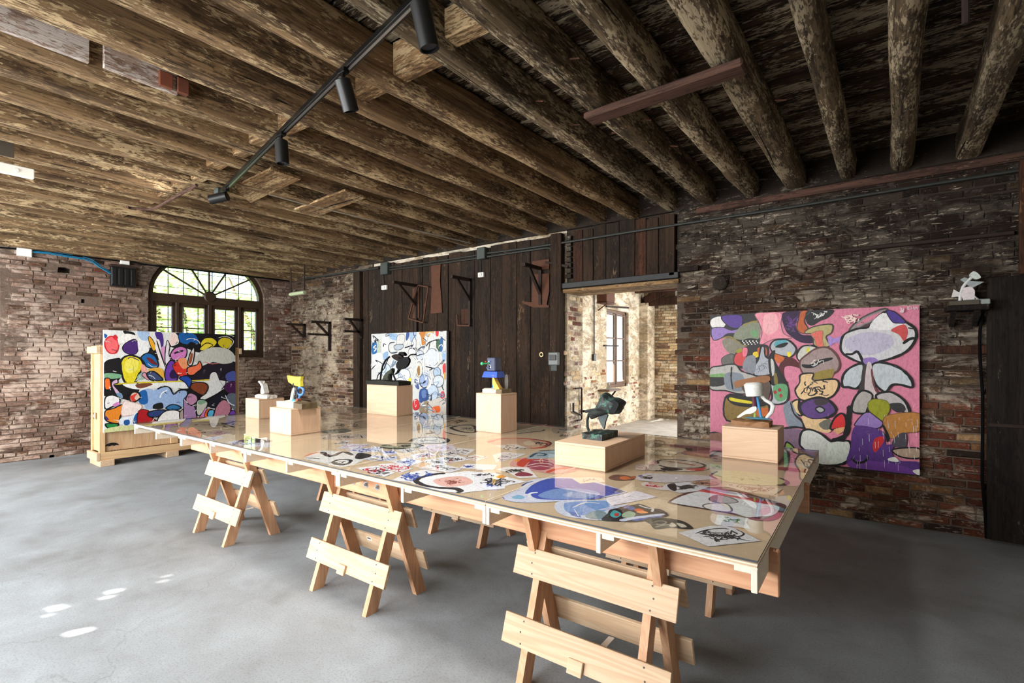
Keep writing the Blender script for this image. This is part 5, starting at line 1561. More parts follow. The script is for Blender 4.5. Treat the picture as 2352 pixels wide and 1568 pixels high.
F.poly((214, 60, 48), [(450, 790), (480, 770), (530, 750), (500, 800), (515, 825), (480, 835)])
F.poly(K, [(705, 870), (790, 850), (800, 910), (700, 915)])
F.out((232, 230, 228), K, W, [(190, 800), (260, 770), (340, 800), (335, 860), (270, 890), (190, 915)])
F.poly((206, 130, 190), [(270, 870), (330, 840), (340, 870), (290, 890)])
F.line(K, W, [(215, 860), (240, 850)])
F.out((222, 130, 34), K, W, [(190, 940), (280, 910), (375, 870), (380, 930), (345, 1010), (330, 1070), (200, 1040)])
F.poly((60, 40, 110), [(195, 990), (230, 1030), (200, 1030)])
F.out((240, 222, 214), (210, 170, 160), W * .5, [(385, 840), (450, 840), (560, 870), (570, 910), (500, 970), (400, 990), (360, 970)])
F.out((30, 130, 60), K, W, [(195, 1075), (325, 1075), (300, 1115), (230, 1125)])
F.poly((206, 208, 150), [(190, 1130), (320, 1100), (480, 1090), (480, 1165), (200, 1180)])
F.poly((226, 232, 236), [(350, 1020), (460, 990), (540, 950), (530, 1070), (350, 1080)])
F.poly((26, 84, 150), [(390, 1040), (440, 1030), (450, 1070), (420, 1090), (390, 1080)])
F.poly((26, 84, 150), [(500, 990), (535, 960), (530, 1070), (485, 1070)])
F.out((168, 20, 28), K, W * .6, [(545, 935), (640, 930), (660, 990), (740, 1060), (545, 1085)])
F.out((40, 58, 110), K, W, [(640, 960), (720, 930), (830, 930), (820, 970), (740, 1000), (660, 1000)])
F.out((40, 110, 160), K, W, [(830, 910), (890, 870), (960, 880), (990, 910), (900, 930)])
F.out((236, 232, 226), K, W, [(750, 1060), (760, 1000), (840, 935), (970, 940), (985, 1040), (880, 1060)])
F.out((170, 150, 140), K, W * .8, [(980, 950), (1020, 920), (1030, 980), (1010, 1040), (980, 1020)])
F.out((156, 120, 160), K, W * .8, [(1020, 900), (1030, 800), (1120, 860), (1150, 960), (1150, 1040), (1030, 1050)])
F.out((182, 130, 160), K, W, [(1040, 820), (1080, 750), (1150, 770), (1165, 830), (1100, 880)])
F.out((190, 190, 176), K, W, [(1155, 850), (1200, 815), (1270, 840), (1260, 900), (1200, 980), (1160, 970)])
F.poly((120, 160, 130), [(1165, 850), (1210, 820), (1260, 840), (1200, 870)])
F.out((200, 120, 170), K, W * .5, [(1160, 1040), (1210, 970), (1255, 900), (1260, 950), (1220, 1030)])
F.out((232, 92, 34), K, W * .6, [(1240, 1040), (1260, 930), (1335, 930), (1330, 1040)])
F.out((84, 170, 206), K, W, [(1270, 980), (1290, 930), (1340, 930), (1335, 980), (1300, 1010)])
F.out((184, 120, 136), K, W, [(1345, 1040), (1360, 900), (1430, 820), (1500, 850), (1520, 920), (1480, 1010)])
F.poly((16, 18, 30), [(1270, 880), (1330, 800), (1440, 740), (1460, 800), (1400, 850), (1350, 910)])
F.poly((92, 100, 112), [(1480, 770), (1580, 760), (1580, 930), (1520, 880)])
F.line((210, 214, 220), W, [(1460, 770), (1500, 850), (1560, 880)])
F.out((110, 60, 160), K, W * .8, [(1490, 990), (1530, 930), (1580, 950), (1580, 1040), (1500, 1040)])
for k in range(60):
    rg = random.Random(k); x, y = rg.uniform(190, 1560), rg.uniform(100, 1100)
    F.line(rg.choice([WH, (240, 240, 236), K, (200, 200, 196)]), 0.008, [(x, y), (x + rg.uniform(-30, 30), y + rg.uniform(-20, 20)), (x + rg.uniform(-45, 45), y + rg.uniform(-30, 30))])
F.finish('paint_layer', M_paint, pt1)

# ---- white and blue painting leaning on the planks
YP2 = YW - 0.10
a0 = at_y(853, 767.5, YP2); a1 = at_y(1025.5, 758, YP2); zt2, zb2 = a0.z + 0.005, 0.62
w2_, h2_ = a1.x - a0.x, zt2 - zb2
pt2 = root_at('painting', ((a0.x + a1.x) / 2, YP2 + 0.02, zb2), 'white and pale blue abstract painting against the dark planks', 'painting', 'abstract paintings')
mb = MB(); mb.box(((a0.x + a1.x) / 2, YP2 + 0.026, (zt2 + zb2) / 2), (w2_, 0.05, h2_), None, 0.003); part(mb, 'canvas', plain('grey canvas edge', (130, 132, 134), 0.7), pt2)
C6 = crop(840, 750, 4.48)
F = Flat(Vector((a0.x, YP2, zb2)), Vector((1, 0, 0)), Vector((0, 0, 1)), Vector((0, -1, 0)), lambda x, y: at_y(*C6(x, y), YP2), w2_, h2_)
W = 0.026
F.poly((206, 207, 203), [(0, 0), (900, 0), (900, 1300), (0, 1300)], False)
def out2(*a): F.out(*a)
F.poly((150, 178, 206), [(240, 70), (330, 80), (310, 140), (250, 120)])
F.poly((40, 100, 156), [(65, 180), (110, 160), (120, 260), (65, 280)]); F.line(WH, W, [(105, 190), (80, 215), (110, 225), (85, 255)])
F.poly((176, 186, 168), [(120, 150), (160, 140), (160, 260), (120, 270)])
F.poly((232, 231, 226), [(165, 120), (235, 110), (230, 250), (170, 260)])
F.out((206, 204, 198), (90, 90, 94), W * .4, [(330, 90), (400, 85), (390, 170), (320, 190)])
F.line((50, 60, 74), W, [(300, 160), (250, 170), (235, 220), (260, 270), (330, 260)])
F.out((170, 182, 190), K, W * .5, [(290, 200), (340, 180), (390, 190), (370, 230), (310, 240)])
F.poly((60, 84, 140), [(420, 60), (450, 60), (440, 120), (415, 140)])
F.poly((160, 180, 204), [(455, 60), (520, 55), (510, 140), (460, 150)])
F.out((228, 226, 220), K, W * .5, [(470, 180), (500, 110), (520, 150), (510, 230), (480, 230)])
F.poly((186, 118, 50), [(550, 60), (620, 45), (600, 130), (620, 170), (580, 190), (570, 110)])
F.poly((200, 162, 100), [(620, 45), (700, 42), (690, 80), (630, 110)])
F.poly((206, 40, 44), [(720, 42), (752, 40), (745, 95), (725, 95)])
F.poly((60, 90, 66), [(730, 140), (765, 135), (765, 250), (730, 240)]); F.poly((44, 96, 150), [(765, 130), (795, 125), (790, 240), (765, 250)])
F.poly((150, 180, 210), [(790, 260), (822, 250), (822, 340), (790, 350)])
F.poly((228, 170, 50), [(92, 290), (112, 280), (115, 320), (95, 325)]); F.poly((60, 96, 50), [(95, 340), (130, 340), (130, 400), (95, 405)])
F.out((222, 222, 218), WH, W, [(75, 400), (85, 300), (150, 275), (175, 330), (150, 390), (110, 420)])
F.poly((140, 170, 200), [(180, 280), (230, 255), (225, 340), (190, 350)])
for (x, y, rx, ry, c) in ((560, 295, 42, 50, (196, 204, 212)), (685, 315, 68, 92, (206, 212, 216)), (735, 470, 38, 52, (170, 190, 210)), (750, 560, 55, 62, (206, 214, 220)), (690, 680, 58, 84, (190, 206, 224)), (600, 560, 45, 70, (150, 170, 204)), (550, 440, 36, 80, (214, 212, 200)), (330, 460, 60, 80, (210, 216, 222)), (400, 500, 60, 70, (220, 224, 226)), (210, 450, 50, 70, (196, 208, 220)), (480, 260, 40, 40, (226, 226, 222)), (360, 560, 40, 40, (224, 224, 222))):
    pts = [(x + rx * math.cos(t * 0.785), y + ry * math.sin(t * 0.785)) for t in range(8)]
    F.poly(c, pts); F.line((60, 66, 74), W * .45, pts, True)
F.line(WH, W * 1.1, [(610, 260), (660, 215), (730, 230), (752, 300), (740, 390), (690, 410), (640, 390)], True)
F.line(WH, W * 1.0, [(640, 80), (675, 70), (720, 110), (715, 170), (670, 205), (630, 160)], True)
F.line(WH, W * .9, [(675, 75), (655, 130), (675, 200)]); F.line(WH, W * .9, [(675, 75), (695, 130), (675, 200)]); F.line(WH, W * .8, [(630, 135), (725, 130)])
F.line(WH, W * 1.2, [(600, 440), (600, 330), (620, 280), (645, 330), (645, 480), (620, 540), (600, 480)], True)
F.line(WH, W * 1.6, [(540, 530), (560, 610), (620, 640), (670, 590), (675, 510), (640, 450)])
F.line(WH, W * 1.0, [(510, 520), (530, 360), (570, 350), (590, 420)])
F.poly((44, 74, 130), [(560, 650), (630, 640), (650, 740), (600, 770), (555, 775)])
F.poly((90, 120, 170), [(580, 660), (620, 655), (625, 720), (585, 730)])
F.poly((150, 110, 60), [(530, 440), (555, 400), (560, 490), (540, 500)])
F.out((206, 44, 50), (150, 20, 30), W * .4, [(490, 770), (530, 745), (555, 800), (540, 850), (495, 850)])
F.poly((150, 132, 104), [(565, 790), (650, 770), (660, 900), (565, 900)])
F.poly((206, 198, 188), [(660, 770), (830, 740), (830, 900), (660, 900)]); F.poly((232, 104, 40), [(690, 830), (760, 815), (765, 875), (690, 880)])
F.poly((206, 60, 60), [(795, 400), (822, 380), (822, 480), (800, 480)]); F.poly((216, 160, 60), [(810, 480), (822, 470), (822, 540), (810, 540)])
F.poly((206, 80, 80), [(770, 690), (800, 660), (815, 720), (780, 740)])
F.poly((224, 204, 60), [(435, 540), (470, 530), (470, 590), (450, 600)])
F.poly((70, 90, 140), [(505, 540), (540, 560), (550, 640), (515, 620)])
for k in range(90):
    rg = random.Random(k + 500); x, y = rg.uniform(70, 810), rg.uniform(60, 860)
    F.line(rg.choice([WH, WH, (60, 66, 80), (120, 150, 190), (40, 44, 52), (150, 170, 190)]), rg.uniform(0.006, 0.02), [(x, y), (x + rg.uniform(-30, 30), y + rg.uniform(-30, 30)), (x + rg.uniform(-45, 45), y + rg.uniform(-45, 45)), (x + rg.uniform(-60, 60), y + rg.uniform(-50, 50))])
F.line((60, 50, 110), 0.012, [(770, 50), (778, 40), (785, 52), (792, 42), (800, 50)])
F.finish('paint_layer', M_paint, pt2)

# ---- pink painting on the right-hand wall
YP3 = YW - 0.06
b0 = at_y(1631, 724, YP3); b1 = at_y(2112, 700.5, YP3); bz = at_y(2112, 1090, YP3).z
w3_, h3_ = b1.x - b0.x, b1.z - bz
pt3 = root_at('painting', ((b0.x + b1.x) / 2, YP3 + 0.02, bz), 'large pink abstract painting on the right brick wall', 'painting', 'abstract paintings')
mb = MB(); mb.box(((b0.x + b1.x) / 2, YP3 + 0.02, bz + h3_ / 2), (w3_, 0.038, h3_), None, 0.003); part(mb, 'canvas', M_canvas, pt3)
C7 = crop(1620, 690, 3.825)
F = Flat(Vector((b0.x, YP3, bz)), Vector((1, 0, 0)), Vector((0, 0, 1)), Vector((0, -1, 0)), lambda x, y: at_y(*C7(x, y), YP3), w3_, h3_)
PK = (218, 130, 154); W = 0.020
F.poly(PK, [(0, 0), (2000, 0), (2000, 1700), (0, 1700)], False)
F.poly((46, 44, 44), [(40, 130), (150, 115), (450, 105), (470, 180), (470, 400), (330, 390), (200, 330), (60, 330), (40, 250)])
F.poly((232, 230, 224), [(50, 170), (130, 140), (180, 190), (150, 240), (60, 235)])
F.out((150, 122, 190), (46, 44, 44), W * .6, [(55, 250), (150, 235), (230, 260), (340, 240), (330, 290), (200, 290), (140, 330), (70, 345)])
F.out((86, 58, 142), K, W * .6, [(140, 140), (300, 125), (330, 180), (300, 240), (210, 230)])
F.poly((134, 140, 118), [(270, 270), (350, 200), (470, 195), (485, 280), (460, 340), (330, 345), (250, 330)])
F.poly((112, 158, 108), [(400, 270), (450, 260), (460, 310), (420, 320)])
F.line((150, 132, 60), W, [(330, 225), (400, 190), (480, 180)])
F.poly((134, 128, 110), [(150, 350), (220, 330), (330, 390), (370, 400), (300, 450), (240, 480), (170, 420)])
F.line((140, 126, 60), W, [(150, 330), (220, 320), (300, 370), (370, 400)])
F.poly((40, 40, 40), [(310, 360), (390, 330), (470, 350), (460, 390), (340, 390)])
for k in range(14): F.poly(WH, [(325 + k * 10, 350 + (k % 3) * 14), (334 + k * 10, 352 + (k % 3) * 14), (332 + k * 10, 362 + (k % 3) * 14), (324 + k * 10, 360 + (k % 3) * 14)])
F.out((238, 150, 166), (120, 90, 96), W * .5, [(445, 110), (660, 105), (665, 200), (690, 290), (760, 330), (600, 340), (480, 390), (500, 280), (470, 190)])
F.poly((246, 178, 184), [(520, 130), (620, 120), (640, 240), (560, 300), (510, 250)])
F.poly((48, 26, 60), [(680, 110), (850, 95), (800, 180), (800, 250), (850, 300), (940, 310), (950, 370), (850, 370), (760, 320), (700, 250)])
F.scribble((112, 66, 140), 0.006, [(690, 120), (830, 110), (800, 300), (720, 260)], 26, 3)
F.out((192, 96, 52), (60, 56, 58), W * .6, [(840, 95), (900, 90), (870, 180), (910, 260), (860, 290), (805, 250), (820, 160)])
F.poly((44, 44, 46), [(900, 90), (1125, 80), (1080, 150), (1010, 180), (940, 220), (890, 190)])
F.scribble(WH, 0.007, [(920, 95), (1100, 90), (1040, 150), (940, 180)], 18, 4)
F.out((186, 172, 118), (70, 64, 60), W * .7, [(890, 260), (970, 225), (1110, 210), (1110, 280), (1060, 320), (1090, 400), (960, 400), (950, 300), (880, 290)])
F.out((226, 112, 100), (150, 130, 90), W * .4, [(930, 290), (1030, 265), (1030, 340), (1040, 400), (980, 400), (960, 340)])
F.poly((172, 140, 206), [(1080, 310), (1130, 330), (1215, 310), (1200, 370), (1140, 370), (1090, 400)])
F.out((100, 98, 92), K, W * .3, [(145, 510), (210, 470), (260, 480), (260, 550), (160, 570)])
F.poly((44, 42, 42), [(370, 400), (520, 385), (560, 430), (520, 560), (360, 600), (260, 570), (260, 470)])
F.poly((206, 70, 72), [(265, 480), (340, 440), (360, 520), (350, 570), (265, 560)])
F.poly((230, 120, 140), [(330, 420), (370, 420), (365, 480), (335, 490)])
F.poly((236, 206, 40), [(420, 460), (460, 450), (470, 490), (430, 500)]); F.poly((196, 92, 50), [(460, 420), (530, 410), (540, 480), (480, 500)])
F.poly((150, 148, 40), [(270, 440), (320, 420), (320, 450), (280, 460)])
F.out((172, 176, 184), K, W, [(470, 510), (490, 410), (520, 410), (530, 490), (590, 530), (590, 640), (440, 660), (430, 580)])
F.scribble((110, 114, 124), 0.007, [(450, 520), (580, 520), (580, 650), (440, 650)], 12, 8)
F.poly((134, 138, 146), [(360, 500), (440, 490), (430, 640), (330, 600)])
F.out((180, 182, 188), K, W, [(570, 400), (610, 350), (700, 340), (760, 370), (800, 430), (760, 490), (690, 490), (600, 460)])
F.poly((92, 164, 176), [(605, 380), (640, 350), (720, 350), (690, 390), (620, 405)]); F.poly(K, [(615, 410), (660, 380), (730, 370), (690, 410)])
F.poly((240, 220, 50), [(720, 460), (750, 450), (755, 485), (730, 495)])
F.out((206, 204, 192), K, W, [(810, 460), (860, 400), (960, 400), (980, 440), (900, 500), (850, 540), (810, 510)])
F.poly((224, 214, 70), [(890, 420), (915, 415), (910, 455), (890, 450)])
F.poly((84, 26, 26), [(690, 510), (760, 500), (830, 560), (865, 605), (760, 575), (690, 590), (700, 690), (730, 720), (680, 720), (640, 610)])
F.poly((206, 104, 48), [(590, 470), (680, 490), (690, 520), (640, 550)])
F.out((30, 28, 28), K, W, [(565, 500), (610, 440), (600, 520), (640, 600), (690, 680), (720, 760), (610, 740), (570, 620)])
F.poly((130, 110, 50), [(605, 640), (630, 650), (640, 740), (610, 740)])
F.poly((206, 204, 200), [(575, 520), (600, 530), (610, 620), (590, 660)])
F.out((164, 142, 138), (96, 60, 56), W * 1.1, [(830, 540), (900, 470), (980, 420), (1080, 415), (1160, 490), (1180, 580), (1120, 640), (940, 640), (860, 640)])
F.poly(K, [(850, 560), (930, 560), (1000, 520), (1110, 500), (1110, 520), (1020, 550), (950, 590), (870, 590)])
F.scribble(WH, 0.006, [(870, 565), (1000, 530), (1100, 505), (960, 580)], 9, 5)
F.poly((150, 130, 58), [(945, 640), (1110, 600), (1130, 620), (1100, 690), (950, 690)])
F.out((232, 196, 146), K, W, [(840, 650), (950, 640), (950, 700), (1140, 690), (1170, 760), (1100, 850), (960, 870), (840, 870), (790, 790), (830, 720)])
F.scribble((40, 36, 34), 0.013, [(850, 690), (1150, 700), (1130, 850), (820, 860)], 16, 6)
F.out((92, 60, 124), K, W * 1.4, [(830, 930), (880, 880), (1000, 850), (1090, 880), (1150, 960), (1090, 1020), (960, 1045), (870, 1010)])
F.poly((60, 50, 54), [(960, 870), (1080, 870), (1060, 910), (980, 920)]); F.out((170, 170, 172), K, W * .8, [(970, 950), (1010, 930), (1050, 960), (1010, 985)])
F.poly((226, 190, 142), [(850, 1010), (940, 1040), (1080, 1040), (1120, 1100), (1080, 1160), (930, 1130), (880, 1110)])
F.poly((110, 108, 96), [(1000, 1080), (1090, 1040), (1100, 1120), (1040, 1130)])
F.out((226, 194, 142), K, W, [(760, 900), (820, 870), (820, 950), (850, 1010), (790, 980)])
F.poly((130, 138, 150), [(690, 920), (750, 880), (800, 980), (850, 1060), (850, 1110), (740, 1110), (700, 1020)]); F.line(K, W, [(750, 890), (780, 990), (850, 1060), (870, 1120)])
F.out((216, 50, 50), K, W * 1.2, [(1100, 1125), (1130, 1040), (1190, 990), (1230, 1020), (1235, 1110), (1160, 1125)])
F.poly((226, 170, 120), [(1130, 1130), (1230, 1110), (1210, 1150), (1160, 1170)])
F.line(K, W * 2.6, [(1270, 920), (1260, 1020), (1250, 1120), (1210, 1200), (1110, 1230)])
F.out((186, 188, 192), K, W * 1.2, [(565, 700), (590, 850), (560, 900), (650, 910), (720, 880), (730, 800), (700, 740), (600, 740)])
F.poly((100, 160, 110), [(605, 745), (715, 740), (720, 850), (660, 885), (610, 850)])
for x, y in ((655, 785), (665, 835), (615, 805)): F.poly((170, 40, 40), [(x - 14, y - 8), (x + 8, y - 16), (x + 14, y + 6), (x - 6, y + 16)])
F.out((180, 178, 172), K, W * .9, [(35, 605), (130, 575), (260, 560), (320, 620), (440, 660), (560, 740), (540, 800), (320, 820), (180, 790), (35, 770)])
F.poly((36, 34, 34), [(40, 660), (160, 670), (170, 740), (40, 750)]); F.poly((120, 164, 100), [(40, 650), (170, 640), (170, 670), (40, 670)])
F.poly((130, 138, 148), [(180, 640), (330, 650), (330, 790), (190, 770)]); F.line(K, W, [(235, 580), (230, 680), (245, 780)])
F.poly((90, 74, 62), [(330, 740), (560, 700), (540, 900), (420, 850), (360, 820)])
F.out((138, 112, 54), K, W * 1.2, [(180, 850), (300, 830), (540, 900), (550, 1000), (450, 1050), (190, 1050)])
F.out((28, 26, 24), K, W, [(190, 840), (280, 830), (440, 860), (560, 900), (440, 930), (260, 910)])
F.poly((226, 210, 40), [(220, 850), (300, 865), (410, 885), (400, 905), (280, 890), (220, 875)])
F.poly((206, 104, 40), [(450, 960), (550, 940), (540, 1010), (460, 1010)])
F.poly((126, 100, 122), [(690, 1130), (860, 1140), (820, 1220), (850, 1290), (700, 1260)]); F.line(K, W * 1.4, [(690, 1120), (790, 1110), (870, 1120)])
F.out((130, 160, 70), K, W, [(700, 1290), (720, 1240), (780, 1290), (740, 1310)])
F.out((206, 208, 200), K, W * 1.3, [(830, 1250), (850, 1150), (920, 1130), (1020, 1170), (1120, 1240), (1260, 1230), (1275, 1320), (1210, 1430), (980, 1440), (860, 1300)])
F.poly((214, 222, 208), [(1080, 1260), (1240, 1250), (1240, 1400), (1080, 1420)])
# white mushroom form on the right
F.out((150, 140, 140), (80, 70, 72), W, [(1270, 250), (1380, 150), (1580, 70), (1560, 150), (1400, 220), (1290, 280)])
F.poly(PK, [(1330, 220), (1420, 150), (1560, 100), (1540, 130), (1400, 200)])
F.out((212, 210, 212), K, W * 1.3, [(1190, 390), (1220, 300), (1330, 250), (1440, 230), (1530, 130), (1620, 100), (1760, 190), (1840, 250), (1845, 340), (1760, 450), (1590, 520), (1400, 550), (1260, 500), (1200, 450)])
F.poly((192, 186, 206), [(1230, 350), (1400, 280), (1620, 300), (1640, 400), (1450, 480), (1270, 440)])
F.poly((236, 234, 234), [(1440, 240), (1560, 110), (1700, 190), (1740, 230), (1600, 260)])
F.out((80, 58, 140), K, W * .4, [(1590, 95), (1660, 100), (1760, 190), (1690, 200), (1640, 185)])
F.poly((206, 80, 78), [(1630, 260), (1740, 210), (1780, 270), (1750, 360), (1700, 300)])
F.line(K, W * 1.5, [(1735, 380), (1790, 340), (1840, 330)]); F.line(K, W * 1.5, [(1780, 240), (1830, 250)])
F.line(K, W * 1.4, [(1230, 470), (1290, 470), (1340, 450), (1390, 550)])
F.poly((150, 120, 190), [(1390, 510), (1480, 500), (1520, 540), (1410, 560)])
F.out((196, 202, 206), K, W * 1.3, [(1205, 750), (1215, 650), (1290, 580), (1390, 560), (1380, 700), (1330, 770), (1260, 760)])
F.out((196, 202, 206), K, W * 1.3, [(1470, 560), (1560, 545), (1700, 590), (1800, 680), (1815, 760), (1720, 740), (1640, 740), (1580, 800), (1500, 740), (1460, 640)])
F.line((60, 54, 54), W * 3, [(1415, 560), (1400, 660), (1380, 760), (1350, 830)])
F.poly((206, 190, 190), [(1420, 560), (1460, 560), (1470, 700), (1510, 820), (1460, 860), (1400, 800)])
F.line((110, 60, 60), W, [(1460, 600), (1480, 740), (1520, 820)])
F.out((176, 170, 164), K, W * 1.2, [(1290, 970), (1310, 860), (1380, 790), (1470, 830), (1430, 940), (1400, 990)])
F.out((190, 182, 182), K, W * 1.2, [(1500, 830), (1620, 800), (1740, 870), (1790, 960), (1770, 990), (1640, 930), (1540, 900)])
F.poly((50, 48, 50), [(1610, 910), (1720, 900), (1760, 960), (1680, 980)])
F.out((150, 152, 30), (110, 110, 30), W * .4, [(1430, 900), (1480, 865), (1590, 880), (1620, 950), (1560, 1050), (1490, 1010), (1440, 960)])
F.out((180, 122, 56), (110, 80, 50), W * .4, [(1560, 1060), (1620, 1000), (1890, 990), (1890, 1140), (1760, 1160), (1640, 1210), (1590, 1140)])
F.out((150, 120, 184), K, W * .5, [(1310, 1090), (1380, 1000), (1440, 980), (1500, 1020), (1560, 1075), (1510, 1120), (1370, 1100)])
F.poly((86, 50, 124), [(1290, 1150), (1340, 1095), (1500, 1120), (1580, 1180), (1580, 1260), (1660, 1260), (1640, 1330), (1700, 1400), (1890, 1420), (1890, 1540), (1280, 1480), (1280, 1280)])
F.poly((112, 62, 150), [(1300, 1400), (1600, 1420), (1890, 1500), (1890, 1560), (1300, 1480)])
F.line(K, W * 1.4, [(1285, 1380), (1330, 1420), (1400, 1410), (1430, 1370)]); F.line(K, W * 1.4, [(1560, 1090), (1600, 1180), (1600, 1240)])
F.poly((196, 40, 44), [(1490, 1210), (1560, 1190), (1570, 1230), (1530, 1290), (1490, 1330), (1470, 1280)])
F.poly((70, 66, 74), [(1640, 1240), (1700, 1170), (1765, 1165), (1760, 1280), (1660, 1280)])
F.out((176, 150, 128), K, W * .8, [(1640, 1310), (1760, 1290), (1890, 1300), (1890, 1380), (1720, 1370)])
F.poly(WH, [(1600, 1390), (1660, 1370), (1700, 1410), (1640, 1410)]); F.poly(WH, [(1820, 1490), (1890, 1480), (1890, 1530), (1850, 1520)])
for k in range(46):
    rg = random.Random(k + 900); x = rg.uniform(1330, 1860); y = rg.uniform(1000, 1440)
    F.line(WH, 0.006, [(x, y), (x + 2, y + rg.uniform(15, 70))])
for k in range(30):
    rg = random.Random(k + 1900); x = rg.uniform(60, 1860); y = rg.uniform(120, 1400)
    F.line(K, 0.008, [(x, y), (x + rg.uniform(-14, 14), y + rg.uniform(-10, 10))])
# signature and pale flower marks
for L in ([(1800, 55), (1778, 56), (1778, 82), (1800, 80)], [(1778, 68), (1795, 68)], [(1806, 82), (1808, 56), (1818, 74), (1828, 55), (1830, 80)], [(1836, 58), (1846, 60), (1836, 80), (1848, 80)], [(1858, 56), (1852, 70), (1864, 70)], [(1860, 64), (1860, 82)]):
    F.ribbon(WH, [F.loc(p) for p in L], 0.007)
F.scribble((244, 214, 206), 0.012, [(1190, 130), (1360, 100), (1370, 200), (1230, 200)], 22, 15)
F.scribble((244, 214, 216), 0.010, [(1700, 60), (1760, 60), (1750, 120), (1710, 115)], 14, 16)
F.line((60, 56, 56), W, [(30, 1160), (90, 1155), (140, 1165)]); F.poly((150, 110, 92), [(30, 1170), (150, 1165), (150, 1240), (30, 1230)])
F.finish('paint_layer', M_paint, pt3)
# ------------------------------------------------------------------ drawings lying under the acrylic
CA, CB_, CC, CD = crop(300, 900, 5.113), crop(700, 920, 5.113), crop(1100, 960, 5.113), crop(1460, 1000, 5.113)
ZD = 0.8708
DRAWN = [0]
def drawing(cr, outline, base, label, fn=None, smooth=False, group='drawings laid out under the acrylic'):
    k = DRAWN[0]; DRAWN[0] += 1
    z = ZD + 0.000045 * k
    to3 = lambda x, y: at_z(*cr(x, y), z)
    def clampt(p): return Vector((min(max(p.x, TX0 + 0.01), TX1 - 0.01), min(max(p.y, TY0 + 0.01), TY0 + TD - 0.01), p.z))
    to3c = lambda x, y: clampt(to3(x, y))
    c = sum((to3c(*p) for p in outline), Vector()) / len(outline)
    r = bpy.data.objects.new('drawing', None)
    F = Flat(Vector((0, 0, z)), Vector((1, 0, 0)), Vector((0, 1, 0)), Vector((0, 0, 1)), to3c, None, None, 0.000012, 0.0)
    F.poly(base, outline, smooth)
    if fn: fn(F, outline)
    for i, v in enumerate(F.mb.v): F.mb.v[i] = v - Vector((c.x, c.y, 0))
    o = F.mb.build('drawing', M_ink, None, (c.x, c.y, 0))
    bpy.data.objects.remove(r)
    return tag(o, label, 'drawing', group)
INK = (40, 38, 42); BLU = (52, 84, 170); RED = (196, 44, 50); PAPER = (228, 229, 234); LAV = (214, 214, 226)
def scr(*specs):
    def f(F, o):
        for i, (c, w, n) in enumerate(specs): F.scribble(c, w, o, n, i * 31 + DRAWN[0] * 7)
    return f
def blob(*items):
    def f(F, o):
        for it in items:
            if it[0] == 'p': F.poly(it[1], it[2])
            elif it[0] == 'o': F.out(it[1], it[2], it[3], it[4])
            elif it[0] == 'l': F.line(it[1], it[2], it[3])
            elif it[0] == 's': F.scribble(it[1], it[2], it[3], it[4], it[5])
    return f
# far and left part (drawn first, lowest)
drawing(CA, [(130, 395), (350, 365), (640, 345), (760, 360), (620, 400), (330, 430)], (190, 168, 138), 'tan sheet with orange smears at the far left table end', scr(((204, 110, 70), .02, 14), (INK, .012, 10)), True)
drawing(CA, [(640, 380), (900, 330), (1300, 300), (1345, 320), (1345, 440), (1180, 450), (900, 430)], (196, 176, 146), 'wide sheet with black strokes left of the far left plinth', scr((INK, .030, 22),), True)
drawing(CA, [(620, 470), (820, 440), (900, 480), (700, 510)], (178, 160, 140), 'small greyish sheet near the left table end', scr((INK, .012, 12),))
drawing(CA, [(880, 480), (1020, 450), (1200, 470), (1060, 510)], (196, 176, 176), 'sheet with dull red marks near the far left plinth', scr(((150, 60, 60), .012, 16),))
drawing(CA, [(840, 545), (1000, 515), (1110, 530), (980, 565)], LAV, 'small pale sheet with blue writing near the left front edge', scr((BLU, .007, 16),))
drawing(CA, [(1120, 590), (1240, 566), (1640, 585), (1640, 650), (1380, 645)], LAV, 'pale strip with blue writing in front of the far left plinth', scr((BLU, .008, 26), (INK, .007, 10)))
drawing(CA, [(1260, 575), (1420, 545), (1640, 560), (1640, 590), (1400, 595)], (96, 84, 82), 'dark smudged drawing behind the pale blue strip', scr((INK, .02, 14),), True)
drawing(CB_, [(190, 150), (330, 120), (600, 90), (730, 110), (730, 200), (400, 260), (200, 230)], (176, 156, 132), 'tan sheet with faint red marks behind the yellow panel plinth', scr(((140, 60, 60), .012, 10), (INK, .012, 12)))
drawing(CB_, [(200, 280), (430, 240), (730, 230), (730, 320), (500, 340), (300, 330)], (178, 160, 136), 'streaked tan sheet left of the black leaf plinth', scr((INK, .014, 24),))
drawing(CB_, [(190, 360), (400, 330), (500, 335), (545, 355), (440, 380), (260, 385)], (76, 88, 84), 'dark green grey leaf shaped drawing left of the black leaf plinth', None, True)
drawing(CB_, [(190, 400), (420, 380), (730, 390), (720, 440), (420, 470), (190, 440)], (186, 172, 160), 'long sheet with grey lines before the black leaf plinth', scr((INK, .012, 22),))
drawing(CB_, [(1270, 120), (1600, 130), (1900, 170), (1700, 220), (1400, 210), (1270, 180)], (120, 112, 98), 'dark stained sheet at the far edge below the white and blue painting', scr((INK, .03, 12),), True)
drawing(CB_, [(1600, 260), (1780, 210), (1900, 220), (1930, 250), (1760, 270)], (196, 172, 140), 'sheet with black lettering strokes near the far edge', scr((INK, .028, 10),))
drawing(CB_, [(1270, 300), (1420, 290), (1600, 270), (1560, 340), (1400, 330), (1270, 360)], (150, 140, 126), 'grey green smear drawing right of the black leaf plinth', scr((INK, .016, 16),), True)
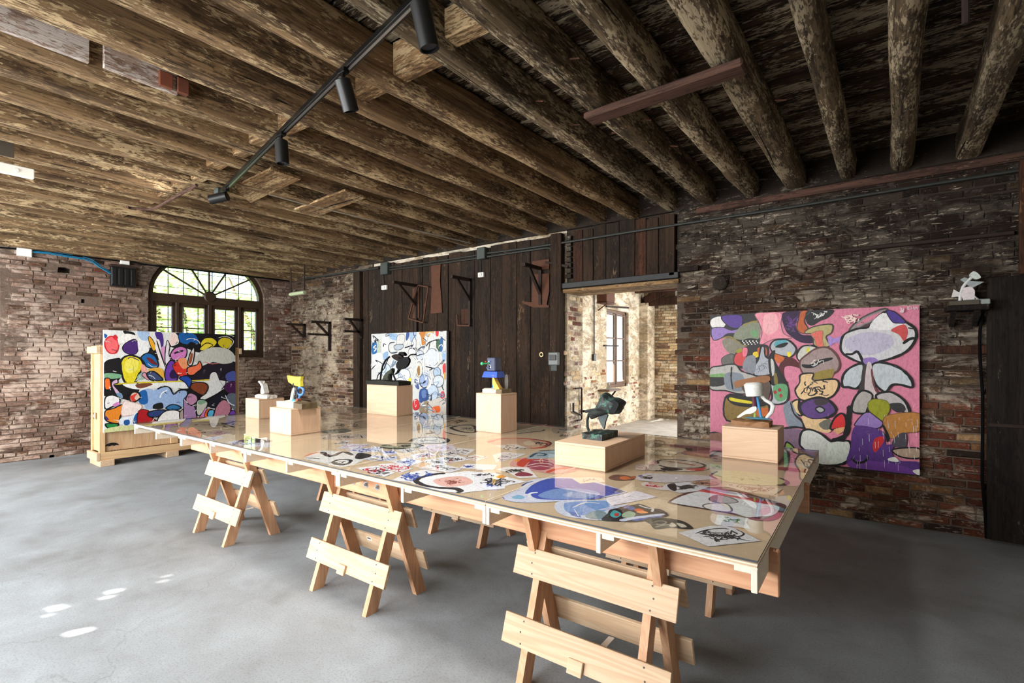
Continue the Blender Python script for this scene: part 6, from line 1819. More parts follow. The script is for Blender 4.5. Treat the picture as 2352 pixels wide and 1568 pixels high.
drawing(CB_, [(1580, 330), (1720, 285), (1900, 268), (2010, 272), (2200, 290), (2352, 330), (2300, 400), (2000, 425), (1760, 395)], (206, 194, 172), 'big white eye drawing with black outline behind the narrow plinth', blob(('l', INK, .035, [(1580, 330), (1720, 290), (2010, 275)]), ('l', INK, .03, [(1640, 365), (1760, 395), (1910, 415)]), ('o', (190, 176, 150), INK, .05, [(1720, 320), (1800, 295), (1960, 290), (2010, 320), (2000, 370), (1850, 365)]), ('s', INK, .02, [(1800, 310), (2000, 310), (2000, 360), (1830, 350)], 10, 3)), True)
drawing(CC, [(440, 60), (560, 30), (800, 55), (980, 80), (760, 130), (560, 170), (440, 175)], (200, 186, 162), 'white curved drawing with red top band right of the narrow plinth', blob(('l', (206, 60, 44), .05, [(450, 66), (600, 62), (780, 80), (900, 95)]), ('l', INK, .03, [(440, 185), (600, 165), (740, 150), (770, 135)]), ('l', INK, .02, [(640, 30), (700, 55), (860, 60)])), True)
drawing(CC, [(860, 120), (1000, 100), (1200, 110), (1190, 160), (900, 180)], (176, 160, 138), 'tan sheet with blue smear at the far edge by the doorway', scr(((70, 110, 150), .03, 5), (INK, .016, 10)), True)
drawing(CC, [(930, 215), (960, 180), (1160, 185), (1100, 235)], (196, 176, 146), 'small sheet with black bars left of the low plinth', scr((INK, .028, 10),))
drawing(CC, [(100, 290), (180, 235), (450, 228), (700, 250), (845, 290), (810, 340), (700, 355), (540, 352)], (196, 160, 134), 'oval drawing with red and black scribbled rim right of the narrow plinth', blob(('l', (190, 70, 50), .05, [(110, 285), (250, 245), (480, 235), (720, 260), (830, 290), (760, 340), (600, 355)]), ('l', INK, .02, [(620, 245), (800, 270), (845, 300), (780, 340)]), ('s', INK, .014, [(620, 250), (820, 290), (760, 330), (640, 310)], 16, 7), ('p', (206, 186, 158), [(520, 280), (620, 270), (660, 310), (560, 320)])), True)
drawing(CC, [(180, 320), (440, 305), (575, 352), (370, 382)], (222, 214, 204), 'white sketch sheet overlapping the red rimmed oval', scr((INK, .010, 14),))
drawing(CB_, [(1225, 485), (1280, 445), (1480, 422), (1640, 435), (1700, 470), (1610, 500), (1350, 505)], (206, 200, 186), 'oval drawing with thick black border in front of the black leaf plinth', blob(('l', INK, .06, [(1240, 480), (1300, 445), (1480, 427), (1630, 440), (1680, 470), (1600, 497), (1350, 500)]), ('s', INK, .018, [(1300, 460), (1600, 445), (1620, 485), (1350, 490)], 16, 5)), True)
drawing(CB_, [(370, 562), (500, 505), (770, 512), (640, 562)], LAV, 'lavender sheet with faint marks left of the fish shaped drawing', scr(((110, 100, 140), .008, 12), (RED, .01, 3)))
drawing(CB_, [(360, 510), (460, 465), (560, 470), (480, 520)], (206, 206, 204), 'small sheet with black and red curl near the yellow panel plinth', scr((INK, .018, 8), (RED, .014, 4)))
drawing(CB_, [(470, 575), (880, 540), (925, 590), (640, 612)], LAV, 'lavender strip with blue handwriting, centre left of the table', scr((BLU, .010, 26),))
drawing(CB_, [(880, 540), (960, 505), (1200, 490), (1380, 520), (1290, 565), (1020, 572)], (170, 166, 140), 'grey green fish shaped drawing with black outline', blob(('l', INK, .05, [(890, 545), (1000, 560), (1200, 560), (1320, 545), (1380, 520)]), ('l', INK, .04, [(900, 530), (1060, 505), (1250, 505), (1370, 520)]), ('s', INK, .02, [(980, 520), (1280, 510), (1250, 550), (1000, 555)], 12, 9)), True)
drawing(CB_, [(890, 592), (1050, 580), (1102, 625), (935, 640)], LAV, 'small sheet with dense blue scribble, centre of the table', scr((BLU, .010, 24),))
drawing(CB_, [(1090, 570), (1260, 560), (1340, 590), (1180, 612)], (214, 212, 212), 'small sheet with grey sketch beside the blue scribble sheet', scr((INK, .009, 18),))
drawing(CB_, [(1330, 572), (1420, 522), (1720, 508), (1785, 560), (1560, 602)], (216, 206, 216), 'pinkish sheet with red and violet pen marks', scr(((170, 70, 100), .008, 16), ((90, 80, 140), .008, 12)))
drawing(CB_, [(1690, 590), (1790, 552), (2005, 570), (1905, 640)], (220, 216, 214), 'pale sheet with grey sketch left of the narrow plinth reflection', scr((INK, .008, 22),))
drawing(CB_, [(1240, 632), (1480, 600), (1560, 650), (1275, 682)], PAPER, 'sheet with mixed blue and red pen figures, middle of the table', scr((BLU, .008, 14), (RED, .008, 8), (INK, .009, 12)))
drawing(CB_, [(1535, 672), (1800, 638), (1945, 690), (1660, 735)], PAPER, 'sheet with dense grey tangle, middle of the table', scr((INK, .009, 34), ((190, 90, 60), .010, 4)))
drawing(CB_, [(1560, 625), (1700, 590), (1860, 620), (1680, 650)], (214, 208, 208), 'small sheet of fine grey lines above the grey tangle sheet', scr((INK, .008, 18),))
drawing(CB_, [(1860, 665), (2000, 630), (2160, 660), (2010, 712)], (222, 216, 212), 'small sheet with an orange spot before the narrow plinth', scr((INK, .008, 14), ((206, 110, 60), .014, 4)))
drawing(CC, [(160, 430), (300, 395), (560, 420), (420, 472), (200, 522)], (222, 218, 214), 'white sheet with faint sketch between narrow and low plinth', scr((INK, .007, 14), ((90, 90, 160), .007, 8)))
drawing(CB_, [(1040, 715), (1200, 668), (1405, 712), (1190, 772)], PAPER, 'sheet with blue splash near the front, left of the red scribbles', scr((BLU, .014, 18), ((110, 110, 130), .008, 8)))
drawing(CB_, [(1380, 705), (1500, 680), (1690, 730), (1560, 760)], PAPER, 'sheet with grey pencil figures right of the blue splash', scr((INK, .009, 22),))
drawing(CB_, [(1325, 792), (1500, 742), (1640, 748), (1860, 800), (1700, 845)], (218, 218, 222), 'sheet with sweeping black pen lines above the big white sheet', scr((INK, .011, 24),))
drawing(CB_, [(1820, 790), (1885, 740), (2255, 752), (2210, 812)], PAPER, 'strip with a blue figure at its left end', blob(('s', (40, 64, 150), .012, [(1850, 760), (1980, 752), (2000, 795), (1880, 790)], 20, 4)))
drawing(CB_, [(0, 680), (40, 640), (190, 585), (440, 598), (620, 600), (790, 640), (700, 690), (540, 762), (400, 775), (180, 725), (60, 700)], (214, 214, 212), 'big face like drawing with thick black strokes at the front edge', blob(('l', (206, 110, 80), .035, [(10, 650), (90, 620), (190, 600)]), ('p', INK, [(590, 660), (640, 610), (790, 640), (690, 680), (610, 682)]), ('l', INK, .05, [(200, 600), (300, 655), (450, 600), (560, 640)]), ('l', INK, .04, [(10, 670), (180, 680)]), ('o', (220, 220, 218), INK, .035, [(330, 720), (420, 690), (540, 700), (500, 740), (400, 750)]), ('l', (90, 50, 60), .03, [(220, 620), (320, 640), (420, 605)]), ('s', INK, .016, [(200, 720), (600, 700), (520, 760), (300, 745)], 10, 2)), True)
drawing(CB_, [(700, 690), (820, 640), (1060, 655), (1110, 660), (980, 705), (800, 705)], (196, 200, 214), 'strip drawing in blue, black and yellow behind the front edge', scr((BLU, .016, 14), (INK, .012, 12), ((206, 170, 60), .018, 3)))
drawing(CB_, [(600, 790), (860, 760), (960, 805), (1060, 845), (930, 895), (780, 850)], PAPER, 'front edge sheet with black figures and red strokes', scr((INK, .012, 24), (RED, .016, 8)))
drawing(CB_, [(860, 745), (1090, 728), (1265, 800), (1120, 845), (955, 803)], PAPER, 'sheet with red scribbled figures near the front edge', scr((RED, .011, 24),))
drawing(CB_, [(1020, 935), (1190, 850), (1400, 808), (1610, 842), (1240, 955)], PAPER, 'front sheet covered with vivid blue scribbles', scr((BLU, .013, 34),))
drawing(CB_, [(1240, 962), (1330, 912), (1650, 852), (1900, 826), (2240, 850), (2352, 880), (2352, 1030), (2080, 1052), (1830, 1085), (1560, 1060)], (236, 238, 242), 'big white sheet with black curve and pink square at the front edge', blob(('l', INK, .05, [(1650, 853), (1500, 865), (1310, 925), (1380, 985), (1560, 1020), (1760, 1030), (1830, 1060), (1790, 1080)]), ('p', (226, 180, 170), [(1508, 930), (1840, 884), (1975, 965), (1668, 1012)]), ('s', (140, 70, 60), .010, [(1530, 930), (1830, 895), (1940, 960), (1680, 1000)], 22, 6), ('s', INK, .010, [(1920, 850), (2200, 850), (2230, 890), (1950, 890)], 14, 8), ('s', INK, .012, [(2050, 960), (2340, 930), (2340, 1010), (2100, 1020)], 22, 9)), False)
drawing(CC, [(150, 640), (330, 690), (560, 745), (280, 800), (0, 860), (-60, 800), (0, 650)], (232, 233, 238), 'white sheet with black tangle and orange dab left of the blue drawing', blob(('s', INK, .012, [(0, 720), (300, 690), (500, 745), (100, 820)], 34, 5), ('p', (224, 150, 60), [(200, 690), (260, 665), (320, 690), (250, 705)])))
drawing(CC, [(360, 545), (430, 480), (600, 455), (740, 465), (1000, 520), (1180, 590), (1000, 650), (780, 642), (560, 600), (430, 572)], (206, 150, 146), 'red and pink shell shaped drawing left of the low plinth', blob(('p', (190, 60, 40), [(440, 540), (520, 475), (700, 462), (760, 480), (600, 510), (520, 570)]), ('p', (150, 60, 80), [(560, 560), (640, 490), (800, 490), (885, 560), (760, 610), (640, 600)]), ('l', WH, .014, [(560, 560), (700, 530), (860, 540)]), ('l', WH, .012, [(580, 580), (720, 560), (870, 580)]), ('l', WH, .010, [(640, 500), (760, 500), (860, 520)]), ('l', (200, 70, 44), .04, [(800, 640), (900, 600), (1100, 580)]), ('p', (216, 140, 50), [(420, 495), (470, 475), (480, 500), (430, 510)])), True)
drawing(CC, [(560, 470), (660, 400), (800, 380), (1000, 385), (1000, 440), (800, 470), (680, 478)], (150, 170, 178), 'blue grey looped drawing behind the red shell drawing', blob(('l', (40, 70, 90), .03, [(600, 460), (680, 410), (780, 420), (760, 440), (680, 440)]), ('l', INK, .03, [(700, 385), (900, 375), (1000, 390)])), True)
drawing(CC, [(205, 602), (320, 570), (580, 580), (692, 696), (470, 702), (350, 640)], (230, 228, 226), 'white edged card with black and maroon picture', blob(('s', INK, .014, [(260, 600), (540, 590), (560, 650), (340, 640)], 26, 3), ('p', (130, 50, 66), [(420, 660), (520, 630), (640, 670), (480, 682)])))
drawing(CC, [(-60, 552), (40, 545), (215, 550), (180, 600), (-20, 615)], (232, 226, 222), 'blank pale slip left of the maroon card', None)
drawing(CC, [(270, 925), (470, 830), (520, 770), (640, 720), (860, 696), (1100, 696), (1300, 715), (1480, 775), (1700, 850), (1725, 872), (1500, 925), (1200, 965), (900, 978), (600, 992), (380, 978)], (206, 212, 232), 'large blue wave shaped drawing near the front edge', blob(('p', (60, 84, 176), [(540, 880), (620, 790), (760, 725), (900, 705), (1200, 720), (1480, 790), (1700, 860), (1490, 915), (1380, 948), (1080, 958), (760, 955), (640, 930), (600, 890)]), ('p', (120, 150, 206), [(700, 900), (900, 830), (1200, 830), (1420, 880), (1300, 940), (1000, 950), (780, 940)]), ('p', (160, 176, 216), [(980, 900), (1150, 860), (1330, 890), (1180, 940)]), ('p', (128, 178, 214), [(390, 925), (470, 900), (540, 930), (500, 950), (410, 945)]), ('l', (220, 224, 236), .022, [(690, 870), (600, 885), (590, 930), (640, 965)]), ('p', (60, 40, 90), [(1580, 830), (1725, 866), (1640, 868)]), ('l', (40, 50, 110), .014, [(500, 800), (560, 760), (640, 740)]), ('l', (50, 60, 130), .014, [(275, 925), (300, 945)])), True)
drawing(CC, [(890, 1060), (915, 985), (1060, 972), (1480, 960), (1545, 1020), (1700, 1040), (1560, 1130), (1450, 1195), (1250, 1185), (1000, 1145)], (206, 214, 232), 'second blue drawing overlapping below the large blue wave', blob(('p', (120, 156, 214), [(1000, 1010), (1080, 985), (1480, 968), (1540, 1030), (1480, 1090), (1300, 1130), (1150, 1140), (1020, 1090)]), ('p', (90, 120, 190), [(1060, 1090), (1160, 1120), (1200, 1165), (1090, 1140)]), ('p', (130, 150, 160), [(1260, 1130), (1400, 1080), (1500, 1120), (1450, 1185), (1280, 1175)]), ('l', WH, .012, [(1100, 1050), (1250, 990), (1420, 1000)]), ('l', WH, .012, [(1120, 1070), (1170, 1150)]), ('p', (190, 200, 230), [(1400, 1075), (1600, 1030), (1760, 1010), (1560, 1070)])), True)
drawing(CC, [(1440, 1195), (1510, 1120), (1560, 1065), (1800, 1020), (1890, 1005), (2040, 1060), (2200, 1115), (2215, 1148), (2030, 1180), (1870, 1217), (1620, 1210)], (46, 34, 36), 'dark collage drawing with turquoise and orange patches', blob(('p', (74, 170, 176), [(1540, 1130), (1590, 1080), (1670, 1120), (1640, 1160), (1580, 1165)]), ('p', (190, 60, 50), [(1590, 1120), (1640, 1115), (1640, 1145), (1600, 1150)]), ('p', (150, 176, 150), [(1680, 1130), (1760, 1090), (1840, 1120), (1800, 1165), (1700, 1165)]), ('p', (226, 96, 44), [(1820, 1075), (1880, 1060), (1940, 1085), (1880, 1100)]), ('p', (240, 150, 80), [(1850, 1100), (1920, 1085), (1990, 1110), (1900, 1118)]), ('p', (70, 90, 160), [(1740, 1050), (1800, 1035), (1840, 1070), (1780, 1080)]), ('l', (220, 216, 220), .014, [(1880, 1020), (1960, 1050), (2040, 1065), (2030, 1100)]), ('l', (206, 214, 236), .035, [(1660, 1205), (1800, 1175), (1980, 1150), (2180, 1125)]), ('l', (60, 90, 176), .025, [(1800, 1200), (1960, 1180), (2150, 1150)]), ('l', (60, 40, 60), .02, [(2060, 1065), (2140, 1080), (2210, 1130)]), ('p', (130, 110, 170), [(1700, 1040), (1780, 1022), (1720, 1060)])), True)
def letter(F, o):
    for (x0, y0, x1, y1, w) in ((1615, 915, 1710, 890, .004), (1690, 940, 1790, 910, .010), (1510, 955, 1555, 950, .014), (1565, 975, 1640, 958, .007), (1780, 965, 1890, 945, .009), (1700, 975, 1800, 955, .006), (1640, 1000, 1700, 990, .005), (1870, 930, 1970, 912, .005)):
        n = 5
        for k in range(n):
            a, b = k / n, (k + 0.7) / n
            F.line((96, 96, 104), w, [(x0 + (x1 - x0) * a, y0 + (y1 - y0) * a), (x0 + (x1 - x0) * b, y0 + (y1 - y0) * b)])
drawing(CC, [(1460, 942), (1850, 852), (2095, 924), (1565, 1025), (1480, 962)], (222, 218, 232), 'typed letter sheet beside the blue drawings', letter)
drawing(CC, [(1085, 705), (1300, 690), (1440, 700), (1480, 745), (1190, 768)], (232, 222, 200), 'cream slip lying on the large blue drawing by the low plinth', scr(((150, 130, 110), .007, 8),))
drawing(CD, [(100, 985), (250, 958), (400, 972), (560, 1005), (668, 1072), (660, 1092), (560, 1092), (400, 1078), (230, 1092), (165, 1035)], (48, 44, 40), 'black leaf shaped eye drawing at the near front edge', blob(('p', (206, 196, 180), [(390, 1055), (430, 1020), (480, 1060), (430, 1075)]), ('p', (206, 196, 180), [(480, 1025), (560, 1040), (600, 1070), (530, 1075)]), ('l', (150, 140, 126), .012, [(220, 1010), (300, 1000), (360, 1020), (300, 1045), (240, 1040)]), ('l', (150, 140, 126), .012, [(230, 1075), (330, 1050), (420, 1045)])), True)
drawing(CD, [(500, 1140), (870, 1060), (1050, 1055), (1220, 1108), (1468, 1236), (850, 1302)], (222, 222, 224), 'white sheet with dense pencil sketch at the near corner', blob(('s', (60, 60, 64), .009, [(700, 1140), (1180, 1100), (1300, 1210), (900, 1260)], 50, 5), ('l', INK, .010, [(700, 1150), (850, 1105), (1010, 1090), (1100, 1100)]), ('l', INK, .009, [(790, 1190), (1000, 1180), (1350, 1240)]), ('l', INK, .009, [(1180, 1100), (1270, 1150), (1210, 1185), (1060, 1170)])))
drawing(CD, [(960, 925), (1140, 945), (1325, 972), (1300, 1020), (1345, 1095), (925, 1042)], (218, 222, 220), 'torn sheet with green ink doodle near the right end', blob(('s', (70, 130, 60), .009, [(1000, 940), (1240, 975), (1250, 1040), (1010, 1020)], 14, 3)))
drawing(CD, [(386, 770), (560, 680), (850, 608), (1150, 612), (1400, 700), (1700, 790), (1765, 830), (1700, 930), (1600, 996), (1400, 985), (1100, 915), (800, 862), (430, 800)], (92, 52, 50), 'long white mask shaped drawing with maroon rim near the right end', blob(('p', (222, 224, 228), [(430, 765), (600, 690), (850, 640), (1150, 660), (1330, 710), (1460, 770), (1640, 820), (1690, 850), (1620, 930), (1450, 950), (1300, 955), (1120, 900), (800, 850), (470, 795)]), ('p', (196, 60, 62), [(710, 645), (840, 640), (1100, 695), (1340, 735), (1560, 780), (1640, 815), (1450, 790), (1200, 735), (900, 680)]), ('p', (170, 160, 196), [(800, 630), (900, 622), (1250, 690), (1100, 680)]), ('p', (130, 84, 60), [(1290, 690), (1400, 700), (1480, 755), (1350, 740)]), ('o', (176, 172, 178), (92, 84, 96), .016, [(870, 740), (960, 700), (1120, 730), (1200, 780), (1060, 795), (920, 780)]), ('p', (110, 100, 112), [(875, 735), (960, 705), (950, 780), (900, 770)]), ('o', (234, 232, 226), (110, 106, 110), .012, [(790, 830), (850, 800), (1060, 800), (1130, 870), (1080, 895), (880, 870)]), ('p', (226, 200, 214), [(1450, 880), (1560, 840), (1640, 860), (1600, 930), (1480, 930)]), ('l', (150, 50, 80), .03, [(1310, 965), (1450, 985), (1600, 980), (1690, 920)]), ('l', (60, 54, 56), .010, [(440, 800), (800, 858), (1100, 905)])), True)
drawing(CD, [(280, 612), (380, 560), (660, 538), (866, 600), (720, 652), (520, 674)], (212, 212, 218), 'black and white ink panel drawing behind the mask drawing', blob(('p', INK, [(370, 580), (460, 560), (480, 640), (420, 640)]), ('p', INK, [(540, 590), (640, 575), (660, 610), (580, 625)]), ('s', INK, .020, [(400, 570), (780, 580), (700, 640), (450, 650)], 22, 4)))
drawing(CD, [(60, 560), (130, 545), (290, 590), (400, 640), (300, 640), (80, 590)], (220, 208, 204), 'strip with bright red scribbles left of the ink panel drawing', scr((RED, .010, 16),))
drawing(CD, [(-60, 490), (130, 440), (420, 452), (860, 470), (930, 512), (700, 530), (350, 555), (60, 530)], (208, 200, 202), 'long pale drawing with dark coloured scrolls behind the ink panel', blob(('s', INK, .012, [(10, 470), (250, 470), (240, 520), (60, 510)], 20, 6), ('p', (96, 100, 160), [(30, 470), (70, 462), (80, 480), (45, 485)]), ('p', (170, 90, 60), [(-50, 480), (0, 475), (0, 500), (-40, 505)])))
drawing(CC, [(1520, 700), (1600, 662), (1760, 675), (1820, 715), (1700, 730), (1600, 725)], (110, 72, 62), 'brown drawing with orange patch right of the low plinth', blob(('p', (206, 110, 60), [(1650, 700), (1720, 680), (1790, 710), (1700, 722)]), ('s', INK, .012, [(1540, 690), (1640, 670), (1650, 715)], 8, 2)), True)
drawing(CD, [(640, 555), (760, 530), (960, 540), (940, 580), (760, 585)], (176, 150, 130), 'small brown and orange patterned strip behind the mask drawing', scr(((170, 90, 50), .014, 12), (INK, .010, 8)), True)
drawing(CD, [(885, 460), (960, 420), (1100, 408), (1500, 446), (1700, 498), (1785, 540), (1740, 578), (1500, 584), (1200, 562), (950, 512)], (214, 206, 150), 'pale yellow oval drawing in front of the right end plinth', blob(('l', INK, .022, [(960, 420), (900, 450), (890, 475), (960, 510)]), ('l', INK, .03, [(1690, 495), (1780, 540), (1735, 575), (1660, 582)]), ('s', (150, 140, 80), .010, [(1100, 480), (1500, 500), (1500, 550), (1150, 540)], 8, 4)), True)
drawing(CD, [(1040, 590), (1110, 565), (1600, 600), (1725, 628), (1620, 698), (1300, 662)], (218, 202, 178), 'sheet with brown curly sketch below the yellow oval', scr(((150, 90, 54), .008, 36),))
drawing(CD, [(130, 335), (300, 278), (620, 262), (900, 325), (820, 402), (560, 420), (300, 412), (150, 402)], (206, 194, 178), 'long eye shaped drawing with black rim between low and right plinths', blob(('l', INK, .03, [(260, 330), (280, 290), (450, 282), (700, 310), (820, 355), (700, 380), (400, 375), (270, 345)]), ('l', (150, 90, 70), .04, [(370, 300), (550, 325), (700, 350)]), ('p', (44, 36, 36), [(290, 380), (400, 375), (560, 395), (440, 415), (330, 405)]), ('p', (190, 60, 54), [(580, 395), (700, 385), (830, 375), (760, 415)]), ('s', INK, .012, [(170, 410), (400, 390), (380, 430), (200, 420)], 12, 3), ('p', (196, 150, 150), [(130, 335), (230, 290), (250, 340), (170, 350)])), True)
drawing(CD, [(0, 340), (100, 335), (180, 395), (60, 405), (0, 395)], (220, 206, 198), 'small pale sheet with pink mark right of the low plinth', scr(((190, 90, 90), .009, 6),))
drawing(CD, [(170, 152), (300, 138), (525, 190), (420, 246), (120, 212)], (206, 198, 176), 'cream sheet with dark doodle behind the long eye drawing', scr((INK, .010, 16), ((130, 120, 60), .009, 6)))
drawing(CD, [(330, 92), (620, 110), (1005, 150), (1005, 255), (850, 262), (530, 206), (620, 156), (350, 118)], (138, 84, 88), 'maroon and pink banded drawing at the far edge by the right plinth', blob(('l', (214, 190, 180), .03, [(340, 95), (600, 115), (1000, 150)]), ('p', INK, [(580, 140), (660, 150), (660, 178), (600, 170)]), ('p', (176, 120, 126), [(680, 180), (960, 180), (880, 240), (700, 220)]), ('l', INK, .03, [(860, 250), (940, 200), (1000, 170)])), True)
drawing(CD, [(110, 75), (250, 50), (350, 80), (300, 125), (140, 140)], (86, 74, 66), 'dark brown patch drawing at the far edge right of the doorway view', None, True)
drawing(CD, [(880, 260), (1010, 230), (1010, 300), (920, 300)], (196, 168, 160), 'pinkish sheet edge half hidden behind the right plinth', scr(((130, 60, 60), .012, 6),))
drawing(CD, [(1740, 340), (1900, 212), (2118, 240), (2118, 260), (2020, 388)], (186, 182, 180), 'grey white sheet in the far right table corner', scr(((110, 106, 104), .016, 14),))
drawing(CD, [(1672, 360), (1730, 300), (1880, 190), (1740, 180), (1670, 330)], (132, 88, 84), 'dark red streaked sheet behind the right plinth', scr((INK, .014, 10),))
drawing(CD, [(1670, 365), (1750, 370), (2008, 396), (1985, 432), (1672, 400)], (150, 60, 64), 'narrow dark red strip beside the grey corner sheet', None)
drawing(CD, [(870, 385), (940, 345), (1010, 350), (1010, 395)], (200, 180, 170), 'small framed sketch left of the yellow oval', scr(((90, 50, 90), .014, 6),))
# ------------------------------------------------------------------ sculptures
def sc(cr, y): return lambda x, yy, dy=0.0: at_y(*cr(x, yy), y + dy)
def flatpart(root, name, S, pts, th, col, mat=None, smooth=True, dy=0.0, label=None):
    """a cut plate standing in the picture plane of its plinth, th thick"""
    P = [S(x, y) for x, y in pts]; L = [(p.x, p.z) for p in P]
    if smooth: L = spline(L, True, 3)
    mb = MB(); mb.cur = lin(col)
    y0 = P[0].y + dy
    mb.prism(L, -th / 2, th / 2, Matrix(((1, 0, 0, 0), (0, 0, -1, y0), (0, 1, 0, 0), (0, 0, 0, 1))))
    return part(mb, name, mat or M_sculpt, root, label=label)
def pillow(root, name, S, pts, th, col, mat=None, dy=0.0, open_end=False):
    """a rounded solid: the outline at its middle, shrinking towards front and back"""
    P = [S(x, y) for x, y in pts]; L = spline([(p.x, p.z) for p in P], True, 3)
    n = len(L); cx = sum(a for a, b in L) / n; cz = sum(b for a, b in L) / n
    mb = MB(); mb.cur = lin(col); y0 = P[0].y + dy
    prof = [(-1.0, 0.45), (-0.8, 0.75), (-0.4, 0.95), (0.0, 1.0), (0.4, 0.95), (0.8, 0.75), (1.0, 0.45)]
    vs = []; fs = []
    for t, k in prof:
        vs += [(cx + (a - cx) * k, y0 + t * th / 2, cz + (b - cz) * k) for a, b in L]
    for i in range(len(prof) - 1):
        for j in range(n):
            j2 = (j + 1) % n
            fs.append((i * n + j, i * n + j2, (i + 1) * n + j2, (i + 1) * n + j))
    fs.append(tuple(range(n))[::-1]); fs.append(tuple((len(prof) - 1) * n + j for j in range(n)))
    mb.add(vs, fs)
    return part(mb, name, mat or M_sculpt, root, True, 0.8)
def tubepart(root, name, pts, rad, col, mat=None, n=8, label=None):
    mb = MB(); mb.cur = lin(col); mb.tube(pts, rad, n)
    return part(mb, name, mat or M_sculpt, root, True, 0.7, label)
def rock(root, name, a, b, depth, h, col, mat, seed, col2=None):
    """rough slab from left point a to right point b standing on the plinth"""
    rg = random.Random(seed); mb = MB()
    cx, w = (a.x + b.x) / 2, b.x - a.x
    nx, ny = 6, 4
    vs = []; fs = []
    def P(i, j, top):
        x = cx + w * (i / nx - 0.5); y = a.y + depth * (j / ny - 0.5)
        e = 0.006 if (i in (0, nx) or j in (0, ny)) else 0.0
        return (x + rg.uniform(-.005, .005), y + rg.uniform(-.005, .005), (a.z + h - e + rg.uniform(-.006, .006)) if top else a.z)
    for top in (0, 1):
        for j in range(ny + 1):
            for i in range(nx + 1): vs.append(P(i, j, top))
    n = (nx + 1) * (ny + 1)
    ix = lambda i, j: j * (nx + 1) + i
    for j in range(ny):
        for i in range(nx): fs.append((n + ix(i, j), n + ix(i + 1, j), n + ix(i + 1, j + 1), n + ix(i, j + 1)))
    per = [(i, 0) for i in range(nx)] + [(nx, j) for j in range(ny)] + [(i, ny) for i in range(nx, 0, -1)] + [(0, j) for j in range(ny, 0, -1)]
    for k in range(len(per)):
        p, q = per[k], per[(k + 1) % len(per)]
        fs.append((ix(*p), ix(*q), n + ix(*q), n + ix(*p)))
    for f in fs:
        c = sum((vs[i][0] for i in f)) / len(f)
        mb.cur = lin(col2 if (col2 and c > cx + w * 0.15) else col)
        mb.add([vs[i] for i in f], [tuple(range(len(f)))])
    return part(mb, name, mat, root)
def ellipsoid(root, name, c, r, R, col, mat, n=16):
    mb = MB(); mb.cur = lin(col)
    prof = [(max(0.02, math.sin(PI * k / 10)), -math.cos(PI * k / 10)) for k in range(11)]
    mb.lathe(prof, tr(c) @ R @ Matrix.Diagonal((r[0], r[1], r[2], 1)), n)
    return part(mb, name, mat, root, True, 0.9)

# 1 small white figure
S = sc(crop(560, 850, 5.6), P1[0].y)
def on_top(P, S, x, y): p = S(x, y); return Vector((p.x, p.y, P[0].z))
r = root_at('sculpture', P1[0], 'small white plaster figure on a white base, far left plinth', 'sculpture', 'small sculptures')
rock(r, 'base', on_top(P1, S, 207, 345), on_top(P1, S, 365, 345), 0.12, 0.042, (226, 220, 210), M_sculpt, 1)
flatpart(r, 'figure', S, [(250, 300), (247, 260), (255, 210), (245, 190), (235, 170), (215, 150), (222, 136), (238, 142), (250, 165), (266, 175), (278, 210), (284, 250), (295, 280), (285, 300)], 0.06, (232, 228, 220))
tubepart(r, 'wire', [S(258, 165), S(262, 140, .01)], 0.004, (230, 226, 218))
# 2 yellow panel
S = sc(crop(560, 850, 5.6), P2[0].y)
r = root_at('sculpture', P2[0], 'sculpture with yellow panel, blue loop and white wedge', 'sculpture', 'small sculptures')
rock(r, 'base', on_top(P2, S, 515, 460), on_top(P2, S, 850, 460), 0.16, 0.058, (222, 214, 200), M_sculpt, 2, (92, 76, 50))
flatpart(r, 'yellow_panel', S, [(575, 66), (620, 76), (690, 84), (752, 80), (742, 140), (748, 205), (735, 212), (690, 200), (640, 180), (590, 150)], 0.03, (228, 214, 60), None, False)
flatpart(r, 'white_wedge', S, [(610, 400), (630, 290), (655, 222), (662, 240), (655, 300), (632, 400)], 0.03, (230, 226, 218))
for x0, y0, x1, y1 in ((640, 180, 650, 400), (680, 190, 676, 395), (665, 185, 690, 395), (652, 200, 662, 330)):
    tubepart(r, 'rod', [S(x0, y0), S((x0 + x1) / 2 + 3, (y0 + y1) / 2), S(x1, y1)], 0.004, (36, 32, 30))
loop = [S(730 + 40 * math.cos(t * PI / 6), 268 + 52 * math.sin(t * PI / 6), 0.02) for t in range(12)]
tubepart(r, 'blue_loop', loop + [loop[0]], 0.012, (84, 132, 200))
tubepart(r, 'blue_tail', [S(728, 315, .02), S(715, 350, .02), S(705, 385)], 0.013, (84, 132, 200))
flatpart(r, 'brown_stub', S, [(680, 410), (690, 375), (710, 360), (718, 380), (700, 410)], 0.04, (130, 70, 44))
ellipsoid(r, 'knob', S(655, 180), (0.03, 0.02, 0.022), I, (60, 54, 40), M_sculpt, 10)
ellipsoid(r, 'blue_foot', S(655, 392), (0.035, 0.03, 0.016), I, (70, 150, 170), M_sculpt, 10)
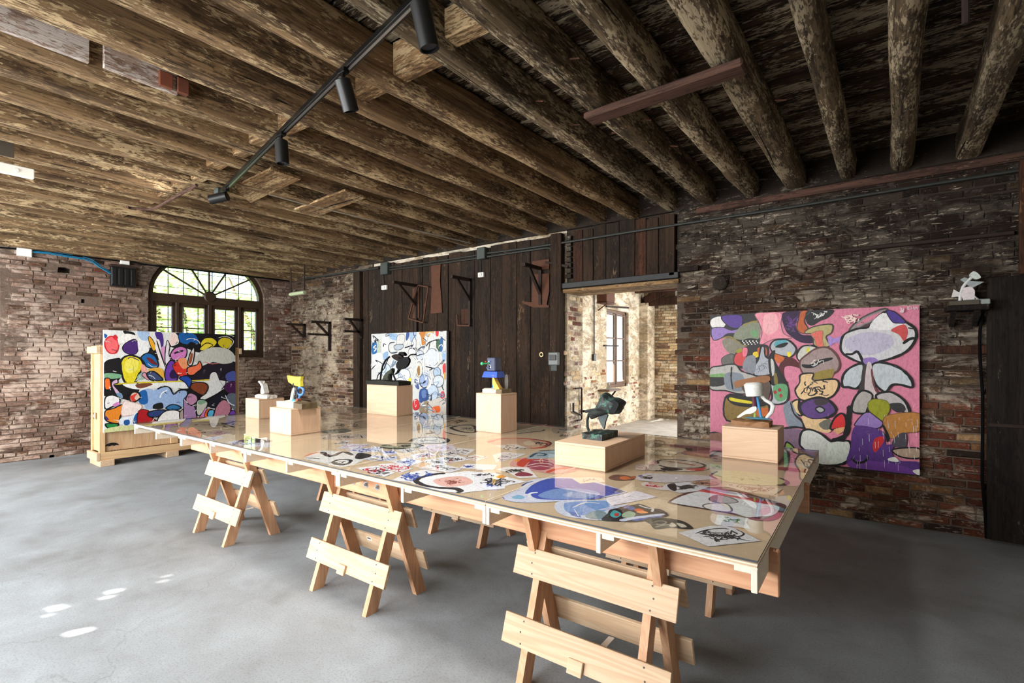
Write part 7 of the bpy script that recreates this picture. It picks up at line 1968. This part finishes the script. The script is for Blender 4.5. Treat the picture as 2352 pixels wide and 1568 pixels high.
# 3 black leaf sculpture
S = sc(crop(840, 750, 4.48), P3[0].y)
r = root_at('sculpture', P3[0], 'black bronze sculpture with leaf discs and curved stems', 'sculpture', 'small sculptures')
rock(r, 'base', on_top(P3, S, 68, 600), on_top(P3, S, 402, 600), 0.20, 0.058, (40, 40, 34), M_bronze, 3)
BLK = (9, 8, 8)
tubepart(r, 'stem', [S(150, 560), S(158, 480), S(175, 400), S(205, 345), S(245, 310)], 0.012, BLK, M_bronze)
tubepart(r, 'stem', [S(240, 480), S(250, 510), S(272, 560)], 0.010, BLK, M_bronze)
tubepart(r, 'stem', [S(268, 430), S(285, 490), S(308, 560)], 0.010, BLK, M_bronze)
tubepart(r, 'stem', [S(110, 560, -.03), S(125, 500, -.02), S(190, 430), S(230, 330)], 0.006, BLK, M_bronze)
tubepart(r, 'stem', [S(440, 310), S(460, 290), S(490, 284), S(520, 286)], 0.008, BLK, M_bronze)
tubepart(r, 'tendril', [S(345, 400), S(345, 440), S(325, 475), S(300, 492)], [0.022, 0.02, 0.014, 0.006], BLK, M_bronze)
tubepart(r, 'stem', [S(340, 320), S(375, 335), S(400, 350)], 0.01, BLK, M_bronze)
flatpart(r, 'disc', S, [(340, 402), (352, 362), (392, 326), (440, 310), (470, 330), (470, 370), (440, 415), (385, 440), (350, 430)], 0.03, BLK, M_bronze, True, -0.03)
flatpart(r, 'petal', S, [(245, 300), (290, 282), (340, 300), (362, 326), (338, 352), (300, 350), (260, 326)], 0.035, (34, 25, 21), M_bronze, True, 0.05)
flatpart(r, 'petal', S, [(290, 285), (298, 262), (330, 262), (350, 290), (330, 302)], 0.05, (12, 11, 10), M_bronze, True, 0.10)
pillow(r, 'lump', S, [(160, 560), (170, 520), (200, 470), (235, 445), (262, 425), (275, 440), (262, 480), (235, 510), (228, 560)], 0.08, (66, 70, 58), M_bronze, 0.03)
# 4 blue hat
S = sc(crop(1050, 800, 7.465), P4[0].y)
r = root_at('sculpture', P4[0], 'sculpture with blue hat shape, dark block head and yellow wedge', 'sculpture', 'small sculptures')
rock(r, 'base', on_top(P4, S, 522, 755), on_top(P4, S, 850, 755), 0.15, 0.045, (206, 198, 180), M_sculpt, 4, (110, 92, 60))
tubepart(r, 'blue_post', [S(625, 700), S(625, 480)], 0.014, (48, 136, 200))
mb = MB(); mb.cur = lin((44, 84, 184)); a, b, c, d = S(500, 490), S(755, 505), S(742, 393), S(520, 393)
w0, w1 = b.x - a.x, c.x - d.x; xm = (a.x + b.x) / 2
vs = [(xm - w0 / 2, a.y - 0.07, a.z), (xm + w0 / 2, a.y - 0.07, a.z), (xm + w0 / 2, a.y + 0.07, a.z), (xm - w0 / 2, a.y + 0.07, a.z), (xm - w1 / 2, a.y - 0.05, d.z), (xm + w1 / 2, a.y - 0.05, d.z), (xm + w1 / 2, a.y + 0.05, d.z), (xm - w1 / 2, a.y + 0.05, d.z)]
mb.add(vs, [(0, 3, 2, 1), (4, 5, 6, 7), (0, 1, 5, 4), (1, 2, 6, 5), (2, 3, 7, 6), (3, 0, 4, 7)]); part(mb, 'hat', M_sculpt, r)
a, b = S(540, 385), S(722, 158); mb = MB(); mb.cur = lin((70, 76, 100)); mb.box(((a.x + b.x) / 2, a.y, (a.z + b.z) / 2), (b.x - a.x - .03, 0.10, b.z - a.z), None, 0.008); hd = part(mb, 'head_block', M_sculpt, r)
fl = MB()
rg = random.Random(6)
for k in range(26):
    x = rg.uniform(a.x + .02, b.x - .06); z = rg.uniform(a.z + .02, b.z - .02); fl.cur = lin(rg.choice([(206, 206, 214), (150, 156, 176), (30, 34, 60), (60, 90, 150)])); s = rg.uniform(.006, .014)
    fl.box((x, a.y - 0.0505, z), (s * 1.4, 0.002, s))
o = part(fl, 'speckles', M_sculpt, r); tag(o, kind='stuff')
tubepart(r, 'nose_rod', [S(560, 255, -.05), S(430, 260, -.06)], 0.009, (30, 110, 60))
ellipsoid(r, 'nose_tip', S(428, 260, -.06), (0.017, 0.017, 0.017), I, (80, 206, 140), M_sculpt, 10)
ellipsoid(r, 'red_dab', S(490, 226, -.055), (0.012, 0.010, 0.010), I, (150, 60, 40), M_sculpt, 8)
flatpart(r, 'yellow_wedge', S, [(682, 455), (700, 500), (740, 590), (800, 700), (770, 718), (720, 690), (680, 620), (674, 540)], 0.05, (226, 178, 72), None, True, -0.04)
flatpart(r, 'grey_paddle', S, [(800, 700), (785, 600), (790, 480), (815, 448), (838, 470), (845, 580), (835, 700)], 0.025, (84, 80, 72), None, True, 0.04)
flatpart(r, 'white_fin', S, [(645, 700), (650, 620), (670, 630), (700, 700)], 0.02, (222, 218, 208), None, True, -0.01)
# 5 green bronze
S = sc(crop(1260, 860, 4.07), P5[0].y)
r = root_at('sculpture', P5[0], 'green patinated bronze cone on a slab, low plinth', 'sculpture', 'small sculptures')
GR = (72, 140, 118); DK = (46, 50, 48)
a = S(305, 560); b = S(690, 560)
mb = MB(); q0 = at_z(*crop(1260, 860, 4.07)(500, 622), P5[0].z); q1 = at_z(*crop(1260, 860, 4.07)(302, 605), P5[0].z); q2 = at_z(*crop(1260, 860, 4.07)(688, 580), P5[0].z)
wx, wy = q0.x - q1.x, q2.y - q0.y
o_ = rock(r, 'base', Vector((q1.x, q0.y + wy / 2, P5[0].z)), Vector((q0.x, q0.y + wy / 2, P5[0].z)), wy, 0.045, (60, 84, 74), M_patina, 5)
S = sc(crop(1260, 860, 4.07), q0.y + wy / 2)
flatpart(r, 'foot_blade', S, [(516, 505), (500, 470), (475, 425), (470, 395), (485, 368), (550, 372), (552, 395), (535, 440), (524, 500)], 0.02, (84, 92, 92), M_bronze)
pillow(r, 'flared_shell', S, [(450, 310), (478, 255), (496, 205), (520, 172), (540, 168), (575, 195), (605, 212), (640, 214), (690, 238), (716, 264), (698, 300), (665, 362), (640, 366), (600, 372), (560, 358), (510, 345), (470, 335)], 0.17, DK, M_patina)
flatpart(r, 'mouth', S, [(610, 250), (650, 228), (700, 262), (690, 300), (662, 350), (630, 340), (612, 300)], 0.012, (24, 26, 28), M_bronze, True, -0.075)
ellipsoid(r, 'collar', S(480, 350), (0.09, 0.035, 0.03), roty(-0.25), DK, M_bronze, 12)
tubepart(r, 'hoop', [S(378, 528), S(364, 490), S(362, 430), S(376, 370), S(404, 342), S(440, 345)], 0.010, DK, M_bronze)
tubepart(r, 'spike', [S(345, 345), S(400, 335), S(450, 325)], 0.011, DK, M_bronze)
tubepart(r, 'spike', [S(395, 390), S(440, 375), S(490, 350)], 0.022, DK, M_bronze)
# 6 white cup
S = sc(crop(1640, 840, 4.073), P6[0].y)
r = root_at('sculpture', P6[0], 'white cup and brown wing sculpture on a cork slab, right end plinth', 'sculpture', 'small sculptures')
rock(r, 'base', on_top(P6, S, 183, 550), on_top(P6, S, 532, 550), 0.12, 0.040, (150, 106, 66), M_sculpt, 7)
ellipsoid(r, 'blue_puddle', S(415, 488) + Vector((0, 0, -0.002)), (0.09, 0.04, 0.008), I, (88, 150, 176), M_sculpt, 12)
mb = MB(); mb.cur = lin((226, 228, 222)); p0, p1 = S(380, 285), S(368, 160)
mb.lathe([(0.048, 0), (0.056, 0.004), (0.064, (p1 - p0).length * 0.9), (0.045, (p1 - p0).length * 1.05)], tr(p0) @ (p1 - p0).to_track_quat('Z', 'Y').to_matrix().to_4x4(), 18); part(mb, 'cup', M_sculpt, r, True, 0.6)
flatpart(r, 'brown_wing', S, [(190, 148), (300, 120), (430, 96), (510, 92), (524, 128), (500, 150), (440, 165), (380, 165), (300, 180), (215, 206), (198, 200)], 0.05, (130, 84, 46), None, True, 0.03)
tubepart(r, 'maroon_stub', [S(378, 290), S(380, 380)], 0.016, (92, 40, 56))
tubepart(r, 'blue_rod', [S(402, 285), S(442, 490)], 0.009, (70, 150, 206))
flatpart(r, 'white_leg', S, [(220, 475), (290, 420), (370, 378), (400, 385), (395, 420), (350, 445), (300, 450), (240, 482)], 0.03, (228, 228, 224))
tubepart(r, 'white_arm', [S(440, 275), S(480, 320), S(535, 350), S(552, 375), S(540, 430), S(490, 488)], [0.012, 0.012, 0.014, 0.016, 0.014, 0.010], (228, 228, 224))
flatpart(r, 'green_strip', S, [(372, 480), (374, 430), (392, 420), (390, 480)], 0.015, (150, 170, 80), None, False)
# 7 white bird-like sculpture on the wall shelf
S = sc(crop(2140, 600, 4.975), YW - 0.14)
p = S(400, 500)
r = root_at('sculpture', (p.x, p.y, SHZ), 'white cut sheet sculpture standing on the dark wall shelf', 'sculpture', 'small sculptures')
a, b = S(185, 510), S(628, 500)
mb = MB(); mb.cur = lin((78, 70, 56)); mb.box(((a.x * 0.6 + b.x * 0.4) + 0.0, p.y, SHZ + 0.02), ((b.x - a.x) * 0.78, 0.16, 0.04), None, 0.004); part(mb, 'base', M_sculpt, r)
mb = MB(); mb.cur = lin((150, 158, 152)); mb.box((b.x - 0.07, p.y, SHZ + 0.024), (0.17, 0.13, 0.045), None, 0.006); part(mb, 'base_end', M_sculpt, r)
flatpart(r, 'body', S, [(380, 462), (350, 420), (330, 360), (345, 315), (400, 294), (450, 292), (490, 335), (488, 400), (478, 450)], 0.02, (226, 214, 214))
flatpart(r, 'tail', S, [(225, 410), (250, 322), (310, 356), (330, 380), (310, 402)], 0.02, (226, 224, 220), None, False)
tubepart(r, 'neck', [S(322, 470), S(326, 380), S(360, 290), S(400, 235), S(455, 185)], 0.012, (220, 222, 220))
flatpart(r, 'wing', S, [(325, 210), (370, 184), (410, 195), (430, 225), (600, 234), (530, 270), (470, 300), (420, 280), (380, 250)], 0.018, (160, 168, 166), None, False)
flatpart(r, 'head', S, [(430, 155), (465, 120), (510, 130), (555, 180), (540, 200), (500, 208), (450, 185)], 0.05, (206, 214, 206))
tubepart(r, 'prop', [S(492, 398), S(570, 460)], 0.004, (200, 196, 190)); tubepart(r, 'prop', [S(492, 398, -.03), S(530, 455, -.03)], 0.004, (200, 196, 190))
